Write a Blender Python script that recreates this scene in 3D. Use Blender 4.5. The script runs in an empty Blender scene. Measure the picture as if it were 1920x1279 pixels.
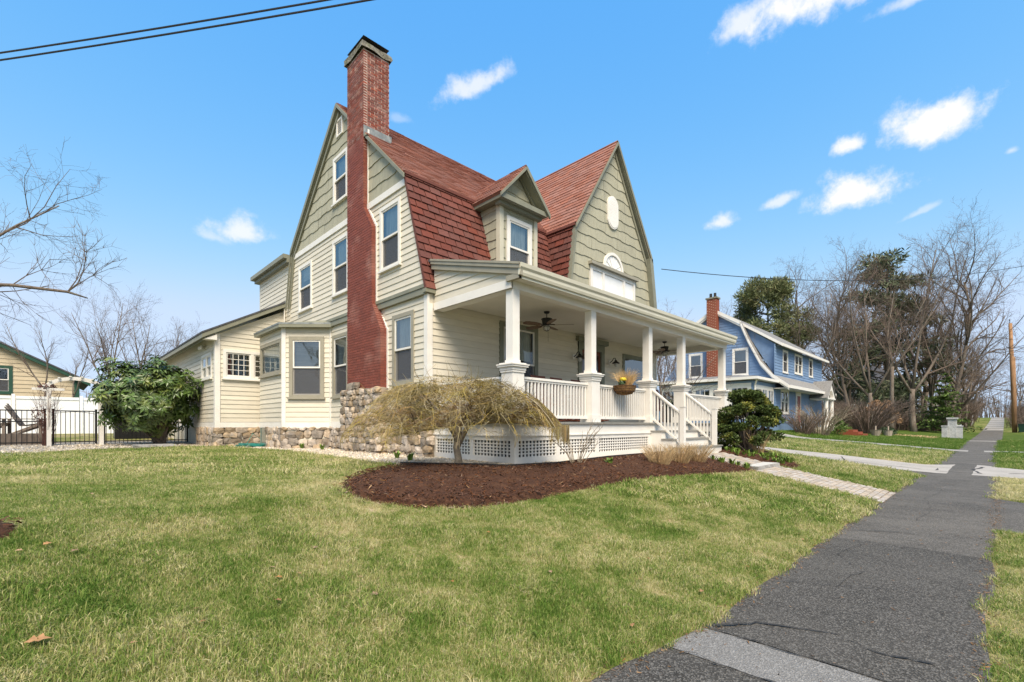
import bpy, math, random
import numpy as np
from mathutils import Vector, Matrix
R = math.radians
rng = random.Random(7)
npr = np.random.default_rng(11)
sc = bpy.context.scene
col = sc.collection

# ---------------------------------------------------------------- camera
YAW = R(45.55)
cam_d = bpy.data.cameras.new('camera'); cam = bpy.data.objects.new('camera', cam_d); col.objects.link(cam)
cam.location = (0, 0, 1.5); cam.rotation_euler = (R(90), 0, YAW - R(90))
cam_d.sensor_width = 36; cam_d.lens = 36 * 880 / 1920; cam_d.shift_y = 156.5 / 1920
cam_d.clip_start = .05; cam_d.clip_end = 3000
sc.camera = cam

# ---------------------------------------------------------------- sky and sun
SUN_EL, SUN_AZ = R(52), (-.75, -1.0)
sun_rot = math.atan2(SUN_AZ[0], SUN_AZ[1])
world = bpy.data.worlds.new('World'); sc.world = world; world.use_nodes = True
nt = world.node_tree; nt.nodes.clear()
def N(t, kind, **kw):
    n = t.nodes.new(kind)
    for k, v in kw.items(): setattr(n, k, v)
    return n
def cloud_group():
    g = bpy.data.node_groups.new('cloud_blob', 'ShaderNodeTree')
    for nm, ty in (('D', 'NodeSocketVector'), ('U', 'NodeSocketVector'), ('V', 'NodeSocketVector'), ('C', 'NodeSocketVector'), ('noise', 'NodeSocketFloat'), ('gain', 'NodeSocketFloat')):
        g.interface.new_socket(name=nm, in_out='INPUT', socket_type=ty)
    g.interface.new_socket(name='mask', in_out='OUTPUT', socket_type='NodeSocketFloat')
    i = N(g, 'NodeGroupInput'); o = N(g, 'NodeGroupOutput'); L = g.links.new
    def dot(a):
        d = N(g, 'ShaderNodeVectorMath', operation='DOT_PRODUCT'); L(i.outputs['D'], d.inputs[0]); L(i.outputs[a], d.inputs[1]); return d.outputs['Value']
    def m(op, a, b=None):
        d = N(g, 'ShaderNodeMath', operation=op)
        for k, x in enumerate((a, b)):
            if x is None: continue
            if isinstance(x, (int, float)): d.inputs[k].default_value = x
            else: L(x, d.inputs[k])
        return d.outputs[0]
    u, v, w = dot('U'), dot('V'), dot('C')
    w2 = m('MAXIMUM', w, .05)
    x, y = m('DIVIDE', u, w2), m('DIVIDE', v, w2)
    # flatter base, rounder top
    yneg = m('MULTIPLY', m('MINIMUM', y, 0.0), 1.5)
    y2 = m('ADD', m('MAXIMUM', y, 0.0), yneg)
    r = m('SQRT', m('ADD', m('MULTIPLY', x, x), m('MULTIPLY', y2, y2)))
    rr = m('ADD', r, m('MULTIPLY', m('SUBTRACT', i.outputs['noise'], .5), 2.5))
    mr = N(g, 'ShaderNodeMapRange', interpolation_type='SMOOTHSTEP'); L(rr, mr.inputs['Value'])
    mr.inputs['From Min'].default_value = 1.2; mr.inputs['From Max'].default_value = .1
    front = m('GREATER_THAN', w, .1)
    L(m('MULTIPLY', m('MULTIPLY', mr.outputs[0], front), i.outputs['gain']), o.inputs['mask'])
    return g
def build_world():
    L = nt.links.new
    out = N(nt, 'ShaderNodeOutputWorld'); bg = N(nt, 'ShaderNodeBackground')
    sky = N(nt, 'ShaderNodeTexSky', sky_type='NISHITA'); sky.sun_disc = False
    sky.sun_elevation = SUN_EL; sky.sun_rotation = sun_rot; sky.altitude = 0
    sky.air_density = 1.0; sky.dust_density = .8; sky.ozone_density = 2.2
    tc = N(nt, 'ShaderNodeTexCoord')
    nz = N(nt, 'ShaderNodeVectorMath', operation='NORMALIZE'); L(tc.outputs['Generated'], nz.inputs[0])
    D = nz.outputs[0]
    noi = N(nt, 'ShaderNodeTexNoise'); noi.inputs['Scale'].default_value = 26; noi.inputs['Detail'].default_value = 9; noi.inputs['Roughness'].default_value = .62
    L(D, noi.inputs['Vector'])
    g = cloud_group()
    f, y0 = 880., 796.
    Fv = Vector((math.cos(YAW), math.sin(YAW), 0)); Rv = Vector((math.sin(YAW), -math.cos(YAW), 0))
    clouds = [(1510, 12, 150, 46, 0, 1), (1395, 40, 60, 30, -25, .8), (1725, -8, 110, 16, 0, .6), (1735, 238, 108, 46, 6, 1.1), (1775, 225, 62, 36, 0, 1), (1597, 270, 40, 22, 0, 1),
              (1600, 365, 90, 40, 0, 1.1), (1345, 418, 33, 17, 0, .8), (1460, 378, 42, 13, -10, .7), (890, 162, 88, 24, -22, .75), (452, 436, 62, 28, -6, .8),
              (400, 445, 40, 14, 10, .45), (1897, 282, 16, 9, 0, .5), (1725, 398, 42, 7, -18, .4), (745, 222, 30, 10, 0, .25)]
    acc = None
    for (px, py, sx, sy, tilt, gain) in clouds:
        C = (Fv + Rv * ((px - 960) / f) + Vector((0, 0, (y0 - py) / f))).normalized()
        U = C.cross(Vector((0, 0, 1))).normalized(); V = U.cross(C).normalized()
        a = R(-tilt); U2 = U * math.cos(a) + V * math.sin(a); V2 = V * math.cos(a) - U * math.sin(a)
        k = (Fv + Rv * ((px - 960) / f) + Vector((0, 0, (y0 - py) / f))).length
        n = N(nt, 'ShaderNodeGroup'); n.node_tree = g
        L(D, n.inputs['D']); L(noi.outputs['Fac'], n.inputs['noise'])
        ka = math.sqrt(1 + ((px - 960) / f) ** 2); n.inputs['U'].default_value = U2 * (f * k * ka / sx); n.inputs['V'].default_value = V2 * (f * k / sy); n.inputs['C'].default_value = C
        n.inputs['gain'].default_value = gain
        if acc is None: acc = n.outputs[0]
        else:
            m = N(nt, 'ShaderNodeMath', operation='MAXIMUM'); L(acc, m.inputs[0]); L(n.outputs[0], m.inputs[1]); acc = m.outputs[0]
    # one uniform colour grade of the whole sky
    sp = N(nt, 'ShaderNodeSeparateColor'); cb = N(nt, 'ShaderNodeCombineColor'); L(sky.outputs[0], sp.inputs[0])
    for k in range(3):
        pw = N(nt, 'ShaderNodeMath', operation='POWER'); L(sp.outputs[k], pw.inputs[0]); pw.inputs[1].default_value = SKY_GAMMA[k]
        ml = N(nt, 'ShaderNodeMath', operation='MULTIPLY'); L(pw.outputs[0], ml.inputs[0]); ml.inputs[1].default_value = SKY_GAIN[k]
        mn = N(nt, 'ShaderNodeMath', operation='SMOOTH_MIN'); L(ml.outputs[0], mn.inputs[0]); mn.inputs[1].default_value = SKY_CAP[k]; mn.inputs[2].default_value = .5; L(mn.outputs[0], cb.inputs[k])
    mix = N(nt, 'ShaderNodeMix', data_type='RGBA'); L(acc, mix.inputs['Factor']); L(cb.outputs[0], mix.inputs['A'])
    mix.clamp_factor = True
    mix.inputs['B'].default_value = CLOUD_COL
    L(mix.outputs['Result'], bg.inputs['Color']); bg.inputs['Strength'].default_value = SKY_STRENGTH
    L(bg.outputs[0], out.inputs['Surface'])
SKY_STRENGTH = .15
SKY_GAMMA, SKY_GAIN, SKY_CAP = (1.45, .6, .16), (.445, .94, 2.1), (1.60, 2.0, 2.6); CLOUD_COL = (2.6, 2.6, 2.65, 1)
build_world()
sun_d = bpy.data.lights.new('sun', 'SUN'); sun = bpy.data.objects.new('sun', sun_d); col.objects.link(sun)
sun_d.energy = 2.45; sun_d.angle = R(34); sun_d.color = (1, .87, .71)
sv = Vector((SUN_AZ[0], SUN_AZ[1], 0)).normalized() * math.cos(SUN_EL) + Vector((0, 0, math.sin(SUN_EL)))
sun.rotation_euler = sv.to_track_quat('Z', 'Y').to_euler(); sun.location = (0, -20, 30)
sc.view_settings.view_transform = 'Standard'; sc.view_settings.look = 'None'
sc.view_settings.exposure = 1.42; sc.view_settings.gamma = 1; sc.view_settings.use_curve_mapping = False
sc.cycles.max_bounces = 6; sc.cycles.transparent_max_bounces = 16

# ---------------------------------------------------------------- materials
def M(name, c, rough=.6, var=.12, scale=6., c2=None, mixs=None, rnd=0., bump=0., bscale=60., spec=.35, metallic=0., stretch=(1, 1, 1), c3=None, sat=0., coat=0.):
    m = bpy.data.materials.new(name); m.use_nodes = True; t = m.node_tree; t.nodes.clear(); L = t.links.new
    out = N(t, 'ShaderNodeOutputMaterial'); b = N(t, 'ShaderNodeBsdfPrincipled'); L(b.outputs[0], out.inputs['Surface'])
    b.inputs['Roughness'].default_value = rough; b.inputs['Specular IOR Level'].default_value = spec; b.inputs['Metallic'].default_value = metallic
    if coat: b.inputs['Coat Weight'].default_value = coat
    geo = N(t, 'ShaderNodeNewGeometry'); mp = N(t, 'ShaderNodeMapping'); mp.inputs['Scale'].default_value = stretch; L(geo.outputs['Position'], mp.inputs['Vector'])
    n1 = N(t, 'ShaderNodeTexNoise'); n1.inputs['Scale'].default_value = scale; n1.inputs['Detail'].default_value = 5; L(mp.outputs[0], n1.inputs['Vector'])
    mr = N(t, 'ShaderNodeMapRange'); L(n1.outputs['Fac'], mr.inputs['Value']); mr.inputs['From Min'].default_value = .3; mr.inputs['From Max'].default_value = .7
    mix = N(t, 'ShaderNodeMix', data_type='RGBA'); L(mr.outputs[0], mix.inputs['Factor'])
    if c2 is None:
        mix.inputs['A'].default_value = [x * (1 - var) for x in c] + [1]; mix.inputs['B'].default_value = [min(1, x * (1 + var)) for x in c] + [1]
    else:
        mix.inputs['A'].default_value = list(c) + [1]; mix.inputs['B'].default_value = list(c2) + [1]
    colr = mix.outputs['Result']
    if c3 is not None:
        n3 = N(t, 'ShaderNodeTexNoise'); n3.inputs['Scale'].default_value = mixs or scale * .3; n3.inputs['Detail'].default_value = 6; L(mp.outputs[0], n3.inputs['Vector'])
        r3 = N(t, 'ShaderNodeMapRange'); L(n3.outputs['Fac'], r3.inputs['Value']); r3.inputs['From Min'].default_value = .52; r3.inputs['From Max'].default_value = .72
        mx = N(t, 'ShaderNodeMix', data_type='RGBA'); L(r3.outputs[0], mx.inputs['Factor']); L(colr, mx.inputs['A']); mx.inputs['B'].default_value = list(c3) + [1]; colr = mx.outputs['Result']
    if rnd or sat:
        oi = N(t, 'ShaderNodeObjectInfo'); at = N(t, 'ShaderNodeAttribute', attribute_name='tint')
        ad = N(t, 'ShaderNodeMath', operation='ADD'); L(oi.outputs['Random'], ad.inputs[0]); L(at.outputs['Fac'], ad.inputs[1])
        fr = N(t, 'ShaderNodeMath', operation='FRACT'); L(ad.outputs[0], fr.inputs[0])
        hs = N(t, 'ShaderNodeHueSaturation'); L(colr, hs.inputs['Color'])
        v = N(t, 'ShaderNodeMapRange'); L(fr.outputs[0], v.inputs['Value']); v.inputs['To Min'].default_value = 1 - rnd; v.inputs['To Max'].default_value = 1 + rnd; L(v.outputs[0], hs.inputs['Value'])
        if sat:
            f7 = N(t, 'ShaderNodeMath', operation='MULTIPLY'); L(fr.outputs[0], f7.inputs[0]); f7.inputs[1].default_value = 7.31
            f8 = N(t, 'ShaderNodeMath', operation='FRACT'); L(f7.outputs[0], f8.inputs[0])
            v2 = N(t, 'ShaderNodeMapRange'); L(f8.outputs[0], v2.inputs['Value']); v2.inputs['To Min'].default_value = 1 - sat; v2.inputs['To Max'].default_value = 1 + sat; L(v2.outputs[0], hs.inputs['Saturation'])
        colr = hs.outputs[0]
    L(colr, b.inputs['Base Color'])
    if bump:
        n2 = N(t, 'ShaderNodeTexNoise'); n2.inputs['Scale'].default_value = bscale; n2.inputs['Detail'].default_value = 4; L(mp.outputs[0], n2.inputs['Vector'])
        bp = N(t, 'ShaderNodeBump'); bp.inputs['Strength'].default_value = bump; bp.inputs['Distance'].default_value = .02; L(n2.outputs['Fac'], bp.inputs['Height']); L(bp.outputs[0], b.inputs['Normal'])
    return m
def pane_mat(name, gloss, tint=(.75, .8, .8)):
    m = bpy.data.materials.new(name); m.use_nodes = True; t = m.node_tree; t.nodes.clear(); L = t.links.new
    out = N(t, 'ShaderNodeOutputMaterial'); mx = N(t, 'ShaderNodeMixShader'); tr = N(t, 'ShaderNodeBsdfTransparent'); gl = N(t, 'ShaderNodeBsdfGlossy')
    tr.inputs['Color'].default_value = list(tint) + [1]; gl.inputs['Roughness'].default_value = .02; gl.inputs['Color'].default_value = (.9, .95, .95, 1)
    lw = N(t, 'ShaderNodeLayerWeight'); lw.inputs['Blend'].default_value = .22
    mr = N(t, 'ShaderNodeMapRange'); L(lw.outputs['Fresnel'], mr.inputs['Value']); mr.inputs['To Min'].default_value = gloss; mr.inputs['To Max'].default_value = 1
    geo = N(t, 'ShaderNodeNewGeometry'); nz = N(t, 'ShaderNodeTexNoise'); nz.inputs['Scale'].default_value = 2.2; nz.inputs['Detail'].default_value = 1; L(geo.outputs['Position'], nz.inputs['Vector'])
    bp = N(t, 'ShaderNodeBump'); bp.inputs['Strength'].default_value = .12; bp.inputs['Distance'].default_value = .05; L(nz.outputs['Fac'], bp.inputs['Height']); L(bp.outputs[0], gl.inputs['Normal'])
    L(mr.outputs[0], mx.inputs[0]); L(tr.outputs[0], mx.inputs[1]); L(gl.outputs[0], mx.inputs[2]); L(mx.outputs[0], out.inputs['Surface'])
    return m
def screen_mat(name):
    m_ = bpy.data.materials.new(name); m_.use_nodes = True; t = m_.node_tree; t.nodes.clear(); L = t.links.new
    out = N(t, 'ShaderNodeOutputMaterial'); mx = N(t, 'ShaderNodeMixShader'); tr = N(t, 'ShaderNodeBsdfTransparent'); df = N(t, 'ShaderNodeBsdfDiffuse'); df.inputs['Color'].default_value = (.11, .11, .115, 1); mx.inputs[0].default_value = .62
    L(tr.outputs[0], mx.inputs[1]); L(df.outputs[0], mx.inputs[2]); L(mx.outputs[0], out.inputs['Surface']); return m_
m = {}
m['cream'] = M('cream_clapboard', (.63, .585, .475), .55, .05, 3, rnd=.07, bump=.08, bscale=30, stretch=(1, 1, 6), c3=(.585, .54, .435), mixs=1.1)
m['sage'] = M('sage_shingle', (.365, .352, .258), .7, .1, 9, rnd=.07, bump=.25, bscale=26, stretch=(3, 3, .5), c3=(.325, .312, .23), mixs=2)
m['sagetrim'] = M('sage_grey_trim', (.225, .225, .165), .5, .08, 5, bump=.04, c3=(.19, .19, .14))
m['greytrim'] = M('warm_grey_trim', (.30, .28, .215), .5, .08, 5, bump=.04)
m['creamtrim'] = M('pale_cream_trim', (.55, .52, .40), .5, .06, 4)
m['white'] = M('white_paint', (.75, .725, .665), .45, .03, 4, bump=.03, c3=(.70, .67, .61), mixs=2.2)
m['vinyl'] = M('white_vinyl', (.82, .83, .83), .4, .03, 3)
m['gutter'] = M('gutter_paint', (.60, .575, .46), .4, .05, 3, c3=(.52, .50, .40), mixs=1.5)
m['ceiling'] = M('porch_ceiling_paint', (.70, .66, .57), .5, .04, 2)
m['deck'] = M('grey_deck_paint', (.25, .245, .22), .5, .1, 8)
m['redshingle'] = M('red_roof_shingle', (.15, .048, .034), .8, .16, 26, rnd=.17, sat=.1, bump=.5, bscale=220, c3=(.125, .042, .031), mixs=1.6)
m['redroof'] = M('lit_red_roof_shingle', (.29, .13, .09), .8, .12, 20, rnd=.13, sat=.1, bump=.4, bscale=200, c3=(.255, .115, .08), mixs=1.3)  # upper slopes: the overhead light they catch is put into a paler red
m['brick'] = M('painted_red_brick', (.21, .058, .038), .7, .2, 30, rnd=.14, bump=.35, bscale=90, c3=(.33, .15, .115), mixs=1.3)
m['brickcap'] = M('weathered_red_brick', (.215, .07, .05), .8, .25, 30, rnd=.3, sat=.15, bump=.4, bscale=90, c3=(.33, .2, .16), mixs=5)
m['mortar'] = M('pale_mortar', (.56, .48, .41), .9, .15, 30)
m['mortarred'] = M('red_painted_mortar', (.27, .12, .09), .85, .2, 20, c3=(.33, .2, .17), mixs=1.4)
m['stone'] = M('fieldstone', (.36, .29, .215), .85, .3, 9, rnd=.45, sat=.35, bump=.6, bscale=38, c3=(.22, .2, .175), mixs=4)
m['stonemortar'] = M('stone_mortar', (.27, .235, .185), .95, .25, 18, bump=.5, bscale=40)
m['lead'] = M('lead_flashing', (.24, .26, .25), .5, .25, 7, c3=(.36, .37, .34), mixs=9, metallic=.3)
m['crown'] = M('mossy_concrete', (.22, .21, .17), .9, .4, 20, c3=(.11, .12, .07), bump=.5)
m['dark'] = M('dark_metal', (.022, .021, .02), .45, .2, 20)
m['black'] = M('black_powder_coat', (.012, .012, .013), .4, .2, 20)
m['screen'] = screen_mat('insect_screen')
m['room'] = M('dim_room', (.075, .07, .065), .9, .3, 2)
m['blind'] = M('window_blind', (.55, .55, .52), .8, .1, 2, stretch=(1, 1, 30), scale=.8) if False else M('window_blind', (.50, .50, .47), .8, .2, 1, stretch=(1, 1, 25))
m['curtain'] = M('sheer_curtain', (.62, .62, .58), .9, .2, 7, stretch=(3, 3, .3))
m['frost'] = M('white_window_board', (.78, .79, .78), .35, .05, 3)
m['pane'] = pane_mat('window_glass', .20); m['paneshade'] = pane_mat('porch_window_glass', .07)
m['door'] = M('mahogany_door', (.17, .055, .03), .45, .25, 8, stretch=(4, 4, .6))
m['doorgreen'] = M('sage_door_trim', (.19, .20, .15), .5, .1, 5)
m['fanblade'] = M('brown_fan_blade', (.16, .10, .06), .5, .2, 10)
m['lampglass'] = M('frosted_lamp_glass', (.55, .53, .47), .25, .05, 5)
m['bark'] = M('grey_brown_bark', (.15, .12, .094), .9, .3, 14, bump=.6, bscale=40, stretch=(1, 1, .4), c3=(.22, .2, .17))
m['twig'] = M('twig_bark', (.135, .10, .075), .85, .25, 6)
m['twigred'] = M('reddish_twig_bark', (.155, .115, .09), .85, .25, 6)
m['maplebark'] = M('maple_bark', (.28, .23, .165), .85, .3, 18, bump=.5, c3=(.2, .165, .125))
m['mapletwig'] = M('ochre_maple_twig', (.24, .18, .085), .8, .3, 3.5, c2=(.29, .24, .085), rnd=.45, sat=.3, c3=(.25, .15, .08), mixs=1.6)
m['pine'] = M('pine_needles', (.13, .15, .06), .7, .35, 1.2, rnd=.35, c3=(.21, .18, .09), mixs=.5)
m['spruce'] = M('dark_evergreen_needles', (.115, .14, .075), .7, .35, 1.0, rnd=.4, c3=(.17, .15, .09), mixs=.4)
m['rhodo'] = M('glossy_green_leaf', (.075, .125, .028), .36, .3, 3, rnd=.4, sat=.1, spec=.5, c3=(.17, .19, .04), mixs=2)
m['cypress'] = M('golden_cypress_foliage', (.055, .085, .018), .6, .3, 8, rnd=.4, c3=(.26, .24, .035), mixs=3.2)
m['boxwood'] = M('boxwood_leaf', (.045, .075, .03), .5, .3, 8, rnd=.4)
m['hydrangea'] = M('dried_flower_head', (.36, .23, .13), .9, .3, 8, rnd=.3)
m['yewgreen'] = M('fresh_green_foliage', (.10, .155, .035), .6, .3, 6, rnd=.4)
m['straw'] = M('straw_stem', (.50, .36, .19), .75, .2, 12, rnd=.3, c3=(.36, .24, .13), mixs=8)
m['basketgrass'] = M('dry_ornamental_grass', (.60, .42, .20), .7, .2, 12, rnd=.25)
m['sprout'] = M('spring_green_leaf', (.14, .22, .035), .5, .25, 14, rnd=.35)
m['yellow'] = M('yellow_petal', (.78, .60, .04), .5, .1, 20)
m['paleflower'] = M('pale_petal', (.75, .73, .5), .5, .1, 20)
m['coir'] = M('coir_basket', (.22, .12, .045), .95, .4, 40, bump=.8, bscale=120, c3=(.3, .19, .07))
m['wire'] = M('rusty_wire', (.10, .05, .03), .7, .2, 20)
m['granite'] = M('granite', (.30, .29, .27), .85, .3, 90, bump=.6, bscale=60, c3=(.42, .41, .38), mixs=14)
m['granitetop'] = M('granite_top', (.50, .49, .45), .8, .15, 90, bump=.2)
m['paver'] = M('brick_paver', (.39, .34, .28), .85, .15, 25, rnd=.15, sat=.4, bump=.4, bscale=80)
m['paverbase'] = M('paver_joint_sand', (.27, .235, .19), .95, .2, 30)
m['pebble'] = M('pale_gravel', (.50, .44, .345), .85, .2, 20, rnd=.45, sat=.5)
m['gravelbed'] = M('gravel_bed', (.40, .35, .275), .95, .35, 70, bump=.8, bscale=60)
m['mulch'] = M('dark_brown_mulch', (.055, .021, .008), .95, .45, 30, bump=1, bscale=70, c3=(.095, .043, .019), mixs=6)
m['chip'] = M('mulch_chip', (.085, .035, .015), .9, .3, 20, rnd=.6, sat=.2)
m['litter'] = M('soil_and_leaf_crumbs', (.16, .095, .05), .95, .4, 30, rnd=.55, sat=.3, c3=(.36, .24, .13), mixs=20)
m['edging'] = M('black_plastic_edging', (.02, .02, .02), .5, .2, 10)
m['leaf'] = M('dry_oak_leaf', (.30, .17, .085), .8, .25, 30, rnd=.35, sat=.2)
m['wood'] = M('grey_weathered_wood', (.16, .13, .105), .8, .3, 12, stretch=(1, 1, .3))
m['chairred'] = M('red_brown_chair_wood', (.20, .065, .04), .5, .25, 12)
m['pole'] = M('utility_pole_wood', (.30, .17, .085), .85, .3, 5, stretch=(2, 2, .2), c3=(.2, .115, .06), mixs=1)
m['cable'] = M('black_cable', (.02, .02, .022), .6, .1, 5)
m['pipe'] = M('grey_green_pipe', (.16, .2, .17), .5, .1, 10)
m['hose'] = M('teal_hose', (.015, .19, .16), .4, .1, 20)
m['vine'] = M('dry_vine', (.11, .05, .04), .8, .3, 10, rnd=.3)
m['tan'] = M('tan_clapboard', (.52, .43, .29), .6, .05, 3, rnd=.05)
m['greentrim'] = M('dark_green_trim', (.022, .07, .045), .5, .1, 4)
m['blue'] = M('blue_clapboard', (.165, .255, .40), .6, .08, 3, rnd=.06, c3=(.145, .225, .355), mixs=1)
m['greyroof'] = M('grey_roof_shingle', (.20, .195, .185), .85, .25, 7, rnd=.15, stretch=(1, 1, 3))
m['slate'] = M('dark_slate_roof', (.075, .078, .088), .8, .25, 5)
m['greenhouse'] = M('dark_green_siding', (.05, .075, .05), .7, .15, 2)
m['reddoor'] = M('red_door_paint', (.26, .045, .03), .4, .1, 5)
m['pillar'] = M('grey_stone_pillar', (.42, .43, .42), .8, .25, 14, bump=.4, c3=(.3, .31, .3))
m['terracotta'] = M('planter_clay', (.34, .29, .23), .8, .15, 10)
m['headers'] = M('pale_header_brick', (.46, .30, .22), .85, .2, 20, rnd=.3)
m['brickfar'] = M('orange_red_brick', (.24, .068, .035), .8, .2, 20, rnd=.25, sat=.15)
m['carwhite'] = M('white_car_paint', (.78, .78, .78), .25, .02, 3, coat=.5)
m['tyre'] = M('tyre_rubber', (.02, .02, .02), .8, .1, 10)
m['bin'] = M('green_bin_plastic', (.01, .04, .025), .5, .1, 10)

# ---------------------------------------------------------------- geometry helpers
Z = Vector((0, 0, 1))
class MB:
    def __init__(s): s.v = []; s.f = []; s.t = []; s.tint = 0.
    def add(s, vs, fs):
        k = len(s.v); s.v += [tuple(x) for x in vs]; s.t += [s.tint] * len(vs); s.f += [tuple(i + k for i in q) for q in fs]; return s
    def hexa(s, p):   # 8 points: bottom ring 0-3, top ring 4-7
        return s.add(p, [(3, 2, 1, 0), (4, 5, 6, 7), (0, 1, 5, 4), (1, 2, 6, 5), (2, 3, 7, 6), (3, 0, 4, 7)])
    def box(s, x0, x1, y0, y1, z0, z1):
        return s.hexa([(x0, y0, z0), (x1, y0, z0), (x1, y1, z0), (x0, y1, z0), (x0, y0, z1), (x1, y0, z1), (x1, y1, z1), (x0, y1, z1)])
    def prism(s, poly, off):
        off = Vector(off); n = len(poly); a = [Vector(p) for p in poly]; b = [p + off for p in a]
        return s.add(a + b, [tuple(range(n))[::-1], tuple(range(n, 2 * n))] + [(i, (i + 1) % n, n + (i + 1) % n, n + i) for i in range(n)])
    def tube(s, pts, rad, sides=6, cap=True):
        pts = [Vector(p) for p in pts]; n = len(pts)
        if not hasattr(rad, '__len__'): rad = [rad] * n
        ref = None; vs = []
        for i in range(n):
            d = (pts[min(i + 1, n - 1)] - pts[max(i - 1, 0)])
            if d.length < 1e-9: d = Vector((0, 0, 1))
            d.normalize()
            if ref is None:
                ref = d.cross(Vector((.3, .2, 1)) if abs(d.z) < .9 else Vector((1, .1, 0))).normalized()
            else:
                ref = (ref - d * ref.dot(d)); ref = ref.normalized() if ref.length > 1e-6 else d.orthogonal().normalized()
            q = d.cross(ref)
            for k in range(sides):
                a = 2 * math.pi * k / sides; vs.append(pts[i] + (ref * math.cos(a) + q * math.sin(a)) * rad[i])
        fs = [(i * sides + k, i * sides + (k + 1) % sides, (i + 1) * sides + (k + 1) % sides, (i + 1) * sides + k) for i in range(n - 1) for k in range(sides)]
        if cap and sides > 2: fs += [tuple(range(sides))[::-1], tuple(range((n - 1) * sides, n * sides))]
        return s.add(vs, fs)
    def lathe(s, prof, c=(0, 0, 0), sides=12):
        c = Vector(c); vs = []
        for (r, z) in prof:
            for k in range(sides):
                a = 2 * math.pi * k / sides; vs.append(c + Vector((r * math.cos(a), r * math.sin(a), z)))
        n = len(prof)
        fs = [(i * sides + k, i * sides + (k + 1) % sides, (i + 1) * sides + (k + 1) % sides, (i + 1) * sides + k) for i in range(n - 1) for k in range(sides)]
        fs += [tuple(range(sides))[::-1], tuple(range((n - 1) * sides, n * sides))]
        return s.add(vs, fs)
    def quad(s, a, b, c, d): return s.add([a, b, c, d], [(0, 1, 2, 3)])
    def mesh(s, name, mat, smooth=False):
        me = bpy.data.meshes.new(name); me.from_pydata(s.v, [], s.f)
        if any(s.t): 
            at = me.attributes.new('tint', 'FLOAT', 'POINT'); at.data.foreach_set('value', np.array(s.t, dtype=np.float32))
        if mat is not None:
            for q in (mat if isinstance(mat, (list, tuple)) else [mat]): me.materials.append(q)
        if smooth: me.polygons.foreach_set('use_smooth', [True] * len(me.polygons))
        return me
W = {}
def put(name, me, parent=None, mtx=None, kind=None, label=None, cat=None, group=None):
    o = bpy.data.objects.new(name, me); col.objects.link(o)
    mtx = mtx or Matrix.Identity(4)
    if parent is not None:
        o.parent = parent; o.matrix_parent_inverse = W[parent.name].inverted()
    o.matrix_basis = mtx; W[o.name] = mtx
    tag(o, label, cat, group, kind); return o
def tag(o, label=None, cat=None, group=None, kind=None):
    if label: o['label'] = label
    if cat: o['category'] = cat
    if group: o['group'] = group
    if kind: o['kind'] = kind
    return o
def mk(name, mb, mat, parent=None, smooth=False, **kw): return put(name, mb.mesh(name, mat, smooth), parent, **kw)
def thing(name, loc, label, cat, group=None):
    return put(name, None, None, Matrix.Translation(Vector(loc)), None, label, cat, group)
def copy_tree(root, loc, rz=0, s=1., label=None, group=None, sz=None):
    r = root.copy(); col.objects.link(r)
    r.matrix_basis = Matrix.Translation(Vector(loc)) @ Matrix.Rotation(rz, 4, 'Z') @ Matrix.Diagonal((s, s, sz or s, 1))
    if label: r['label'] = label
    if group: r['group'] = group
    for ch in list(KIDS.get(root.name, [])):
        c = ch.copy(); col.objects.link(c); c.parent = r
        for g in KIDS.get(ch.name, []):
            d = g.copy(); col.objects.link(d); d.parent = c
    return r
KIDS = {}
def mk_local(name, mb, mat, parent, smooth=False, mtx=None, kind=None):    # child in its parent's own frame
    me = mb if isinstance(mb, bpy.types.Mesh) else mb.mesh(name, mat, smooth)
    o = bpy.data.objects.new(name, me); col.objects.link(o); o.parent = parent
    if mtx: o.matrix_basis = mtx
    if kind: o['kind'] = kind
    KIDS.setdefault(parent.name, []).append(o); return o
def place(root, loc, rz=0, s=1., sz=None):
    root.matrix_basis = Matrix.Translation(Vector(loc)) @ Matrix.Rotation(rz, 4, 'Z') @ Matrix.Diagonal((s, s, sz or s, 1)); return root
def empty(name, label, cat, group=None):
    o = bpy.data.objects.new(name, None); col.objects.link(o); tag(o, label, cat, group); return o
# planar bases for walls
class Basis:
    def __init__(s, o, U, Nn): s.o = Vector(o); s.U = Vector(U).normalized(); s.N = Vector(Nn).normalized()
    def face(s, mb, u0, u1, z0, z1, n):
        q = [s.P(u0, z0, n), s.P(u1, z0, n), s.P(u1, z1, n), s.P(u0, z1, n)]
        if s.U.cross(Z).dot(s.N) < 0: q = q[::-1]
        return mb.quad(*q)
    def P(s, u, z, n=0): return s.o + s.U * u + Z * z + s.N * n
    def mtx(s, u, z, n=0, su=1, sn=1, sz=1):
        a = s.U * su; b = s.N * sn; p = s.P(u, z, n)
        return Matrix(((a.x, b.x, 0, p.x), (a.y, b.y, 0, p.y), (0, 0, sz, p.z), (0, 0, 0, 1)))
def bbox(mb, B, u0, u1, z0, z1, n0, n1):
    return mb.hexa([B.P(u0, z0, n0), B.P(u1, z0, n0), B.P(u1, z0, n1), B.P(u0, z0, n1), B.P(u0, z1, n0), B.P(u1, z1, n0), B.P(u1, z1, n1), B.P(u0, z1, n1)])
def clip(poly, a, b, c):      # keep a*u+b*z<=c
    out = []
    for i in range(len(poly)):
        p, q = poly[i], poly[(i + 1) % len(poly)]; dp = a * p[0] + b * p[1] - c; dq = a * q[0] + b * q[1] - c
        if dp <= 0: out.append(p)
        if (dp < 0 < dq) or (dq < 0 < dp):
            t = dp / (dp - dq); out.append((p[0] + t * (q[0] - p[0]), p[1] + t * (q[1] - p[1])))
    return out
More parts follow.
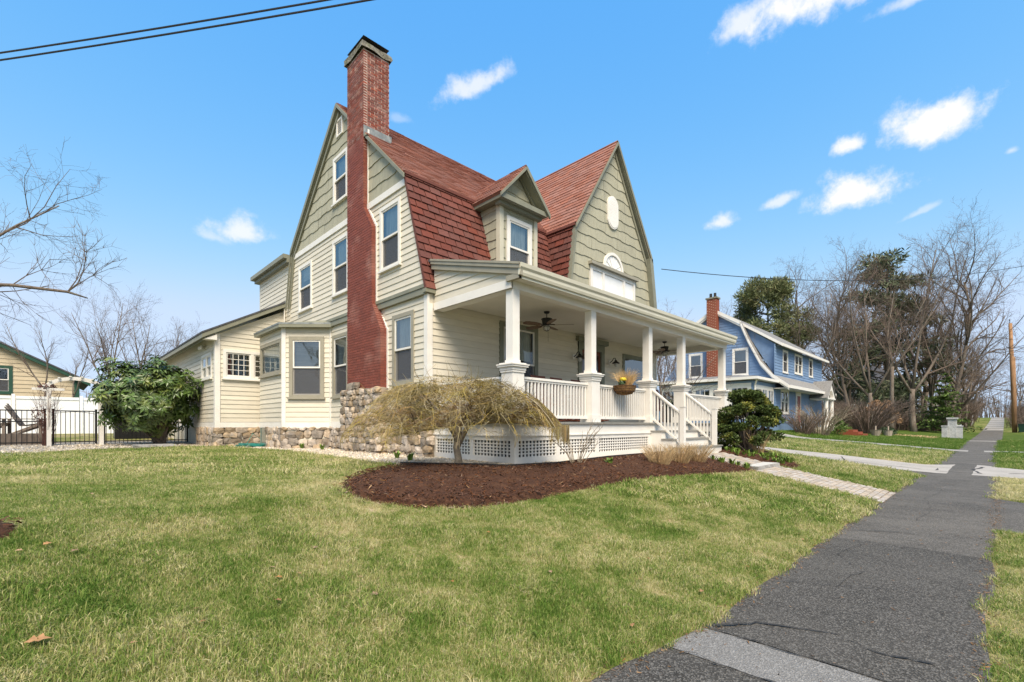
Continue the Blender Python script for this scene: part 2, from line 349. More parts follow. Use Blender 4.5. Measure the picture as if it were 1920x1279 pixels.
def area(p): return abs(sum(p[i][0] * p[(i + 1) % len(p)][1] - p[(i + 1) % len(p)][0] * p[i][1] for i in range(len(p)))) / 2 if len(p) > 2 else 0
def subtract(polys, h, eps=.0006):
    u0, u1, z0, z1 = h; res = []
    for p in polys:
        us = [q[0] for q in p]; zs = [q[1] for q in p]
        if max(us) <= u0 or min(us) >= u1 or max(zs) <= z0 or min(zs) >= z1: res.append(p); continue
        mid = clip(clip(p, -1, 0, -u0), 1, 0, u1)
        for q in (clip(p, 1, 0, u0), clip(p, -1, 0, -u1), clip(mid, 0, 1, z0), clip(mid, 0, -1, -z1)):
            if area(q) > eps: res.append(q)
    return res
def wall(name, B, poly, holes, mat, parent, thick=.15):
    ps = [poly]
    for h in holes: ps = subtract(ps, h, 1e-4)
    mb = MB()
    for p in ps: mb.add([B.P(u, z, 0) for u, z in p], [tuple(range(len(p)))])
    return mk(name, mb, mat, parent)
def siding(parent, B, poly, holes, z0, z1, e, mat, name='clapboard', maxlen=4.2, lap=.02):
    k = 0; z = z0; tot = 0
    while z < z1 - .01:
        top = min(z + e, z1)
        band = clip(clip(poly, 0, -1, -z), 0, 1, top); ps = [band] if area(band) > .001 else []
        for h in holes: ps = subtract(ps, h)
        q2 = []
        for p in ps:
            us = [q[0] for q in p]; L = max(us) - min(us)
            if L > maxlen:
                c = min(us) + L * rng.uniform(.35, .65); q2 += [clip(p, 1, 0, c - .0015), clip(p, -1, 0, -c - .0015)]
            else: q2.append(p)
        for p in q2:
            if len(p) < 3 or area(p) < .0015: continue
            j = rng.uniform(-.0015, .0015)
            f = [B.P(u, w, lap + j - (lap - .004) * (w - z) / e) for u, w in p]; b = [B.P(u, w, .001) for u, w in p]; n = len(p)
            mb = MB(); mb.add(f + b, [tuple(range(n))] + [(i, (i + 1) % n, n + (i + 1) % n, n + i) for i in range(n)])
            mk(name, mb, mat, parent); tot += 1
        z += e; k += 1
    return tot
def wavy(parent, B, poly, holes, z0, z1, e, mat, name='shingle_panel', pw=1.15, amp=.034):
    us = [p[0] for p in poly]
    def env(u):
        zs = []
        for i in range(len(poly)):
            p, q = poly[i], poly[(i + 1) % len(poly)]
            if (p[0] - u) * (q[0] - u) <= 0 and abs(p[0] - q[0]) > 1e-6:
                t = (u - p[0]) / (q[0] - p[0]); zs.append(p[1] + t * (q[1] - p[1]))
        return (min(zs), max(zs)) if zs else (0, 0)
    z = z0; row = 0
    while z < z1:
        ph = rng.random()
        def wave(u):
            x = (u / .92 + ph) % 1.0
            s1 = min(1, max(0, (x - .12) / .16)); s2 = min(1, max(0, (x - .62) / .16)); sm = lambda q: q * q * (3 - 2 * q)
            return amp * (sm(s1) - sm(s2)) + .006 * math.sin(u * 5.1 + ph * 9)
        off = rng.random() * pw; ua = min(us) - off
        while ua < max(us):
            ub = ua + pw; n = 16; mb = MB(); dj = rng.uniform(-.002, .002)
            prev = None
            cuts = [ua + .003 + (pw - .006) * i / n for i in range(n + 1)]
            for i in range(n + 1):
                u = min(max(cuts[i], min(us) + 1e-4), max(us) - 1e-4)
                lo0, hi0 = env(u); lo = max(lo0, z + wave(u)); hi = min(hi0, z + e + .05)
                for h in holes:
                    if h[0] < u < h[1]:
                        if h[2] <= lo and h[3] >= hi: hi = lo - 1
                        elif h[2] <= lo < h[3]: lo = h[3]
                        elif lo < h[2] < hi: hi = h[2]
                cur = (u, lo, hi) if hi > lo + .004 else None
                if prev and cur and cur[0] > prev[0] + 1e-5:
                    (a, l0, h0), (b, l1, h1) = prev, cur
                    g = lambda w: .024 + dj - .021 * (w - z) / (e + .05)
                    P = [B.P(a, l0, g(l0)), B.P(b, l1, g(l1)), B.P(b, h1, g(h1)), B.P(a, h0, g(h0)), B.P(a, l0, .001), B.P(b, l1, .001)]
                    mb.add(P, [(0, 1, 2, 3), (4, 5, 1, 0)])
                prev = cur
            if mb.v: mk(name, mb, mat, parent)
            ua = ub
        z += e; row += 1
def tabs(parent, o, U, V, poly, e, tw, mat, name='shingle', one=None, thick=.022, holes=(), g=.006):
    """roof tabs on the plane o+U*u+V*v; one mesh object each, or all in MB one"""
    o, U, V = Vector(o), Vector(U).normalized(), Vector(V).normalized(); Nn = U.cross(V).normalized()
    if Nn.z < 0: Nn = -Nn
    vs = [p[1] for p in poly]; us = [p[0] for p in poly]; v = min(vs); row = 0
    while v < max(vs):
        u = min(us) - (tw * .5 if row % 2 else 0) - .01
        while u < max(us):
            w = tw
            r = [(u + g, v), (u + w - g, v), (u + w - g, v + e + .02), (u + g, v + e + .02)]
            p = r
            for i in range(len(poly)):
                (x0, y0), (x1, y1) = poly[i], poly[(i + 1) % len(poly)]
                a, b = (y1 - y0), -(x1 - x0)
                p = clip(p, a, b, a * x0 + b * y0)
                if len(p) < 3: break
            ps = [p] if len(p) > 2 and area(p) > .0015 else []
            for h in holes: ps = subtract(ps, h)
            for p in ps:
                j = rng.uniform(-.004, .006)
                f = [o + U * a + V * b + Nn * ((thick + j) * (1 - .8 * (b - v) / (e + .02)) + .003) for a, b in p]; bk = [o + U * a + V * b + Nn * .001 for a, b in p]; n = len(p)
                fs = [tuple(range(n))] + [(i, (i + 1) % n, n + (i + 1) % n, n + i) for i in range(n)]
                if one is not None: one.tint = rng.random(); one.add(f + bk, fs)
                else:
                    mb = MB(); mb.add(f + bk, fs); mk(name, mb, mat, parent)
            u += w
        v += e; row += 1
def spheroid(seed, n=1):
    r = random.Random(seed); me = MB()
    g = [-1, -.33, .33, 1]; idx = {}; vs = []; fs = []
    G = [-1, 0, 1]
    def vid(p):
        if p not in idx:
            q = Vector(p); l = max(abs(c) for c in q); s = q.normalized() if q.length else q
            s = s * .62 + Vector(p) * .33
            vs.append(s * (1 + r.uniform(-.14, .14))); idx[p] = len(vs) - 1
        return idx[p]
    for ax in range(3):
        for sg in (-1, 1):
            for i in range(2):
                for j in range(2):
                    c = []
                    for (di, dj) in ((0, 0), (1, 0), (1, 1), (0, 1)):
                        p = [0, 0, 0]; p[ax] = sg; p[(ax + 1) % 3] = G[i + di]; p[(ax + 2) % 3] = G[j + dj]; c.append(vid(tuple(p)))
                    fs.append(tuple(c if sg > 0 else c[::-1]))
    me.add(vs, fs); return me
# ---------------------------------------------------------------- terrain
def S(X): return .00025 * np.maximum(0, np.minimum(X, 150) - 40) ** 2 * 1.0
def terr(X, Y):
    X = np.asarray(X, float); Y = np.asarray(Y, float); Y = Y - .17 * np.clip((3.3 - X) / 1.2, 0, 1) * (Y > 1)
    r1 = np.interp(Y, [-3.1, -3.0, 1.50, 1.56, 3.77, 5.1, 6.2, 9, 20, 30, 60], [-.12, 0, 0, .03, .44, .70, .74, .75, .76, 1.0, 1.3])
    r2 = np.interp(Y, [-3.1, -3.0, 1.50, 1.56, 5.5, 9, 11.5, 30, 60], [-.12, 0, 0, .02, .35, .6, 1.1, 1.6, 2.5])
    t = np.clip((X - 15) / 5, 0, 1); t = t * t * (3 - 2 * t)
    return S(X) + r1 * (1 - t) + r2 * t
def T(x, y): return float(terr(x, y))
def lawn_nodes(t, blade=False):
    L = t.links.new; geo = N(t, 'ShaderNodeNewGeometry')
    def noise(s, d=4, ro=.5):
        n = N(t, 'ShaderNodeTexNoise'); n.inputs['Scale'].default_value = s; n.inputs['Detail'].default_value = d; n.inputs['Roughness'].default_value = ro; L(geo.outputs['Position'], n.inputs['Vector']); return n.outputs['Fac']
    def ma(op, a, b):
        d = N(t, 'ShaderNodeMath', operation=op)
        for k, x in enumerate((a, b)):
            if isinstance(x, (int, float)): d.inputs[k].default_value = x
            else: L(x, d.inputs[k])
        return d.outputs[0]
    f = ma('ADD', ma('ADD', ma('MULTIPLY', ma('ADD', noise(.55, 3), .03), .38), ma('MULTIPLY', noise(2.6, 5, .6), .40)), ma('MULTIPLY', noise(10, 3, .6), .24))
    if blade:
        at = N(t, 'ShaderNodeAttribute', attribute_name='tint'); f = ma('ADD', f, ma('MULTIPLY', ma('SUBTRACT', at.outputs['Fac'], .5), .22))
        oi = N(t, 'ShaderNodeObjectInfo'); f = ma('ADD', f, ma('MULTIPLY', ma('SUBTRACT', oi.outputs['Random'], .5), .10))
    else:
        f = ma('ADD', f, ma('MULTIPLY', ma('SUBTRACT', noise(38, 3), .5), .25))
    sx = N(t, 'ShaderNodeSeparateXYZ'); L(geo.outputs['Position'], sx.inputs[0])
    lush = N(t, 'ShaderNodeMapRange', interpolation_type='SMOOTHSTEP'); L(sx.outputs['X'], lush.inputs['Value']); lush.inputs['From Min'].default_value = 31; lush.inputs['From Max'].default_value = 38; lush.inputs['To Max'].default_value = .16
    dry = N(t, 'ShaderNodeMapRange', interpolation_type='SMOOTHSTEP'); L(sx.outputs['X'], dry.inputs['Value']); dry.inputs['From Min'].default_value = 74; dry.inputs['From Max'].default_value = 90; dry.inputs['To Max'].default_value = .10
    f = ma('ADD', f, dry.outputs[0])
    f = ma('SUBTRACT', f, lush.outputs[0])
    inr = lambda a, b: ma('MULTIPLY', ma('MULTIPLY', ma('GREATER_THAN', sx.outputs['X'], a), ma('LESS_THAN', sx.outputs['X'], b)), ma('LESS_THAN', sx.outputs['Y'], .05))
    f = ma('ADD', f, ma('MULTIPLY', inr(13.4, 19.1), .10)); f = ma('SUBTRACT', f, ma('MULTIPLY', inr(23, 35.6), .10))
    # the patch of dead turf beside the drive
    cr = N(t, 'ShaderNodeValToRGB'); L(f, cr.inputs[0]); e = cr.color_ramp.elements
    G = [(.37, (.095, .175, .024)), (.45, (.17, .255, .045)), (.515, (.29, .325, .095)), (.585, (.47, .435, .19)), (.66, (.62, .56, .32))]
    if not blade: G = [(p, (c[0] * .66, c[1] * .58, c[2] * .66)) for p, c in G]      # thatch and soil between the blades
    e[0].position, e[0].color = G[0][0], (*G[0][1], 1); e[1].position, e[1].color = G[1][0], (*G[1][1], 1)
    for p, c in G[2:]:
        q = e.new(p); q.color = (*c, 1)
    return cr.outputs[0]
def lawn_mat(name, blade):
    mm = bpy.data.materials.new(name); mm.use_nodes = True; t = mm.node_tree; t.nodes.clear(); L = t.links.new
    out = N(t, 'ShaderNodeOutputMaterial'); b = N(t, 'ShaderNodeBsdfPrincipled'); b.inputs['Roughness'].default_value = .7 if blade else .95; b.inputs['Specular IOR Level'].default_value = .25 if blade else .1
    L(lawn_nodes(t, blade), b.inputs['Base Color'])
    if blade:
        tl = N(t, 'ShaderNodeBsdfTranslucent'); L(b.inputs['Base Color'].links[0].from_socket, tl.inputs['Color']); mx = N(t, 'ShaderNodeMixShader'); mx.inputs[0].default_value = .3
        L(b.outputs[0], mx.inputs[1]); L(tl.outputs[0], mx.inputs[2]); L(mx.outputs[0], out.inputs['Surface'])
    else:
        geo = N(t, 'ShaderNodeNewGeometry'); n2 = N(t, 'ShaderNodeTexNoise'); n2.inputs['Scale'].default_value = 60; L(geo.outputs['Position'], n2.inputs['Vector'])
        bp = N(t, 'ShaderNodeBump'); bp.inputs['Strength'].default_value = .8; bp.inputs['Distance'].default_value = .03; L(n2.outputs['Fac'], bp.inputs['Height']); L(bp.outputs[0], b.inputs['Normal'])
        L(b.outputs[0], out.inputs['Surface'])
    return mm
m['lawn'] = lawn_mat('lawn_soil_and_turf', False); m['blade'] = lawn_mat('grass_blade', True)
def asphalt_mat(name, dark, light, agg, patchy=True):
    mm = bpy.data.materials.new(name); mm.use_nodes = True; t = mm.node_tree; t.nodes.clear(); L = t.links.new
    out = N(t, 'ShaderNodeOutputMaterial'); b = N(t, 'ShaderNodeBsdfPrincipled'); b.inputs['Roughness'].default_value = .9; b.inputs['Specular IOR Level'].default_value = .25
    geo = N(t, 'ShaderNodeNewGeometry'); L(b.outputs[0], out.inputs['Surface'])
    big = N(t, 'ShaderNodeTexNoise'); big.inputs['Scale'].default_value = .9; big.inputs['Detail'].default_value = 10; big.inputs['Roughness'].default_value = .7
    mp = N(t, 'ShaderNodeMapping'); mp.inputs['Scale'].default_value = (1, .55, 1); L(geo.outputs['Position'], mp.inputs[0]); L(mp.outputs[0], big.inputs['Vector'])
    mr = N(t, 'ShaderNodeMapRange'); L(big.outputs['Fac'], mr.inputs['Value']); mr.inputs['From Min'].default_value = .35; mr.inputs['From Max'].default_value = .65
    mix = N(t, 'ShaderNodeMix', data_type='RGBA'); mix.inputs['A'].default_value = (*dark, 1); mix.inputs['B'].default_value = (*light, 1); L(mr.outputs[0], mix.inputs['Factor'])
    vo = N(t, 'ShaderNodeTexVoronoi'); vo.inputs['Scale'].default_value = 105; L(geo.outputs['Position'], vo.inputs['Vector'])
    sp = N(t, 'ShaderNodeSeparateColor'); L(vo.outputs['Color'], sp.inputs[0])
    rr = N(t, 'ShaderNodeMapRange'); L(sp.outputs[0], rr.inputs['Value']); rr.inputs['From Min'].default_value = .45; rr.inputs['From Max'].default_value = 1.0
    m2 = N(t, 'ShaderNodeMix', data_type='RGBA'); L(rr.outputs[0], m2.inputs['Factor']); L(mix.outputs['Result'], m2.inputs['A']); m2.inputs['B'].default_value = (*agg, 1)
    L(m2.outputs['Result'], b.inputs['Base Color'])
    bp = N(t, 'ShaderNodeBump'); bp.inputs['Strength'].default_value = .9; bp.inputs['Distance'].default_value = .008; L(vo.outputs['Distance'], bp.inputs['Height']); L(bp.outputs[0], b.inputs['Normal'])
    return mm
m['asphalt'] = asphalt_mat('worn_asphalt', (.045, .042, .037), (.125, .115, .10), (.20, .187, .165))
m['asphaltdark'] = asphalt_mat('dark_asphalt', (.034, .032, .028), (.075, .07, .061), (.17, .16, .142))
m['asphaltpale'] = asphalt_mat('pale_patch', (.15, .145, .135), (.20, .193, .18), (.29, .28, .26))
m['drive'] = asphalt_mat('bleached_drive', (.30, .275, .24), (.44, .41, .365), (.45, .42, .38))
m['drivegrey'] = asphalt_mat('grey_concrete', (.24, .23, .205), (.33, .315, .285), (.35, .33, .30))
m['crack'] = M('crack_filler', (.035, .034, .032), .9, .3, 20)

# ---------------------------------------------------------------- ground, walks and drives
def axis(*segs):
    o = []
    for a, b, st in segs: o += list(np.arange(a, b, st))
    return np.array(o + [segs[-1][1]])
def sheet(name, xs, ys, mat, dz=0., parent=None, zf=None, kind='structure'):
    X, Y = np.meshgrid(xs, ys, indexing='ij'); Zz = (terr(X, Y) if zf is None else zf(X, Y)) + dz
    nx, ny = X.shape; v = np.stack([X, Y, Zz], -1).reshape(-1, 3)
    i = np.arange(nx - 1)[:, None] * ny + np.arange(ny - 1)[None]; f = np.stack([i, i + ny, i + ny + 1, i + 1], -1).reshape(-1, 4)
    me = bpy.data.meshes.new(name); me.from_pydata(v.tolist(), [], f.tolist()); me.materials.append(mat)
    me.polygons.foreach_set('use_smooth', [True] * len(me.polygons))
    return put(name, me, parent, kind=kind)
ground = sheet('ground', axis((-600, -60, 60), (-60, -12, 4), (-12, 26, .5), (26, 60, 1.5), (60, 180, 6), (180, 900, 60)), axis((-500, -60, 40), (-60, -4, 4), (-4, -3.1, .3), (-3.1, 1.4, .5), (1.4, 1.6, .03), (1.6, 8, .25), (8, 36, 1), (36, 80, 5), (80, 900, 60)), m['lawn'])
street = sheet('road', axis((-200, 0, 20), (0, 180, 4), (180, 400, 20)), np.linspace(-11.5, -3.3, 5), m['asphalt'], zf=lambda X, Y: S(X) - .10)
kb = MB()
for i in range(60):
    x = -20 + i * 3.; z = float(S(np.array(x + 1.5))); kb.box(x + .004, x + 2.996, -3.32, -3.12, z - .15, z + .02)
mk('kerb', kb, m['granite'], kind='structure')
# the sidewalk runs beside the lawn and drifts a little towards the street far off
def walk_y(X): return 1.5 + .17 * np.clip((3.3 - X) / 1.2, 0, 1) - .016 * np.maximum(0, X - 46), .06 - .012 * np.minimum(X, 46) - .016 * np.maximum(0, X - 46)
def strip(name, x0, x1, mat, dz, n=40, parent=None, inset=0., wob=0., kind='structure'):
    xs = np.linspace(x0, x1, n); v = []; f = []
    for i, x in enumerate(xs):
        a, b = walk_y(x); a += wob * math.sin(x * 3.1) + wob * .6 * math.sin(x * 7.7 + 1); b += wob * math.sin(x * 2.3 + 2) + wob * .7 * math.sin(x * 6.1)
        a -= inset; b += inset
        for k in range(6): v.append((x, a + (b - a) * k / 5, float(S(np.array(x))) + dz + .012 * math.sin(math.pi * k / 5)))
    for i in range(n - 1):
        for k in range(5): f.append((i * 6 + k, i * 6 + k + 1, (i + 1) * 6 + k + 1, (i + 1) * 6 + k))
    me = bpy.data.meshes.new(name); me.from_pydata(v, [], f); me.materials.append(mat); me.polygons.foreach_set('use_smooth', [True] * len(f)); return put(name, me, parent, kind=kind)
sidewalk = strip('sidewalk', -30, 160, m['asphalt'], .006, 260, wob=.025)
strip('pavement_patch', 3.43, 7.4, m['asphaltdark'], .0105, 30, inset=.03, wob=.02)
strip('pavement_patch', -6, 2.93, m['asphaltdark'], .0105, 40, inset=.03, wob=.02)
strip('pavement_slab', 2.95, 3.41, m['asphaltpale'], .011, 6, inset=.0, wob=.01)
strip('pavement_slab', 56.0, 57.2, m['drive'], .011, 6, inset=-.15)
for k in range(7): strip('pavement_slab', 92 + k * 9., 99.5 + k * 9, m['drivegrey'], .012, 8)
# the near driveway of bleached, cracked paving; the far one a grey ribbon
def ribbon(name, pts, mat, dz, kind='structure', parent=None, sub=8):
    v = []; f = []; n = len(pts)
    for i in range(n):
        (xa, ya, xb, yb) = pts[i]
        for k in range(sub + 1):
            x = xa + (xb - xa) * k / sub; y = ya + (yb - ya) * k / sub; v.append((x, y, T(x, y) + dz))
    for i in range(n - 1):
        for k in range(sub): f.append((i * (sub + 1) + k, i * (sub + 1) + k + 1, (i + 1) * (sub + 1) + k + 1, (i + 1) * (sub + 1) + k))
    me = bpy.data.meshes.new(name); me.from_pydata(v, [], f); me.materials.append(mat); me.polygons.foreach_set('use_smooth', [True] * len(f)); return put(name, me, parent, kind=kind)
ys = np.linspace(-3.3, 26, 60)
def d1(y): return (19.2 + .05 * max(0, y) + .12 * math.sin(y * 2.1) - .5 * max(0, -y - 0) * .4, 22.6 + .06 * max(0, y) + .1 * math.sin(y * 1.7 + 1) + max(0, 1.2 - abs(y - .5)) * 1.6)
drive = ribbon('driveway', [(d1(y)[0], y, d1(y)[1], y) for y in ys], m['drive'], .016)
ribbon('driveway_apron', [(x, 1.72 - .25 * abs(x - 17.5) / 2 + (.5 * max(0, (x - 17.5)) ** 1.5), x, -.2) for x in np.linspace(15.6, 19.6, 16)], m['asphalt'], .012)
ribbon('driveway_apron', [(19.7 + .3 * math.sin(y * 3), y, 18.2 + .3 * math.sin(y * 2) - .3 * max(0, y - 1), y) for y in np.linspace(-.2, 5.5, 16)], m['asphalt'], .011)
ribbon('driveway', [(35.8 - .12 * max(0, y), y, 37.8 - .1 * max(0, y), y) for y in np.linspace(-3.3, 24, 40)], m['drivegrey'], .016)
ribbon('street_path', [(9.6 + .25 * math.sin(y * 2), y, 13.3 + .3 * math.sin(y * 3 + 1), y) for y in np.linspace(.1, -3.3, 14)], m['asphalt'], .009)
def crack(name, pts, w, parent, dz=.0):
    v = []; f = []
    pts2 = []
    for i in range(len(pts) - 1):
        for k in range(6): 
            t = k / 6; pts2.append((pts[i][0] * (1 - t) + pts[i + 1][0] * t + rng.uniform(-.03, .03), pts[i][1] * (1 - t) + pts[i + 1][1] * t + rng.uniform(-.03, .03)))
    for (x, y) in pts2:
        ww = w * rng.uniform(.4, 1.2); v += [(x - ww / 2, y - ww / 2, T(x, y) + dz), (x + ww / 2, y + ww / 2, T(x, y) + dz)]
    for i in range(len(pts2) - 1): f.append((2 * i, 2 * i + 1, 2 * i + 3, 2 * i + 2))
    me = bpy.data.meshes.new(name); me.from_pydata(v, [], f); me.materials.append(m['crack']); put(name, me, parent)
for c in ([(19.9, .3), (20.4, 2.0), (20.2, 3.6), (20.8, 6)], [(19.4, 1.4), (21.0, 1.2), (22.8, 1.5)], [(20.2, 3.6), (22.4, 4.2)], [(20.6, -.4), (21.4, -1.5), (21.0, -3)], [(19.5, -.9), (21.4, -1.5), (23, -1.2)], [(20.8, 6), (22.6, 7)], [(20.0, 0.2), (21.6, .4), (23.4, .1)]):
    crack('crack', c, .09, drive, .021)
crack('crack', [(3.46, 1.45), (3.75, 1.2), (3.95, .8), (3.8, .45), (3.9, .2)], .016, sidewalk, .030); crack('crack', [(2.93, 1.5), (2.94, .9), (2.93, .1)], .012, sidewalk, .030); crack('crack', [(3.42, 1.5), (3.42, .9), (3.43, .05)], .014, sidewalk, .030)
for c_ in ([(4.9, 1.45), (5.1, 1.0), (5.4, .6), (5.3, .1)], [(5.1, 1.0), (5.8, .9), (6.4, 1.2), (7.3, 1.1)], [(9.3, 1.5), (9.5, .8), (9.3, 0)], [(9.5, .8), (10.8, .7), (12.4, .9), (14, .75)], [(12.4, .9), (12.5, .1)], [(15.5, 1.5), (15.8, .6), (15.6, -.1)], [(1.6, 1.2), (2.2, .9), (2.9, .95)]): crack('crack', c_, .006, sidewalk, .030)
crack('crack', [(8.0, 1.4), (8.3, .9), (8.2, .3)], .02, sidewalk, .03)

# ---- brick walk with its granite step
WX0, WX1 = 11.32, 13.08
def pathz(y): return T(12.2, y) + .006 if y < 3.75 else .525 + (y - 4.1) / .95 * .19
walk = MB()
for (a, b) in ((1.44, 3.72), (4.02, 5.1)):
    n = 10
    for i in range(n):
        y0, y1 = a + (b - a) * i / n, a + (b - a) * (i + 1) / n
        walk.add([(WX0, y0, pathz(y0)), (WX1, y0, pathz(y0)), (WX1, y1, pathz(y1)), (WX0, y1, pathz(y1)), (WX0, y0, pathz(y0) - .3), (WX0, y1, pathz(y1) - .3), (WX1, y0, pathz(y0) - .3), (WX1, y1, pathz(y1) - .3)], [(0, 1, 2, 3), (4, 0, 3, 5), (1, 6, 7, 2)])
walk_o = mk('brick_walk', walk, m['paverbase'], kind='structure')
pv = MB(); pv.hexa([(-.098, -.048, 0), (.098, -.048, 0), (.098, .048, 0), (-.098, .048, 0), (-.093, -.043, .03), (.093, -.043, .03), (.093, .043, .03), (-.093, .043, .03)])
pvm = pv.mesh('paver', m['paver'])
for (a, b) in ((1.44, 3.72), (4.02, 5.1)):
    r = 0; y = a + .05
    while y < b:
        x = WX0 + (.1 if r % 2 == 0 else .2)
        sl = (pathz(min(b, y + .05)) - pathz(max(a, y - .05))) / .1
        while x < WX1 - .05:
            Mx = Matrix.Translation((x, y, pathz(y) - .012 + rng.uniform(-.003, .004))) @ Matrix.Rotation(math.atan(sl), 4, 'X') @ Matrix.Rotation(rng.uniform(-.02, .02), 4, 'Z')
            put('paver', pvm, walk_o, Mx); x += .2
        y += .1; r += 1
gs = MB(); B_ = Basis((0, 0, 0), (1, 0, 0), (0, -1, 0))
def rough_block(mb, x0, x1, y0, y1, z0, z1, seed=1, n=8, amp=.02):
    r = random.Random(seed); j = lambda: r.uniform(-amp, amp)
    top = []; bot = []
    for i in range(n): top.append((x0 + (x1 - x0) * i / n, y0 + j() * .5, z1)); 
    for i in range(3): top.append((x1 + j() * .5, y0 + (y1 - y0) * i / 3, z1))
    for i in range(n): top.append((x1 - (x1 - x0) * i / n, y1 + j() * .5, z1))
    for i in range(3): top.append((x0 + j() * .5, y1 - (y1 - y0) * i / 3, z1))
    k = len(top); mid = [(p[0] + j(), p[1] + j() - .006, (z0 + z1) / 2 + j()) for p in top]; bot = [(p[0] + j(), p[1] + j(), z0) for p in top]
    mb.add(top + mid + bot, [tuple(range(k))] + [(i, (i + 1) % k, k + (i + 1) % k, k + i) for i in range(k)] + [(k + i, k + (i + 1) % k, 2 * k + (i + 1) % k, 2 * k + i) for i in range(k)])
rough_block(gs, 11.55, 13.07, 3.72, 4.06, .35, .535, 4)
st = mk('granite_step', gs, m['granite']); tag(st, 'rough grey granite step set across the brick walk', 'step')
tp = MB(); tp.box(11.565, 13.055, 3.735, 4.05, .50, .539); mk('step_top', tp, m['granitetop'], st)

# ---- beds
def poly_sheet(name, pts, mat, dz, kind='structure', hump=0., step=.16, jit=.0):
    P = np.array(pts); x0, y0 = P.min(0); x1, y1 = P.max(0)
    # dense ear-less fill: fan of rings from the centroid towards the outline
    out = []
    n = len(pts)
    for i in range(n):
        a, b = np.array(pts[i]), np.array(pts[(i + 1) % n]); k = max(1, int(np.linalg.norm(b - a) / step))
        for q in range(k): out.append(a + (b - a) * q / k)
    return np.array(out)
def inside(px, py, poly):
    x = np.asarray(px); y = np.asarray(py); c = np.zeros(x.shape, bool); n = len(poly)
    for i in range(n):
        (xa, ya), (xb, yb) = poly[i], poly[i - 1]
        with np.errstate(divide='ignore', invalid='ignore'):
            c ^= ((ya > y) != (yb > y)) & (x < (xb - xa) * (y - ya) / (yb - ya + 1e-12) + xa)
    return c
def smooth_poly(pts, it=2):
    for _ in range(it):
        o = []
        for i in range(len(pts)):
            a, b = pts[i], pts[(i + 1) % len(pts)]; o += [(a[0] * .75 + b[0] * .25, a[1] * .75 + b[1] * .25), (a[0] * .25 + b[0] * .75, a[1] * .25 + b[1] * .75)]
        pts = o
    return pts
def rag_poly(pts, it):
    p = smooth_poly(pts, it + 1); r = random.Random(5); return [(x + r.gauss(0, .022), y + r.gauss(0, .022)) for x, y in p]
def bed(name, pts, mat, rise, kind='structure', cell=.09, parent=None):
    """raised bed: grid cells inside the outline, edges snapped to the outline by a falling rim"""
    P = np.array(pts); x0, y0 = P.min(0) - cell; x1, y1 = P.max(0) + cell
    xs = np.arange(x0, x1 + cell, cell); yss = np.arange(y0, y1 + cell, cell); X, Y = np.meshgrid(xs, yss, indexing='ij')
    a = P; b = np.roll(P, -1, 0); d = np.full(X.shape, 1e9)
    for p, q in zip(a, b):
        e = q - p; L2 = (e ** 2).sum() + 1e-12; t = np.clip(((X - p[0]) * e[0] + (Y - p[1]) * e[1]) / L2, 0, 1)
        d = np.minimum(d, np.hypot(X - p[0] - t * e[0], Y - p[1] - t * e[1]))
    sd = np.where(inside(X, Y, pts), d, -d)
    h = np.where(sd > 0, rise * (1 - np.exp(-sd / .12)) + .015, -.12 * np.clip(-sd / cell, 0, 1) + .015)
    Zz = terr(X, Y) + h + (npr.random(X.shape) - .5) * .022 * (sd > 0)
    keep = sd > -cell * 1.3; nx, ny = X.shape; v = np.stack([X, Y, Zz], -1).reshape(-1, 3)
    i = (np.arange(nx - 1)[:, None] * ny + np.arange(ny - 1)[None]); ok = keep[:-1, :-1] & keep[1:, :-1] & keep[1:, 1:] & keep[:-1, 1:]
    i = i[ok]; f = np.stack([i, i + ny, i + ny + 1, i + 1], -1)
    used = np.unique(f); mp_ = -np.ones(len(v), int); mp_[used] = np.arange(len(used))
    me = bpy.data.meshes.new(name); me.from_pydata(v[used].tolist(), [], mp_[f].tolist()); me.materials.append(mat); me.polygons.foreach_set('use_smooth', [True] * len(me.polygons))
    return put(name, me, parent, kind=kind)
MULCH = rag_poly([(2.6, 5.72), (2.40, 5.2), (2.60, 4.75), (3.0, 4.42), (3.45, 4.22), (4.08, 4.14), (5.2, 4.2), (6.68, 4.28), (8.22, 4.2), (9.7, 3.95), (10.9, 3.76), (11.45, 3.74), (11.34, 4.3), (11.33, 5.15), (11.0, 5.75), (8.6, 5.78), (6.6, 5.55), (5.5, 5.72), (4.95, 6.4), (4.35, 7.25), (3.63, 6.82), (3.03, 6.24)], 2)
BEDR = smooth_poly([(13.1, 5.7), (13.1, 4.2), (13.15, 3.5), (13.75, 3.35), (14.7, 3.85), (15.6, 4.7), (17.2, 5.6), (17.2, 6.6), (15, 6.0), (13.5, 6.0)], 2)
LEFTBED = smooth_poly([(-.2, 5.45), (-.15, 5.25), (-.25, 5.0), (-1.2, 4.6), (-2.2, 5.0), (-2.2, 6.0), (-1.2, 6.3), (-.4, 5.8)], 2)
GRAVEL = [(4.35, 7.25), (4.45, 8.2), (4.55, 9.7), (4.62, 12.6), (4.5, 14.2), (4.25, 15.6), (4.0, 16.9), (4.2, 17.5), (5.0, 17.4), (5.5, 15), (6.1, 13.5), (6.2, 8.0), (6.4, 6.1), (11.2, 6.1), (11.2, 5.78), (8.6, 5.80), (6.6, 5.57), (5.52, 5.74), (4.97, 6.42)]
BACKBED = [(-9, 16.2), (-4, 16.2), (-.8, 16.6), (.6, 17.9), (1.8, 18.7), (2.9, 18.9), (3.6, 18.3), (3.9, 17.2), (4.2, 17.5), (4.2, 24), (-9, 24)]
bed('mulch_bed', MULCH, m['mulch'], .07); bed('mulch_bed', BEDR, m['mulch'], .06); bed('mulch_bed', LEFTBED, m['mulch'], .05)
bed('gravel_strip', GRAVEL, m['gravelbed'], .015); 
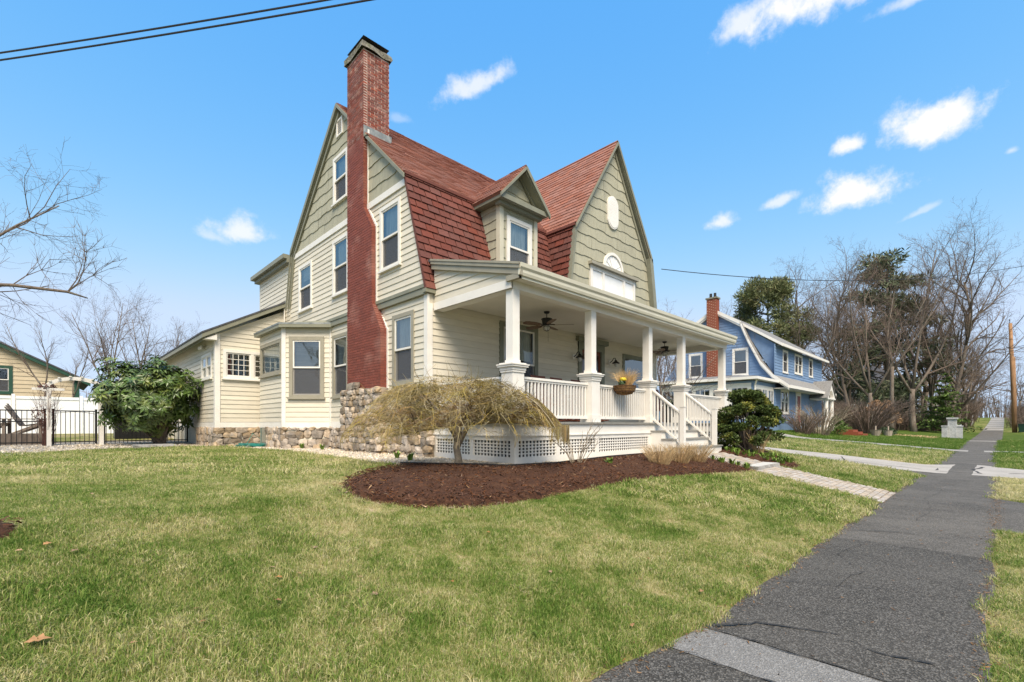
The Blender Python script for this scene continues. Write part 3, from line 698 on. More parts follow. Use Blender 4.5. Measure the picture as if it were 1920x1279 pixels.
bed('gravel_strip', BACKBED, m['gravelbed'], .01, cell=.25)
def scatter(name, base_v, base_f, loc, rot, scl, mat, tint=True, parent=None, kind='stuff'):
    """many small pieces baked into one mesh; rot = (n,3) euler, scl = (n,3)"""
    n = len(loc); bv = np.array(base_v, float); bf = np.array(base_f)
    cx, sx = np.cos(rot[:, 0]), np.sin(rot[:, 0]); cy, sy = np.cos(rot[:, 1]), np.sin(rot[:, 1]); cz, sz = np.cos(rot[:, 2]), np.sin(rot[:, 2])
    Rm = np.empty((n, 3, 3)); Rm[:, 0, 0] = cy * cz; Rm[:, 0, 1] = sx * sy * cz - cx * sz; Rm[:, 0, 2] = cx * sy * cz + sx * sz
    Rm[:, 1, 0] = cy * sz; Rm[:, 1, 1] = sx * sy * sz + cx * cz; Rm[:, 1, 2] = cx * sy * sz - sx * cz
    Rm[:, 2, 0] = -sy; Rm[:, 2, 1] = sx * cy; Rm[:, 2, 2] = cx * cy
    v = np.einsum('nij,nkj->nki', Rm, bv[None] * scl[:, None, :]) + loc[:, None, :]
    k = len(bv); f = bf[None] + (np.arange(n) * k)[:, None, None]
    v = v.reshape(-1, 3); f = f.reshape(-1, bf.shape[1]); me = bpy.data.meshes.new(name)
    me.vertices.add(len(v)); me.vertices.foreach_set('co', v.astype(np.float32).ravel()); nl = bf.shape[1]
    me.loops.add(f.size); me.loops.foreach_set('vertex_index', f.astype(np.int32).ravel()); me.polygons.add(len(f))
    me.polygons.foreach_set('loop_start', (np.arange(len(f)) * nl).astype(np.int32))
    me.update(calc_edges=True); me.validate()
    if tint:
        at = me.attributes.new('tint', 'FLOAT', 'POINT'); at.data.foreach_set('value', np.repeat(npr.random(n), k).astype(np.float32))
    me.materials.append(mat)
    if name is None: return me
    return put(name, me, parent, kind=kind)
OCT_V = [(1, 0, 0), (-1, 0, 0), (0, 1, 0), (0, -1, 0), (0, 0, 1), (0, 0, -1)]
OCT_F = [(0, 2, 4), (2, 1, 4), (1, 3, 4), (3, 0, 4), (2, 0, 5), (1, 2, 5), (3, 1, 5), (0, 3, 5)]
def pts_in(poly, n):
    P = np.array(poly); lo, hi = P.min(0), P.max(0); q = lo + npr.random((n * 3, 2)) * (hi - lo); q = q[inside(q[:, 0], q[:, 1], poly)]; return q[:n]
q = pts_in(GRAVEL, 9000); n = len(q); s = npr.uniform(.012, .03, (n, 1)) * npr.uniform(.7, 1.3, (n, 3))
scatter('pebbles', OCT_V, OCT_F, np.column_stack([q, terr(q[:, 0], q[:, 1]) + .026]), npr.uniform(0, 6.28, (n, 3)), s, m['pebble'])
q = pts_in([(-9, 15.6), (-4, 15.8), (-.8, 15.3), (.1, 17.3), (1.2, 18.6), (3.3, 19.2), (3.6, 21.5), (-9, 21.6)], 5000); n = len(q); s = npr.uniform(.02, .04, (n, 1)) * npr.uniform(.7, 1.3, (n, 3))
scatter('pebbles', OCT_V, OCT_F, np.column_stack([q, terr(q[:, 0], q[:, 1]) + .025]), npr.uniform(0, 6.28, (n, 3)), s, m['pebble'])
def mulch_z(q, rise, poly):
    return terr(q[:, 0], q[:, 1]) + rise + .012
CHIP_V = [(-1, -.3, 0), (1, -.22, .1), (.9, .3, 0), (-.8, .2, -.1), (0, 0, .25)]
CHIP_F = [(0, 1, 4), (1, 2, 4), (2, 3, 4), (3, 0, 4)]
for (poly, rise, cnt) in ((MULCH, .07, 15000), (BEDR, .06, 3500), (LEFTBED, .05, 900)):
    q = pts_in(poly, cnt); n = len(q)
    scatter('mulch_chips', CHIP_V, CHIP_F, np.column_stack([q, mulch_z(q, rise, poly)]), np.column_stack([npr.normal(0, .35, n), npr.normal(0, .35, n), npr.uniform(0, 6.28, n)]), npr.uniform(.009, .035, (n, 1)) * np.array([[1, .7, .7]]), m['chip'])
ed = MB(); epts = [(11.2, 5.79), (8.6, 5.79), (6.6, 5.56), (5.52, 5.73), (4.96, 6.41), (4.36, 7.24), (4.40, 8.2), (4.5, 9.7), (4.57, 12.6), (4.45, 14.2), (4.2, 15.6)]
for i in range(len(epts) - 1):
    a, b = Vector(epts[i]), Vector(epts[i + 1]); k = 6; nn = Vector((-(b - a).y, (b - a).x)).normalized() * .012
    for j in range(k):
        p, r_ = a + (b - a) * (j / k), a + (b - a) * ((j + 1) / k); hz = .10 if i < 5 else .035
        ed.hexa([(p.x - nn.x, p.y - nn.y, T(p.x, p.y) - .02), (r_.x - nn.x, r_.y - nn.y, T(r_.x, r_.y) - .02), (r_.x + nn.x, r_.y + nn.y, T(r_.x, r_.y) - .02), (p.x + nn.x, p.y + nn.y, T(p.x, p.y) - .02),
                 (p.x - nn.x, p.y - nn.y, T(p.x, p.y) + hz), (r_.x - nn.x, r_.y - nn.y, T(r_.x, r_.y) + hz), (r_.x + nn.x, r_.y + nn.y, T(r_.x, r_.y) + hz), (p.x + nn.x, p.y + nn.y, T(p.x, p.y) + hz)])
tag(mk('lawn_edging', ed, m['edging']), 'thin black plastic edging between gravel and mulch bed', 'edging')

# soil, grit and leaf crumbs gathered along the walk's edges and spilled round the bed
n = 5200; X = npr.uniform(1.2, 19, n); side = npr.random(n) < .6; off = npr.normal(0, .045, n) - np.abs(npr.normal(0, .05, n)) * npr.choice([0, 1], n)
Y = np.where(side, walk_y(X)[0] + .01 + off, walk_y(X)[1] - .01 - off)
scatter('edge_litter', CHIP_V, CHIP_F, np.column_stack([X, Y, terr(X, Y) + .018]), np.column_stack([npr.normal(0, .4, n), npr.normal(0, .4, n), npr.uniform(0, 6.28, n)]), npr.uniform(.004, .016, (n, 1)) * np.array([[1, .8, .8]]), m['litter'])
n = 260; X = npr.uniform(2, 16, n); Y = npr.uniform(.1, 1.45, n)
scatter('pavement_grit', CHIP_V, CHIP_F, np.column_stack([X, Y, terr(X, Y) + .027]), np.column_stack([npr.normal(0, .3, n), npr.normal(0, .3, n), npr.uniform(0, 6.28, n)]), npr.uniform(.004, .018, (n, 1)) * np.array([[1, .8, .8]]), m['litter'])
P_ = np.array(MULCH); k_ = npr.integers(0, len(P_), 900); f_ = npr.random((900, 1)); q = P_[k_] * (1 - f_) + np.roll(P_, -1, 0)[k_] * f_ + npr.normal(0, .07, (900, 2)); n = len(q)
scatter('mulch_spill', CHIP_V, CHIP_F, np.column_stack([q, terr(q[:, 0], q[:, 1]) + .03]), np.column_stack([npr.normal(0, .4, n), npr.normal(0, .4, n), npr.uniform(0, 6.28, n)]), npr.uniform(.01, .04, (n, 1)) * np.array([[1, .6, .7]]), m['litter'])
q = pts_in(MULCH, 420); n = len(q)
scatter('mulch_debris', CHIP_V, CHIP_F, np.column_stack([q, terr(q[:, 0], q[:, 1]) + .09]), np.column_stack([npr.normal(0, .3, n), npr.normal(0, .3, n), npr.uniform(0, 6.28, n)]), npr.uniform(.012, .045, (n, 1)) * np.array([[1, .35, .7]]), m['litter'])
# ---- grass: clumps of blades instanced over the lawn
def clump(seed, nb, rad, h, w):
    r = random.Random(seed); mb = MB()
    for _ in range(nb):
        a = r.uniform(0, 6.283); d = rad * math.sqrt(r.random()); x, y = d * math.cos(a), d * math.sin(a)
        b = r.uniform(0, 6.283); hh = h * (r.uniform(.4, 1.1) if r.random() < .85 else r.uniform(1.1, 1.8)); lean = hh * r.uniform(.15, 1.6); hh *= 1.0 if lean < hh else .75; la = r.uniform(0, 6.283)
        dx, dy = math.cos(b) * w, math.sin(b) * w; lx, ly = math.cos(la) * lean, math.sin(la) * lean
        mb.tint = r.random()
        p0 = (x - dx, y - dy, -.01); p1 = (x + dx, y + dy, -.01); q0 = (x + lx * .35 - dx * .8, y + ly * .35 - dy * .8, hh * .62); q1 = (x + lx * .35 + dx * .8, y + ly * .35 + dy * .8, hh * .62); tpt = (x + lx, y + ly, hh * .95)
        mb.add([p0, p1, q1, q0, tpt], [(0, 1, 2, 3), (3, 2, 4)])
    return mb.mesh('grass_clump', m['blade'])
protos = [bpy.data.objects.new('grass_clump', clump(s, 42, .085, .032, .0020)) for s in range(4)] + [bpy.data.objects.new('grass_clump', clump(s, 46, .16, .038, .0042)) for s in range(10, 13)]
HOUSE_FOOT = [(6.0, 6.1), (16.8, 6.1), (16.8, 20), (3.7, 26), (3.7, 17.4), (4.8, 17), (4.8, 14.6), (5.9, 13.6)]
def lawn_points(x0, x1, y0, y1, dens_near):
    A = (x1 - x0) * (y1 - y0); n = int(A * dens_near); X = npr.uniform(x0, x1, n); Y = npr.uniform(y0, y1, n)
    d = math.cos(YAW) * X + math.sin(YAW) * Y; lat = math.sin(YAW) * X - math.cos(YAW) * Y
    ok = (d > .8) & (np.abs(lat) < d * 1.13 + .6)
    return X[ok], Y[ok], d[ok]
def grass(name, x0, x1, y0, y1, mask, dens, far0, label=None):
    X, Y, d = lawn_points(x0, x1, y0, y1, dens)
    ok = mask(X, Y); p = np.clip((far0 / np.maximum(d, far0)) ** 1.25, .03, 1); ok &= npr.random(len(X)) < p
    X, Y, d, p = X[ok], Y[ok], d[ok], p[ok]
    big = d > 7
    me = bpy.data.meshes.new(name); me.vertices.add(len(X)); me.vertices.foreach_set('co', np.column_stack([X, Y, terr(X, Y) + .004]).astype(np.float32).ravel())
    at = me.attributes.new('idx', 'INT', 'POINT'); at.data.foreach_set('value', np.where(big, npr.integers(4, 7, len(X)), npr.integers(0, 4, len(X))).astype(np.int32))
    at = me.attributes.new('rot', 'FLOAT_VECTOR', 'POINT'); at.data.foreach_set('vector', np.column_stack([npr.normal(0, .08, len(X)), npr.normal(0, .08, len(X)), npr.uniform(0, 6.28, len(X))]).astype(np.float32).ravel())
    sc_ = npr.uniform(.6, 1.25, len(X)) * np.clip(d / 12, 1, 1.8) * (1.06 + .20 * np.sin(X * 2.3 + np.sin(Y * 1.7) * 2) * np.sin(Y * 2.9 + np.cos(X * 1.3) * 2) + .18 * np.sin(X * 7.1 + Y * 5.3)); at = me.attributes.new('scl', 'FLOAT', 'POINT'); at.data.foreach_set('value', sc_.astype(np.float32))
    o = put(name, me, None, kind='stuff'); me.materials.append(m['blade'])
    g = bpy.data.node_groups.new(name, 'GeometryNodeTree'); L = g.links.new
    g.interface.new_socket(name='Geometry', in_out='INPUT', socket_type='NodeSocketGeometry'); g.interface.new_socket(name='Geometry', in_out='OUTPUT', socket_type='NodeSocketGeometry')
    gi, go = N(g, 'NodeGroupInput'), N(g, 'NodeGroupOutput'); ip = N(g, 'GeometryNodeInstanceOnPoints'); jn = N(g, 'GeometryNodeGeometryToInstance')
    for pr in reversed(protos):
        oi = N(g, 'GeometryNodeObjectInfo'); oi.inputs['Object'].default_value = pr; L(oi.outputs['Geometry'], jn.inputs[0])
    def named(nm, ty):
        a = N(g, 'GeometryNodeInputNamedAttribute', data_type=ty); a.inputs['Name'].default_value = nm; return a.outputs[0]
    L(gi.outputs[0], ip.inputs['Points']); L(jn.outputs[0], ip.inputs['Instance']); ip.inputs['Pick Instance'].default_value = True
    L(named('idx', 'INT'), ip.inputs['Instance Index']); L(named('rot', 'FLOAT_VECTOR'), ip.inputs['Rotation']); L(named('scl', 'FLOAT'), ip.inputs['Scale'])
    L(ip.outputs[0], go.inputs[0])
    md = o.modifiers.new('scatter', 'NODES'); md.node_group = g
    return o
def near_edge(X): 
    return 1.5 + .17 * np.clip((3.3 - X) / 1.2, 0, 1) + .025 * np.sin(X * 3.1) + .015 * np.sin(X * 7.7 + 1)
def mask_lawn(X, Y):
    ok = Y > near_edge(X) + .02
    for p in (MULCH, BEDR, LEFTBED, GRAVEL, BACKBED, HOUSE_FOOT): ok &= ~inside(X, Y, p)
    ok &= ~((X > WX0 - .02) & (X < WX1 + .02) & (Y < 6.2)); ok &= X < 19.0 + .05 * Y - .9 * np.clip(2.6 - Y, 0, 2)
    return ok
g1 = grass('grass', -9, 19, 1.45, 17.8, mask_lawn, 760, 3.6); tag(g1, 'short patchy green and straw coloured lawn before the cream house', 'grass')
def mask_verge(X, Y):
    b = .06 - .012 * X + .03 * np.sin(X * 2.3 + 2) + .02 * np.sin(X * 6.1)
    return (Y < b - .02) & ~((X > 9.55 + .25 * np.sin(Y * 2)) & (X < 13.4 + .3 * np.sin(Y * 3 + 1))) & ~((X > 18.9) & (X < 23.2)) & ~((X > 35.4) & (X < 38))
g2 = grass('grass', 1, 60, -3.2, .2, mask_verge, 420, 4.5); tag(g2, 'grass verge between the sidewalk and the street', 'grass')
def mask_far(X, Y):
    return (Y > 1.52) & (X > np.where(Y < 9, 23.0 + .06 * Y, 23.6)) & ~((X > 35.2 - .12 * Y) & (X < 38.4 - .1 * Y)) & (Y < 11)
g3 = grass('grass', 23, 60, 1.5, 11, mask_far, 120, 9.0); tag(g3, 'bright green lawn before the blue house', 'grass')

# ================================================================ the cream house
house = thing('cream_house', (11, 12, .74), 'large cream clapboard gambrel house with red shingle roof, tall brick chimney and white porch', 'house')
XL, XU, YW = 5.97, 5.92, 8.75          # lower left wall, upper left wall, front wall
BL = Basis((XL, 0, 0), (0, 1, 0), (-1, 0, 0)); BU = Basis((XU, 0, 0), (0, 1, 0), (-1, 0, 0)); BF = Basis((0, YW, 0), (1, 0, 0), (0, -1, 0))
EXP = .148
def window(par, B, u0, u1, z0, z1, style='hung', cas=.095, cmat='white', smat='white', grid=None, blind=None, pane='pane', head=0., back='room', sillmat=None, name='window', screen=True):
    mb = MB(); n1 = .045
    bbox(mb, B, u0, u0 + cas, z0, z1, -.02, n1); bbox(mb, B, u1 - cas, u1, z0, z1, -.02, n1); bbox(mb, B, u0 + cas, u1 - cas, z1 - cas, z1, -.02, n1); bbox(mb, B, u0 + cas, u1 - cas, z0, z0 + cas * .8, -.02, n1 - .003)
    if head: bbox(mb, B, u0 - .04, u1 + .04, z1 + .001, z1 + head, -.02, n1 + .06)
    w = mk(name, mb, m[cmat], par)
    sl = MB(); bbox(sl, B, u0 - .035, u1 + .035, z0 - .045, z0 - .001, -.02, n1 + .04); mk('sill', sl, m[sillmat or cmat], w)
    a0, a1, b0, b1 = u0 + cas, u1 - cas, z0 + cas * .8, z1 - cas; t = .042
    def sash(c0, c1, d0, d1, n0, n2, g=None):
        s_ = MB(); bbox(s_, B, c0, c0 + t, d0, d1, n0, n2); bbox(s_, B, c1 - t, c1, d0, d1, n0, n2); bbox(s_, B, c0 + t, c1 - t, d1 - t, d1, n0, n2); bbox(s_, B, c0 + t, c1 - t, d0, d0 + t * 1.1, n0, n2)
        if g:
            for i in range(1, g[0]): u = c0 + t + (c1 - c0 - 2 * t) * i / g[0]; bbox(s_, B, u - .008, u + .008, d0 + t * 1.1, d1 - t, n0 + .004, n2 - .004)
            for i in range(1, g[1]): zz = d0 + t + (d1 - d0 - 2 * t) * i / g[1]; bbox(s_, B, c0 + t, c1 - t, zz - .008, zz + .008, n0 + .005, n2 - .005)
        so = mk('sash', s_, m[smat], w)
        p = MB(); nn = (n0 + n2) / 2; B.face(p, c0 + t, c1 - t, d0 + t, d1 - t, nn); mk('pane', p, m[pane], w)
    if style == 'hung':
        mid = (b0 + b1) / 2; sash(a0, a1, mid - .02, b1, -.005, .028, grid); sash(a0, a1, b0, mid + .02, -.042, -.008, grid)
        if screen:
            q_ = MB(); q_.quad(B.P(a0 + .01, b0 + .01, -.004), B.P(a1 - .01, b0 + .01, -.004), B.P(a1 - .01, mid - .025, -.004), B.P(a0 + .01, mid - .025, -.004)); mk('insect_screen', q_, m['screen'], w)
    elif style == 'fixed': sash(a0, a1, b0, b1, -.02, .02, grid)
    elif style == 'pair':
        mid = (a0 + a1) / 2; mu = MB(); bbox(mu, B, mid - .05, mid + .05, b0, b1, -.02, n1 - .004); mk('mullion', mu, m[cmat], w)
        for (c0, c1) in ((a0, mid - .05), (mid + .05, a1)):
            if grid and grid[0] == 'h':
                mz = (b0 + b1) / 2; sash(c0, c1, mz - .015, b1, -.005, .025, None); sash(c0, c1, b0, mz + .015, -.04, -.008, None)
            else: sash(c0, c1, b0, b1, -.02, .02, grid)
    iv = MB(); D = -.42
    P = [B.P(a0, b0, -.045), B.P(a1, b0, -.045), B.P(a1, b1, -.045), B.P(a0, b1, -.045), B.P(a0, b0, D), B.P(a1, b0, D), B.P(a1, b1, D), B.P(a0, b1, D)]
    iv.add(P, [(4, 5, 6, 7), (0, 1, 5, 4), (1, 2, 6, 5), (2, 3, 7, 6), (3, 0, 4, 7)]); mk('recess', iv, m[back], w)
    if blind:
        kind, fr, matn = blind
        bl = MB(); zb = b1 - (b1 - b0) * fr
        if kind == 'slats':
            k = int((b1 - zb) / .035)
            for i in range(k): z_ = b1 - .02 - i * .035; bl.quad(B.P(a0 + .01, z_, -.08), B.P(a1 - .01, z_, -.08), B.P(a1 - .01, z_ - .026, -.1), B.P(a0 + .01, z_ - .026, -.1))
        elif kind == 'drape':
            k = 26
            for i in range(k):
                ua = a0 + (a1 - a0) * i / k; ub = a0 + (a1 - a0) * (i + 1) / k; na = -.1 + .02 * math.sin(i * 1.9); nb = -.1 + .02 * math.sin((i + 1) * 1.9)
                bl.quad(B.P(ua, zb, na), B.P(ub, zb, nb), B.P(ub, b1, nb), B.P(ua, b1, na))
        else: bl.quad(B.P(a0, zb, -.075), B.P(a1, zb, -.075), B.P(a1, b1, -.075), B.P(a0, b1, -.075))
        mk('blind', bl, m[matn], w)
    return w
def hole(u0, u1, z0, z1, c=.03): return (u0 + c, u1 - c, z0 + c, z1 - c)
def ovh(u0, u1, z0, z1): return (u0, u1, z0, z1)
# ---------------- left side walls
W1R = (9.28, 10.22, 2.46, 4.14); W1C = (12.62, 13.64, 2.30, 4.12)
W2R = (9.78, 10.74, 5.32, 6.90); W2A = (15.08, 16.16, 5.24, 6.72); W2B = (12.5, 13.52, 5.25, 6.86); WAT = (12.56, 13.48, 7.90, 9.25); VENT = (12.86, 13.24, 9.78, 10.26)
CH_L = (10.62, 12.3, 0, 5); CH_U = (11.02, 12.3, 4, 6.8); CH_G = (11.5, 12.3, 6.8, 12)
low = [(YW, .7), (13.85, .7), (13.85, 4.5), (YW, 4.5)]
wl = wall('left_wall', BL, low, [hole(*W1R), hole(*W1C)], m['cream'], house)
siding(wl, BL, [(YW + .11, 1.58), (13.80, 1.58), (13.80, 4.40), (YW + .11, 4.40)], [W1R, W1C, CH_L], 1.58, 4.40, EXP, m['cream'])
tr = MB(); bbox(tr, BL, YW - .02, 10.6, 1.40, 1.58, -.02, .03); mk('water_table', tr, m['white'], wl)
tr = MB(); bbox(tr, BL, 12.3, 13.84, 1.40, 1.58, -.02, .03); mk('water_table', tr, m['white'], wl)
cb = MB(); bbox(cb, BL, YW - .03, YW + .11, 1.40, 4.42, -.02, .036); cb.box(XL - .033, XL + .10, YW - .035, YW + .01, 1.405, 4.2); mk('corner_board', cb, m['white'], wl)
cb = MB(); bbox(cb, BL, 13.78, 13.86, 1.40, 4.40, -.02, .034); mk('corner_board', cb, m['white'], wl)
cb = MB(); bbox(cb, BL, 10.44, 10.53, 2.4, 3.86, -.02, .034); cb.prism([BL.P(10.44, 3.86, -.02), BL.P(10.53, 3.86, -.02), BL.P(10.97, 4.42, -.02), BL.P(10.87, 4.42, -.02)], BL.N * .054); mk('chimney_trim', cb, m['white'], wl)
up = [(8.74, 4.45), (9.62, 7.42), (13.1, 10.62), (16.6, 7.42), (16.98, 5.4), (17.05, 4.45)]
UH = [W2R, W2A, W2B, WAT, VENT]
wu = wall('upper_left_wall', BU, up, [hole(*h) for h in UH], m['sage'], house)
siding(wu, BU, up, [W2R, W2A, W2B, CH_U, (11.4, 12.3, 6.5, 7.2)], 4.60, 7.08, EXP, m['cream'])
wavy(wu, BU, up, [WAT, VENT, (11.5, 12.3, 6.8, 12)], 7.24, 10.6, .31, m['sage'])
bd = MB(); bbox(bd, BU, 9.57, 11.46, 7.09, 7.25, -.01, .045); mk('frieze_band', bd, m['white'], wu); bd = MB(); bbox(bd, BU, 12.3, 16.62, 7.09, 7.25, -.01, .045); mk('frieze_band', bd, m['white'], wu)
bl_ = MB(); bbox(bl_, BU, 8.72, 11.0, 4.40, 4.54, -.1, .03); bbox(bl_, BU, 8.72, 11.0, 4.54, 4.62, -.02, .05); bbox(bl_, BU, 12.3, 17.0, 4.40, 4.54, -.1, .03); bbox(bl_, BU, 12.3, 17.0, 4.54, 4.62, -.02, .05); mk('belt_course', bl_, m['sagetrim'], wu)
ct = MB(); bbox(ct, BU, 11.36, 11.45, 7.2, 9.2, -.01, .04)
ct.prism([BU.P(11.36, 7.2, -.01), BU.P(11.45, 7.2, -.01), BU.P(11.0, 6.56, -.01), BU.P(10.9, 6.56, -.01)], BU.N * .05); bbox(ct, BU, 10.9, 10.98, 4.62, 6.56, -.01, .04); mk('chimney_trim', ct, m['white'], wu)
window(house, BL, *W1R, cmat='greytrim', blind=('drape', .5, 'curtain')); window(house, BL, *W1C, cmat='greytrim', blind=('slats', .5, 'blind'))
window(house, BU, *W2R, cas=.085, blind=('plain', .48, 'curtain')); window(house, BU, *W2A, cas=.08, blind=('plain', .3, 'blind')); window(house, BU, *W2B, cas=.085, blind=('drape', .42, 'curtain')); window(house, BU, *WAT, cas=.085, blind=('plain', .5, 'curtain'))
vb = MB(); u0, u1, z0, z1 = VENT
bbox(vb, BU, u0, u0 + .05, z0, z1, -.02, .05); bbox(vb, BU, u1 - .05, u1, z0, z1, -.02, .05); bbox(vb, BU, u0 + .05, u1 - .05, z1 - .05, z1, -.02, .05); bbox(vb, BU, u0 + .05, u1 - .05, z0, z0 + .05, -.02, .05)
vt = mk('gable_vent', vb, m['white'], house)
for i in range(7):
    s_ = MB(); z = z0 + .06 + i * .052; s_.hexa([BU.P(u0 + .05, z, .03), BU.P(u1 - .05, z, .03), BU.P(u1 - .05, z + .03, -.02), BU.P(u0 + .05, z + .03, -.02), BU.P(u0 + .05, z + .012, .03), BU.P(u1 - .05, z + .012, .03), BU.P(u1 - .05, z + .042, -.02), BU.P(u0 + .05, z + .042, -.02)]); mk('slat', s_, m['white'], vt)
vb = MB(); vb.quad(BU.P(u0, z0, -.06), BU.P(u1, z0, -.06), BU.P(u1, z1, -.06), BU.P(u0, z1, -.06)); mk('vent_back', vb, m['room'], vt)

# ---------------- front wall under the porch
FW1 = (8.12, 9.55, 2.1, 4.14); FD = (11.36, 12.72, 1.56, 4.12); FW2 = (13.82, 15.45, 2.2, 3.90)
wf = wall('front_wall', BF, [(XL, .7), (16.15, .7), (16.15, 4.6), (XL, 4.6)], [hole(*FW1), hole(*FD), hole(*FW2)], m['cream'], house)
siding(wf, BF, [(XL + .09, 1.58), (16.05, 1.58), (16.05, 4.22), (XL + .09, 4.22)], [FW1, FD, FW2], 1.58, 4.22, EXP, m['cream'])
cb = MB(); bbox(cb, BF, 16.05, 16.16, 1.4, 4.22, -.02, .03); mk('corner_board', cb, m['white'], wf)
window(house, BF, *FW1, cmat='doorgreen', cas=.13, blind=('drape', .44, 'curtain'), pane='paneshade'); window(house, BF, *FW2, style='fixed', cmat='doorgreen', smat='doorgreen', cas=.1, pane='pane')
# door
u0, u1, z0, z1 = FD
db = MB(); bbox(db, BF, u0, u0 + .17, z0, z1 - .1, -.02, .05); bbox(db, BF, u1 - .17, u1, z0, z1 - .1, -.02, .05); bbox(db, BF, u0, u1, z1 - .32, z1 - .1, -.02, .056); bbox(db, BF, u0 - .1, u1 + .1, z1 - .10, z1 + .04, -.02, .14)
fd = mk('front_door', db, m['doorgreen'], house)
for nm, (a, b, c, d, e) in {'screen_frame': (u0 + .17, u1 - .17, z0, z1 - .32, -.01)}.items():
    fb = MB(); bbox(fb, BF, a, a + .09, c, d, e - .03, e); bbox(fb, BF, b - .09, b, c, d, e - .03, e); bbox(fb, BF, a + .09, b - .09, d - .1, d, e - .03, e); bbox(fb, BF, a + .09, b - .09, c, c + .22, e - .03, e); bbox(fb, BF, a + .09, b - .09, c + .95, c + 1.04, e - .03, e); mk(nm, fb, m['door'], fd)
    pb = MB(); pb.quad(BF.P(a + .09, c + .2, e - .015), BF.P(b - .09, c + .2, e - .015), BF.P(b - .09, d - .1, e - .015), BF.P(a + .09, d - .1, e - .015)); mk('pane', pb, m['paneshade'], fd)
    pb = MB(); bbox(pb, BF, a, b, c, d, e - .14, e - .09); mk('door_panel', pb, m['door'], fd)
hb = MB(); bbox(hb, BF, u0 + .2, u0 + .23, z0 + .95, z0 + 1.12, 0, .05); mk('handle', hb, m['dark'], fd)

# ---------------- the bay
bx, by0, by1 = 4.95, 14.82, 17.0
BB = Basis((XL, 13.85, 0), (bx - XL, by0 - 13.85, 0), (-(by0 - 13.85), -(XL - bx), 0)); LB = math.hypot(bx - XL, by0 - 13.85)
BA = Basis((bx, 0, 0), (0, 1, 0), (-1, 0, 0))
WB = (LB / 2 - .52, LB / 2 + .52, 2.30, 4.13); WA = (by0 + .12, by1 - .12, 3.05, 4.06)
bay = wall('bay', BB, [(0, .7), (LB, .7), (LB, 4.45), (0, 4.45)], [hole(*WB)], m['cream'], house)
siding(bay, BB, [(.03, 1.58), (LB - .07, 1.58), (LB - .07, 4.4), (.03, 4.4)], [WB], 1.58, 4.40, EXP, m['cream'])
b2 = wall('bay_side', BA, [(by0, .7), (by1, .7), (by1, 4.45), (by0, 4.45)], [hole(*WA)], m['cream'], bay)
siding(bay, BA, [(by0 + .07, 1.58), (by1, 1.58), (by1, 4.4), (by0 + .07, 4.4)], [WA], 1.58, 4.40, EXP, m['cream'])
e_ = MB(); e_.quad((bx, by1, .7), (XL, by1 + .5, .7), (XL, by1 + .5, 4.45), (bx, by1, 4.45)); mk('bay_end', e_, m['cream'], bay)
cb = MB(); bbox(cb, BB, LB - .085, LB + .03, 1.40, 4.40, -.02, .034); bbox(cb, BA, by0 - .02, by0 + .085, 1.402, 4.40, -.02, .032); mk('corner_board', cb, m['white'], bay)
tr = MB(); bbox(tr, BB, .0, LB + .01, 1.40, 1.57, -.02, .026); bbox(tr, BA, by0, by1 + .02, 1.401, 1.57, -.02, .024); mk('water_table', tr, m['white'], bay)
window(house, BB, *WB, cmat='greytrim', cas=.11, blind=('slats', .96, 'blind')); window(house, BA, *WA, style='fixed', cmat='greytrim', smat='greytrim', cas=.08, pane='pane', blind=('plain', 1., 'curtain'))
o_ = .16; rf = MB()
ring = [(XL, 13.85 - o_ * 1.3), (bx - o_ * .45, by0 - o_ * .95), (bx - o_, by0 + .0), (bx - o_, by1 + .05), (XL, by1 + .2)]
ring = [(XL, 13.58), (bx - o_, by0 - .10), (bx - o_, by1 + .1), (XL, by1 + .1)]
k = len(ring); rf.add([(x, y, 4.38) for x, y in ring] + [(x, y, 4.50) for x, y in ring] + [(XL, 14.05, 4.66), (XL, by1, 4.66)], [tuple(range(k))] + [(i, i + 1, k + i + 1, k + i) for i in range(k - 1)] + [(k, k + 1, 2 * k), (k + 1, k + 2, 2 * k + 1, 2 * k), (k + 2, k + 3, 2 * k + 1)])
mk('bay_roof', rf, m['sagetrim'], bay)
rf = MB(); rf.add([(x * 1.0 + (-.01 if x < 5.9 else 0), y, 4.47) for x, y in ring[:3]] + [(x + (-.01 if x < 5.9 else 0), y, 4.52) for x, y in ring[:3]] + [(x + .0, y + .001, 4.52) for x, y in ring[:3]], [(0, 1, 4, 3), (1, 2, 5, 4)]); mk('bay_drip_edge', rf, m['lead'], bay)

# ---------------- rear block and the shed-roofed wing
BR = Basis((XU, 0, 0), (0, 1, 0), (-1, 0, 0))
rb = wall('rear_wall', BR, [(17.0, 4.2), (20.3, 4.2), (20.3, 7.2), (17.0, 7.2)], [], m['cream'], house)
siding(rb, BR, [(17.02, 4.7), (20.25, 4.7), (20.25, 7.12), (17.02, 7.12)], [], 4.7, 7.12, EXP, m['cream'])
bw = MB(); bw.box(XU, 14, 20.3, 20.4, .8, 7.2); mk('rear_back_wall', bw, m['cream'], rb)
cr = MB(); cr.box(XU - .28, 14, 16.9, 20.6, 7.20, 7.34); cr.box(XU - .16, 14, 16.9, 20.5, 7.08, 7.20); mk('rear_roof', cr, m['sagetrim'], house)
YG, XW = 17.6, 3.8
BG = Basis((0, YG, 0), (1, 0, 0), (0, -1, 0)); BGL = Basis((XW, 0, 0), (0, 1, 0), (-1, 0, 0))
gp = [(XW, .7), (XU + .05, .7), (XU + .05, 5.55), (XW, 4.42)]
WG = (4.0, 5.75, 3.02, 3.97); WGL = (18.0, 19.5, 3.05, 3.90)
wg = wall('wing_wall', BG, gp, [hole(*WG)], m['cream'], house)
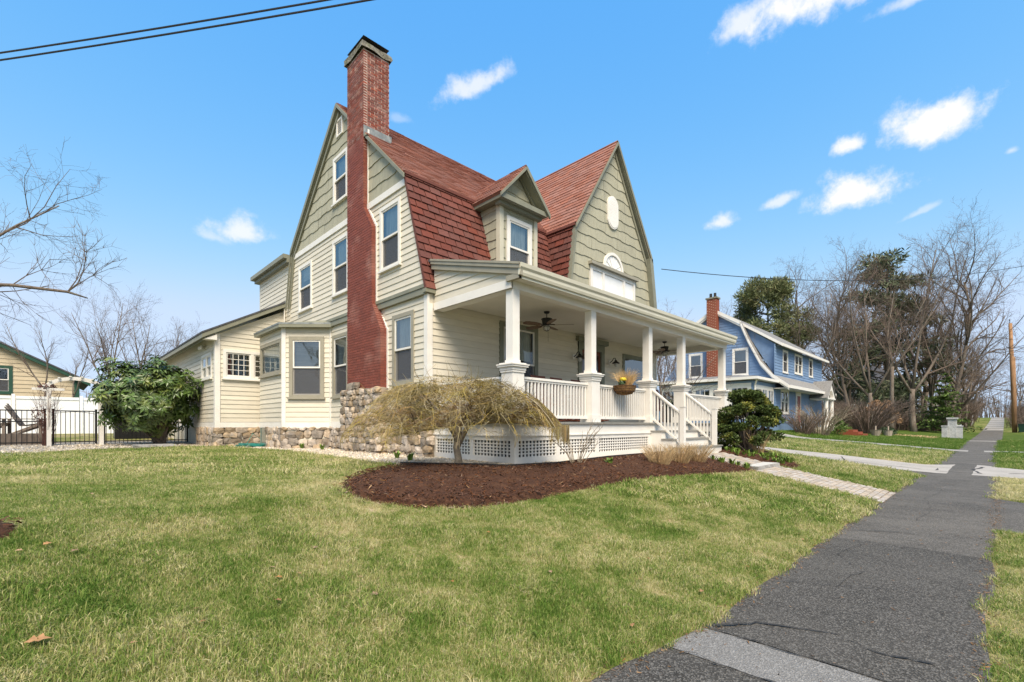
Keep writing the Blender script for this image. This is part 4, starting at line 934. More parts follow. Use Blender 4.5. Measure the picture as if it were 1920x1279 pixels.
siding(wg, BG, [(XW + .13, 1.58), (XU, 1.58), (XU, 5.5), (XW + .13, 4.4)], [WG], 1.58, 5.5, EXP, m['cream'])
wall('wing_side_wall', BGL, [(YG, .7), (27, .7), (27, 4.45), (YG, 4.45)], [hole(*WGL)], m['cream'], wg)
siding(wg, BGL, [(YG + .02, 1.58), (27, 1.58), (27, 4.2), (YG + .02, 4.2)], [WGL], 1.58, 4.25, EXP, m['cream'], maxlen=5)
tr = MB(); bbox(tr, BG, XW - .02, 5.2, 1.40, 1.57, -.02, .028); bbox(tr, BGL, YG - .02, 27, 1.401, 1.57, -.02, .026); mk('water_table', tr, m['white'], wg)
cb = MB(); bbox(cb, BG, XW - .03, XW + .12, 1.38, 4.45, -.02, .034); bbox(cb, BGL, YG - .03, YG + .12, 1.382, 4.30, -.02, .032); mk('corner_board', cb, m['white'], wg)
sof = MB(); sof.prism([(XW - .35, YG - .18, 4.22), (XW, YG - .18, 4.22), (XW, YG - .18, 4.40)], (0, .30, 0)); mk('eave_return', sof, m['white'], wg)
wr = MB(); wr.prism([(XW - .42, YG - .22, 4.24), (XU, YG - .22, 5.66), (XU, YG - .22, 5.80), (XW - .42, YG - .22, 4.38)], (0, 10, 0)); mk('wing_roof', wr, m['sagetrim'], house)
wr = MB(); wr.prism([(XW - .44, YG - .24, 4.38), (XU, YG - .24, 5.80), (XU, YG - .24, 5.85), (XW - .44, YG - .24, 4.43)], (0, 10.1, 0)); mk('wing_roofing', wr, m['slate'], house)
window(house, BG, *WG, style='pair', cas=.09, grid=(4, 4)); window(house, BGL, *WGL, style='pair', cas=.09, grid=('h',), blind=('plain', .4, 'curtain'))
fl = MB(); fl.lathe([(.0, -.05), (.05, -.03), (.06, .05), (.03, .1)], (XW - .12, 19.0, 4.12), 8); fl.lathe([(.0, -.05), (.05, -.03), (.06, .05), (.03, .1)], (XW - .12, 19.25, 4.12), 8); fl.box(XW - .1, XW - .0, 19.08, 19.17, 4.14, 4.24); mk('flood_lamp', fl, m['white'], house)
dn = MB(); dn.tube([(XU - .05, 17.45, 5.6), (XU - .06, 17.47, 4.6)], .02, 6); mk('conduit', dn, m['white'], house)

# ---------------- roofs
def slab(mb, pts, th):
    a = [Vector(p) for p in pts]; n = (a[1] - a[0]).cross(a[2] - a[0]).normalized()
    if n.z < 0: n = -n
    return mb.prism([p - n * th for p in a], n * (th - .002))
RX0, RX1 = 5.815, 16.3
EB, BRK, PK = (8.68, 4.50), (9.58, 7.44), (13.1, 10.70)
BK2 = (16.66, 7.44); EB2 = (17.1, 5.2)
r0 = MB(); slab(r0, [(RX0, BRK[0] - .06, BRK[1] - .055), (RX1, BRK[0] - .06, BRK[1] - .055), (RX1, *PK), (RX0, *PK)], .09)
slab(r0, [(RX0, *PK), (RX1, *PK), (RX1, *BK2), (RX0, *BK2)], .09)
roof = mk('main_roof', r0, m['redroof'], house)
r1 = MB(); slab(r1, [(XU - .06, EB[0], EB[1]), (RX1, EB[0], EB[1]), (RX1, *BRK), (XU - .06, *BRK)], .05); slab(r1, [(XU + .02, *BK2), (RX1, *BK2), (RX1, *EB2), (XU + .02, *EB2)], .08)
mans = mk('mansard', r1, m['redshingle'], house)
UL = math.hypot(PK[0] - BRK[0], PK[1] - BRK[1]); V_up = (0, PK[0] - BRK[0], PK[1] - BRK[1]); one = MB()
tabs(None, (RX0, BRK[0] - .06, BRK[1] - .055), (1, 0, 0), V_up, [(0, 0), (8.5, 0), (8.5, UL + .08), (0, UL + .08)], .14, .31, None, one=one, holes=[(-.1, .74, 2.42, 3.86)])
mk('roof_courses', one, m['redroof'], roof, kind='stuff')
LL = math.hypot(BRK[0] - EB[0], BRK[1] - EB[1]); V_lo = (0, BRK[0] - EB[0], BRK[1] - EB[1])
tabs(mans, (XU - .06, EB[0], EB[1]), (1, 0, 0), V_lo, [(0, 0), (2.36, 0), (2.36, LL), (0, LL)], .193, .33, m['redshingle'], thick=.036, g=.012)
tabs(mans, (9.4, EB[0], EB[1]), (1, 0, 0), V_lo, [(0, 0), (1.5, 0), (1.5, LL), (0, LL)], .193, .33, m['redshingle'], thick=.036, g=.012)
# break trim and rakes
bt = MB(); bt.box(XU - .08, RX1, BRK[0] - .10, BRK[0] - .04, BRK[1] - .12, BRK[1] - .045); mk('break_moulding', bt, m['redshingle'], roof)
rk = MB()
def rake(mb, x, pts, h, w, dirv):
    """fascia along pts (y,z) at plane x going dirv; soffit back to the wall"""
    for i in range(len(pts) - 1):
        (a, b), (c, d) = pts[i], pts[i + 1]
        mb.prism([(x, a, b), (x, c, d), (x, c, d - h), (x, a, b - h)], (dirv * w, 0, 0))
rake(rk, RX0 - .03, [(BRK[0] - .09, BRK[1] - .12), (PK[0], PK[1] - .02)], .10, .04, 1)
rake(rk, RX0 - .03, [(PK[0], PK[1] - .02), (BK2[0] + .03, BK2[1] - .03), (17.12, 5.62)], .17, .05, 1)
rake(rk, RX0 + .021, [(PK[0], PK[1] - .10), (BK2[0] - .02, BK2[1] - .10), (17.06, 5.62)], .12, .10, 1)
rake(rk, XU - .07, [(PK[0] - .05, PK[1] - .22), (BK2[0] - .14, BK2[1] - .16), (16.94, 5.62)], .13, .05, 1)
mk('rake_board', rk, m['sagetrim'], roof)
rk = MB(); rake(rk, XU - .05, [(EB[0] + .02, EB[1] - .02), (BRK[0] + .02, BRK[1] - .05)], .06, .04, 1); mk('mansard_edge', rk, m['creamtrim'], mans)
bs = MB(); bs.box(XU - .07, RX1, EB[0] - .02, EB[0] + .1, EB[1] - .08, EB[1] + .0); mk('mansard_drip', bs, m['sagetrim'], mans)
# ---------------- cross gable facing the street
YF = 8.5; GX, GZ = 12.93, 10.58; gb0, gb1 = 10.85, 15.01; gzb = 7.42; ge0, ge1 = 10.42, 15.44; gze = 4.5
BX = Basis((0, YF, 0), (1, 0, 0), (0, -1, 0))
gpoly = [(ge0 + .02, gze), (gb0 + .02, gzb), (GX, GZ - .08), (gb1 - .02, gzb), (ge1 - .02, gze)]
PW = (11.62, 14.14, 5.0, 6.40)
cg = wall('cross_gable', BX, gpoly, [], m['sage'], house)
def arch(mb, B, cu, z, r, n0, n1, k=18, full=True):
    pts = [(cu + r * math.cos(math.pi * i / k), z + r * math.sin(math.pi * i / k)) for i in range(k + 1)]
    return mb.prism([B.P(u, w, n0) for u, w in pts], B.N * (n1 - n0))
wavy(cg, BX, gpoly, [(11.62, 14.14, 4.9, 6.44), (12.40, 13.32, 6.4, 6.86)], 4.9, 10.5, .325, m['sage'])
sd = MB(); vl = [(YF + .02, gze), (12.5, gze), (12.5, gzb), (YF + .02, gzb)]
slab(sd, [(ge0, YF - .1, gze), (gb0, YF - .1, gzb), (gb0, 13, gzb), (ge0, 13, gze)], .04); slab(sd, [(ge1, YF - .1, gze), (gb1, YF - .1, gzb), (gb1, 13, gzb), (ge1, 13, gze)], .04)
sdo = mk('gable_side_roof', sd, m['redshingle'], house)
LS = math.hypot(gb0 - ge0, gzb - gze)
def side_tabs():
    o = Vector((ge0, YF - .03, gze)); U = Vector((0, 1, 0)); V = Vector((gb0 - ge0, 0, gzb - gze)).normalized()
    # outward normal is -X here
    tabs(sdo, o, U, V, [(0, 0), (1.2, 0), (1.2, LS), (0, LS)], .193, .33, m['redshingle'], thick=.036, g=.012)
_N = None
side_tabs()
g0 = MB(); slab(g0, [(gb0 - .07, YF - .16, gzb - .09), (GX, YF - .16, GZ), (GX, 13.2, GZ), (gb0 - .07, 13.2, gzb - .09)], .09); slab(g0, [(gb1 + .07, YF - .16, gzb - .09), (GX, YF - .16, GZ), (GX, 13.2, GZ), (gb1 + .07, 13.2, gzb - .09)], .09)
gr = mk('gable_roof', g0, m['redroof'], house)
one = MB(); LG = math.hypot(GX - gb0 + .07, GZ - gzb + .09)
tabs(None, (gb0 - .07, YF - .16, gzb - .09), (0, 1, 0), (GX - gb0 + .07, 0, GZ - gzb + .09), [(0, 0), (4.6, 0), (4.6, LG), (0, LG)], .165, .31, None, one=one)
mk('roof_courses', one, m['redroof'], gr, kind='stuff')
bt = MB(); bt.box(gb0 - .10, gb0 - .03, YF - .12, 10.5, gzb - .16, gzb - .08); mk('break_moulding', bt, m['redshingle'], gr)
def rakex(mb, y, pts, h, w):
    for i in range(len(pts) - 1):
        (a, b), (c, d) = pts[i], pts[i + 1]; mb.prism([(a, y, b), (c, y, d), (c, y, d - h), (a, y, b - h)], (0, w, 0))
rk = MB(); y_ = YF - .19
rakex(rk, y_, [(gb0 - .09, gzb - .14), (GX, GZ - .03)], .10, .04); rakex(rk, y_, [(GX, GZ - .03), (gb1 + .09, gzb - .12)], .15, .04)
rakex(rk, y_ + .041, [(GX, GZ - .1), (gb1 + .02, gzb - .16)], .1, .16)
for (x0, x1, zz0, zz1) in ((gb1 + .09, ge1 + .13, gzb - .12, 4.6),): rk.hexa([(x1 - .2, y_, zz1), (x1, y_, zz1), (x1, y_ + .2, zz1), (x1 - .2, y_ + .2, zz1), (x0 - .2, y_, zz0), (x0, y_, zz0), (x0, y_ + .2, zz0), (x0 - .2, y_ + .2, zz0)])
rakex(rk, YF - .05, [(GX + .02, GZ - .26), (gb1 - .1, gzb - .2)], .16, .05)
mk('rake_board', rk, m['sagetrim'], gr)
rk = MB(); rk.hexa([(ge0 - .02, YF - .13, 4.6), (ge0 + .06, YF - .13, 4.6), (ge0 + .06, YF, 4.6), (ge0 - .02, YF, 4.6), (gb0 - .04, YF - .13, gzb - .1), (gb0 + .04, YF - .13, gzb - .1), (gb0 + .04, YF, gzb - .1), (gb0 - .04, YF, gzb - .1)]); mk('gable_edge', rk, m['sagetrim'], gr)
# palladian window and oval
pb = MB()
for (a, b) in ((11.62, 11.72), (12.24, 12.34), (13.42, 13.52), (14.04, 14.14)): bbox(pb, BX, a, b, 5.0, 6.34, -.02, .06)
bbox(pb, BX, 11.72, 12.24, 6.22, 6.34, -.02, .055); bbox(pb, BX, 12.34, 13.42, 6.22, 6.34, -.02, .055); bbox(pb, BX, 13.52, 14.04, 6.22, 6.34, -.02, .055)
pw = mk('palladian_window', pb, m['white'], house)
pb = MB(); bbox(pb, BX, 11.54, 14.22, 6.341, 6.43, -.02, .16); mk('window_cornice', pb, m['greytrim'], pw)
for (a, b) in ((11.72, 12.24), (12.34, 13.42), (13.52, 14.04)):
    pb = MB(); bbox(pb, BX, a, b, 5.0, 6.22, -.02, .02); mk('window_board', pb, m['frost'], pw)
pb = MB(); k = 18; r1_, r2_ = .56, .47; rr = []
for i in range(k):
    a, b = math.pi * i / k, math.pi * (i + 1) / k; C = (12.86, 6.43)
    P_ = lambda r, t, n: BX.P(C[0] + r * math.cos(t), C[1] + r * math.sin(t), n)
    pb.hexa([P_(r2_, a, -.02), P_(r1_, a, -.02), P_(r1_, b, -.02), P_(r2_, b, -.02), P_(r2_, a, .06), P_(r1_, a, .06), P_(r1_, b, .06), P_(r2_, b, .06)])
for i in range(1, 6):
    t = math.pi * i / 6; d = Vector((math.cos(t), 0, math.sin(t))); p0 = BX.P(C[0], C[1], .03) + d * .1; p1 = BX.P(C[0], C[1], .03) + d * .47; pb.tube([p0, p1], .009, 4)
mk('arch_frame', pb, m['white'], pw); pb = MB(); arch(pb, BX, 12.86, 6.43, .47, -.02, .024); mk('arch_pane', pb, m['frost'], pw)
ob = MB(); pts = []
for i in range(24):
    t = 2 * math.pi * i / 24; pts.append((12.82 + .30 * math.cos(t), 8.27 + (.22 if math.sin(t) > 0 else -.22) + .30 * math.sin(t)))
ob.prism([BX.P(u, z, .0) for u, z in pts], BX.N * .06); ov = mk('oval_panel', ob, m['white'], house)
ob = MB(); pts2 = [(12.82 + (u - 12.82) * .86, 8.27 + (z - 8.27) * .92) for u, z in pts]; ob.prism([BX.P(u, z, .06) for u, z in pts2], BX.N * .012); mk('oval_board', ob, m['white'], ov)

# ---------------- dormer
DX0, DX1, DY = 8.12, 9.46, 8.72; DE0, DE1, DZ, DP = 7.90, 9.62, 7.20, 8.20; DC = 8.76
BD = Basis((0, DY, 0), (1, 0, 0), (0, -1, 0)); BDL = Basis((DX0, 0, 0), (0, 1, 0), (-1, 0, 0))
DW = (8.34, 9.27, 5.35, 6.88)
dm = wall('dormer', BD, [(DX0, 4.9), (DX1, 4.9), (DX1, 7.2), (DX0, 7.2)], [hole(*DW)], m['sage'], house)
wavy(dm, BD, [(DX0 + .1, 5.0), (DX1 - .1, 5.0), (DX1 - .1, 7.12), (DX0 + .1, 7.12)], [DW], 5.04, 7.1, .24, m['sage'], pw=.9, amp=.03)
wall('dormer_side', BDL, [(DY, 4.9), (9.6, 4.9), (9.6, 7.2), (DY, 7.2)], [], m['sage'], dm)
wavy(dm, BDL, [(DY + .02, 5.0), (9.58, 5.0), (9.58, 7.1), (DY + .02, 7.1)], [], 5.04, 7.1, .24, m['sage'], pw=.95, amp=.02)
e_ = MB(); e_.quad((DX1, DY, 4.9), (DX1, 9.6, 4.9), (DX1, 9.6, 7.2), (DX1, DY, 7.2)); mk('dormer_side', e_, m['sage'], dm)
cb = MB(); bbox(cb, BD, DX0 - .035, DX0 + .10, 4.95, 7.12, -.02, .04); bbox(cb, BD, DX1 - .10, DX1 + .03, 4.95, 7.12, -.02, .04); bbox(cb, BDL, DY - .038, DY + .10, 4.952, 7.12, -.02, .034); mk('corner_board', cb, m['creamtrim'], dm)
cn = MB(); cn.box(DE0, DE1, DY - .30, DY + .0, 7.12, 7.24); cn.box(DE0 + .08, DE1 - .08, DY - .16, DY + .02, 7.04, 7.119); cn.box(DE0, DX0 - .01, DY + .001, 9.65, 7.12, 7.235); cn.box(DX1 + .01, DE1, DY + .001, 9.65, 7.12, 7.235); mk('cornice', cn, m['sagetrim'], dm)
tw_ = wall('pediment', BD, [(DE0 + .12, 7.2), (DE1 - .12, 7.2), (DC, 8.1)], [], m['sage'], dm)
wavy(dm, BD, [(DE0 + .14, 7.24), (DE1 - .14, 7.24), (DC, 8.06)], [], 7.24, 8.0, .24, m['sage'], pw=.9, amp=.03)
dr = MB(); slab(dr, [(DE0 - .04, DY - .33, DZ + .03), (DC, DY - .33, DP), (DC, 10.7, DP), (DE0 - .04, 10.7, DZ + .03)], .06); slab(dr, [(DE1 + .04, DY - .33, DZ + .03), (DC, DY - .33, DP), (DC, 10.7, DP), (DE1 + .04, 10.7, DZ + .03)], .06)
dro = mk('dormer_roof', dr, m['redroof'], house)
one = MB(); LD = math.hypot(DC - DE0 + .04, DP - DZ - .03)
tabs(dro, (DE0 - .04, DY - .33, DZ + .03), (0, 1, 0), (DC - DE0 + .04, 0, DP - DZ - .03), [(0, 0), (2.0, 0), (2.0, LD), (0, LD)], .16, .31, m['redroof'])
rk = MB(); rakex(rk, DY - .36, [(DE0 - .05, DZ - .0), (DC, DP - .03)], .08, .05); rakex(rk, DY - .36, [(DC, DP - .03), (DE1 + .05, DZ - .0)], .12, .05); rakex(rk, DY - .309, [(DC, DP - .12), (DE1 + .0, DZ + .02)], .07, .26); rakex(rk, DY - .10, [(DE0 + .1, DZ + .04), (DC, DP - .12)], .09, .06); rakex(rk, DY - .10, [(DC, DP - .12), (DE1 - .1, DZ + .04)], .09, .06)
mk('rake_board', rk, m['sagetrim'], dro)
window(house, BD, *DW, cas=.1, blind=('drape', .96, 'curtain'))

# ---------------- chimney
CX0, CX1, CY0, CY1 = 5.77, 6.52, 11.38, 12.32
prof = [(10.50, 1.0), (10.50, 3.85), (10.94, 4.58), (10.94, 6.52), (11.38, 7.14), (11.38, 11.28), (12.32, 11.28), (12.32, 1.0)]
core = MB(); core.prism([(CX0 + .012, y + (.012 if y < 12 else -.012), z) for y, z in prof if z < 7.2 or True], (CX1 - CX0 - .024, 0, 0))
ch = mk('chimney', core, m['mortarred'], house)
up_core = MB(); up_core.box(CX0 + .008, CX1 - .008, CY0 + .008, CY1 - .008, 8.6, 11.27); mk('chimney_shaft', up_core, m['mortar'], ch)
def chim_y0(z): return float(np.interp(z, [1.0, 3.85, 4.58, 6.52, 7.14, 12], [10.50, 10.50, 10.94, 10.94, 11.38, 11.38]))
bh, bl2, jt = .068, .21, .015
bm_ = MB(); bm_.box(-.5, .5, -.5, .5, -.5, .5)
brick_me = bm_.mesh('brick', m['brick']); bm_ = MB(); bm_.box(-.5, .5, -.5, .5, -.5, .5); brick_cap_me = bm_.mesh('brick', m['brickcap'])
joined = MB(); nind = 0; zc = 2.2; row = 0
def brick(x, y, z, sx, sy, sz, indiv, cap):
    global nind
    if indiv and nind < 300:
        put('brick', brick_cap_me if cap else brick_me, ch, Matrix.Translation((x, y, z)) @ Matrix.Diagonal((sx, sy, sz, 1))); nind += 1
    else:
        joined.tint = rng.random(); joined.box(x - sx / 2, x + sx / 2, y - sy / 2, y + sy / 2, z - sz / 2, z + sz / 2)
caprows = []
while zc < 11.24:
    ya = chim_y0(zc + .03); cap = zc > 8.95
    gap = jt if cap else .011
    # -X face
    y = ya + (bl2 * .5 if row % 2 else 0); first = True
    if row % 2: 
        caprows.append((CX0 + .05, ya + bl2 * .25, zc + bh / 2, .1, bl2 * .5 - gap, bh - gap, cap, zc))
    while y < CY1 - .03:
        l = min(bl2, CY1 - y); pr = rng.uniform(-.002, .003)
        caprows.append((CX0 + .05 - pr, y + l / 2, zc + bh / 2, .1, l - gap, bh - gap, cap, zc)); y += bl2
    # -Y face
    x = CX0 + .105 if row % 2 == 0 else CX0 + .105 + .0; k0 = 0
    xe = CX1 if zc > 8.9 else XU + .05
    x = CX0 + .101; st_ = .1 if row % 2 else bl2
    while x < xe - .02:
        l = min(st_, xe - x); st_ = bl2; pr = rng.uniform(-.002, .003)
        caprows.append((x + l / 2, ya + .05 - pr, zc + bh / 2, l - gap, .1, bh - gap, cap, zc)); x += l
    zc += bh; row += 1
caprows.sort(key=lambda b: -b[7] if b[6] else b[7])
capn = [b for b in caprows if b[6]]; lown = [b for b in caprows if not b[6]]
for b in capn + lown: brick(*b[:6], True, b[6])
mk('brick_courses', joined, m['brick'], ch, kind='stuff')
cc = MB(); rough_block(cc, CX0 - .06, CX1 + .05, CY0 - .05, CY1 + .05, 11.28, 11.42, 3, 6, .03); mk('chimney_crown', cc, m['crown'], ch)
cp = MB(); 
for (x, y) in ((CX0 + .1, CY0 + .1), (CX1 - .1, CY0 + .1), (CX0 + .1, CY1 - .1), (CX1 - .1, CY1 - .1)): cp.box(x - .012, x + .012, y - .012, y + .012, 11.42, 11.62)
cp.add([(CX0, CY0, 11.60), (CX1, CY0, 11.60), (CX1, CY1, 11.60), (CX0, CY1, 11.60), (CX0 + .12, CY0 + .12, 11.67), (CX1 - .12, CY0 + .12, 11.67), (CX1 - .12, CY1 - .12, 11.67), (CX0 + .12, CY1 - .12, 11.67)], [(0, 1, 5, 4), (1, 2, 6, 5), (2, 3, 7, 6), (3, 0, 4, 7), (4, 5, 6, 7), (3, 2, 1, 0)])
mk('chimney_cap', cp, m['dark'], ch)
cs = MB(); cs.box(CX0 + .13, CX1 - .13, CY0 + .13, CY1 - .13, 11.42, 11.56); mk('flue', cs, m['wood'], ch)
fl = MB(); fl.add([(CX0 - .004, CY0 - .012, 8.96), (CX1 + .06, CY0 - .012, 8.96), (CX1 + .06, CY0 - .012, 9.28), (CX0 - .004, CY0 - .012, 9.28), (CX1 + .06, CY0 - .2, 8.94), (CX0 - .004, CY0 - .2, 8.94)], [(0, 1, 2, 3), (0, 5, 4, 1)]); mk('flashing', fl, m['lead'], ch)

# ---------------- fieldstone
stone_me = [spheroid(s).mesh('stone', m['stone']) for s in range(9)]
def stones(par, B, u0, u1, z0, z1, proud=.0, top=None, sz=.2):
    z = z0
    while z < z1 - .04:
        h = min(rng.uniform(.75, 1.25) * sz, z1 - z); u = u0 - rng.uniform(0, .1)
        if z1 - z - h < .07: h = z1 - z
        while u < u1:
            w = rng.uniform(.75, 1.9) * sz * (.75 if h < .15 else 1); w = min(w, u1 - u + .05)
            if w < .06: break
            cz = z + h / 2; lim = top(u + w / 2) if top else 99
            if cz < lim:
                Mx = B.mtx(u + w / 2, cz + rng.uniform(-.02, .02), proud - .02 + rng.uniform(-.012, .03), w * .60, .09, h * .60) @ Matrix.Rotation(rng.uniform(-.25, .25), 4, 'Y') @ Matrix.Rotation(rng.choice((0, math.pi)), 4, 'Z')
                put('stone', rng.choice(stone_me), par, Mx)
            u += w
        z += h
fm = MB(); e = .02
bbox(fm, BL, YW - .04, 10.5, .5, 1.40, -.3, -.01); fnd = mk('foundation', fm, m['stonemortar'], house)
for b_ in ((BL, 12.3, 13.9, 1.40, -.01), (BB, 0, LB, 1.399, -.01), (BA, by0, by1, 1.398, -.012), (BG, XW, 5.3, 1.40, -.011), (BGL, YG, 26, 1.399, -.013)):
    fm = MB(); bbox(fm, b_[0], b_[1], b_[2], .5, b_[3], -.3, b_[4]); mk('mortar_wall', fm, m['stonemortar'], fnd)
stones(fnd, BL, YW - .06, 10.5, .66, 1.41, sz=.19); stones(fnd, BL, 12.35, 13.85, .66, 1.41, sz=.18); stones(fnd, BB, 0, LB, .66, 1.41, sz=.19); stones(fnd, BA, by0, by1 - .75, .66, 1.41, sz=.17); stones(fnd, BG, XW, 5.2, .66, 1.41, sz=.2); stones(fnd, BGL, YG, 20.2, .66, 1.41, sz=.22)
bwn = MB(); bbox(bwn, BA, by1 - .62, by1 - .30, .92, 1.38, -.05, .03); fw = mk('basement_vent', bwn, m['greytrim'], fnd); pp = MB(); pp.tube([BA.P(by1 - .26, 1.4, .05), BA.P(by1 - .26, .78, .05)], .025, 6); mk('downpipe', pp, m['pipe'], fnd)
cbm = MB(); cbm.box(CX0 - .08, XL, 10.52, 12.38, .5, 2.3); cstone = mk('chimney_base', cbm, m['stonemortar'], ch)
def toph(u): return 2.34 + .34 * math.exp(-((u - 11.75) / .28) ** 2)
BC = Basis((CX0 - .08, 0, 0), (0, 1, 0), (-1, 0, 0)); BCY = Basis((0, 10.52, 0), (1, 0, 0), (0, -1, 0))
stones(cstone, BC, 10.48, 12.42, .62, 2.75, 0., toph, sz=.17); stones(cstone, BCY, CX0 - .1, XL, .62, 2.42, 0., None, sz=.17)

# ================================================================ the porch (part of the house)
DKZ = 1.55; YC = 6.35; COLX = [6.25, 8.72, 11.25, 13.17, 16.15]; PX0, PX1 = 6.10, 16.75; YS = 6.15
RC = .5
def rounded(off, zlo, zhi, mb, x0=PX0, x1=PX1, ya=YS, yb=8.73):
    a = [(x0 - off, ya - off), (x1 - RC, ya - off)]
    for i in range(1, 7):
        t = -math.pi / 2 + math.pi / 2 * i / 6; a.append((x1 - RC + (RC + off) * math.cos(t), ya + RC + (RC + off) * math.sin(t)))
    a += [(x1 + off, yb), (x0 - off, yb)]
    return mb.prism([(x, y, zlo) for x, y in a], (0, 0, zhi - zlo))
pm = MB(); rounded(.05, DKZ - .035, DKZ, pm); porch = mk('porch', pm, m['deck'], house)
fz = MB(); rounded(.0, 1.30, DKZ - .036, fz); mk('deck_fascia', fz, m['white'], porch)
fz = MB(); rounded(.022, 1.275, 1.299, fz); mk('fascia_moulding', fz, m['white'], porch)
dk = MB(); dk.box(PX0 + .08, PX1 - .6, YS + .08, 8.7, .6, 1.27); mk('crawl_shade_box', dk, m['black'], porch)  # shade behind the lattice put in as a solid black box
BPF = Basis((0, YS, 0), (1, 0, 0), (0, -1, 0)); BPL = Basis((PX0, 0, 0), (0, 1, 0), (-1, 0, 0)); BPR = Basis((PX1, 0, 0), (0, 1, 0), (1, 0, 0))
def skirt(B, segs, u0, u1):
    fr = MB(); bbox(fr, B, u0, u1, 1.19, 1.274, -.05, -.001); bbox(fr, B, u0, u1, .74, .885, -.05, -.001)
    xs = sorted(set([s for sg in segs for s in sg]))
    for x in xs:
        a, b = max(u0, x - .06), min(u1, x + .06); bbox(fr, B, a, b, .886, 1.189, -.05, -.002)
    mk('skirt_frame', fr, m['white'], porch)
    for (a, b) in segs:
        lt = MB(); p = .092; w = .042; a, b = a + .06, b - .06; n = int((b - a) / p)
        for i in range(n + 1): u = a + i * (b - a) / n; bbox(lt, B, max(a, u - w / 2), min(b, u + w / 2), .885, 1.19, -.032, -.02)
        for i in range(1, 5): z = .885 + i * .305 / 5; bbox(lt, B, a, b, z - .011, z + .011, -.0199, -.010)
        mk('lattice', lt, m['white'], porch, kind='stuff')
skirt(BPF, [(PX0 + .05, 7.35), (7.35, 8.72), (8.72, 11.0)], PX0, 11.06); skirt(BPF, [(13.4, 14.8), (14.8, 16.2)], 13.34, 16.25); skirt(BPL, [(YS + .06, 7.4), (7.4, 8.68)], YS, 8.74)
cn = MB(); rounded(-.06, .74, 1.274, cn, x0=16.2) if False else None
sk = MB()
for i in range(6):
    t0, t1 = -math.pi / 2 + math.pi / 2 * i / 6, -math.pi / 2 + math.pi / 2 * (i + 1) / 6; c = (PX1 - RC, YS + RC)
    for (za, zb) in ((.74, .885), (1.19, 1.274)):
        sk.add([(c[0] + RC * math.cos(t0), c[1] + RC * math.sin(t0), za), (c[0] + RC * math.cos(t1), c[1] + RC * math.sin(t1), za), (c[0] + RC * math.cos(t1), c[1] + RC * math.sin(t1), zb), (c[0] + RC * math.cos(t0), c[1] + RC * math.sin(t0), zb)], [(0, 1, 2, 3)])
    sk.tube([(c[0] + (RC - .02) * math.cos(t0), c[1] + (RC - .02) * math.sin(t0), .74), (c[0] + (RC - .02) * math.cos(t0), c[1] + (RC - .02) * math.sin(t0), 1.2)], .02, 4)
sk.box(PX1 - .03, PX1, YS + RC, 8.7, .74, 1.274); mk('skirt_frame', sk, m['white'], porch)
# piers and columns
cw, pw_, ph = .092, .152, 2.52
colm = MB(); colm.box(-cw, cw, -cw, cw, 0, 4.06 - 2.66); colm.box(-cw - .012, cw + .012, -cw - .012, cw + .012, 0, .06)
col_me = colm.mesh('column', m['white'])
pier = MB(); pier.box(-pw_, pw_, -pw_, pw_, 0, .97); pier.box(-pw_ - .014, pw_ + .014, -pw_ - .014, pw_ + .014, 0, .17); pier_me = pier.mesh('pier', m['white'])
capm = MB()
for (o, a, b) in ((.018, .93, .965), (.028, .97, 1.03), (.06, 1.03, 1.065), (.075, 1.065, 1.085), (.03, 1.085, 1.11)): capm.box(-pw_ - o, pw_ + o, -pw_ - o, pw_ + o, a, b - .0005)
cap_me = capm.mesh('pier_cap', m['white'])
for x in COLX:
    pi = put('pier', pier_me, porch, Matrix.Translation((x, YC, DKZ))); put('pier_cap', cap_me, porch, Matrix.Translation((x, YC, DKZ))); put('column', col_me, porch, Matrix.Translation((x, YC, 2.66)))
hp = MB(); hp.box(-pw_ * .5, pw_ * .5, -.06, .06, 0, .97)
# rails
bal = MB(); bal.box(-.0175, .0175, -.0175, .0175, 0, .70); bal_me = bal.mesh('baluster', m['white'])
def rail(p0, p1, slope=0.):
    p0, p1 = Vector(p0), Vector(p1); d = p1 - p0; L = Vector((d.x, d.y, 0)).length; u = Vector((d.x, d.y, 0)).normalized(); n = Vector((-u.y, u.x, 0))
    def bar(z0, z1, w):
        mb = MB(); q = [p0 - n * w, p1 - n * w, p1 + n * w, p0 + n * w]; mb.hexa([v + Z * z0 for v in q] + [v + Z * z1 for v in q]); return mb
    mk('top_rail', bar(.83, .875, .045), m['white'], porch); mk('under_rail', bar(.79, .829, .025), m['white'], porch); mk('bottom_rail', bar(.075, .135, .03), m['white'], porch)
    k = max(1, round(L / .102)); 
    for i in range(k):
        t = (i + .5) / k; p = p0 + d * t; put('baluster', bal_me, porch, Matrix.Translation((p.x, p.y, p.z + .12)) @ Matrix.Rotation(math.atan2(u.y, u.x), 4, 'Z'))
for i in (0, 1, 3): rail((COLX[i] + pw_, YC, DKZ), (COLX[i + 1] - pw_, YC, DKZ))
rail((COLX[0], YC + pw_, DKZ), (COLX[0], 8.72, DKZ)); rail((COLX[4], YC + pw_, DKZ), (COLX[4], 8.72, DKZ))
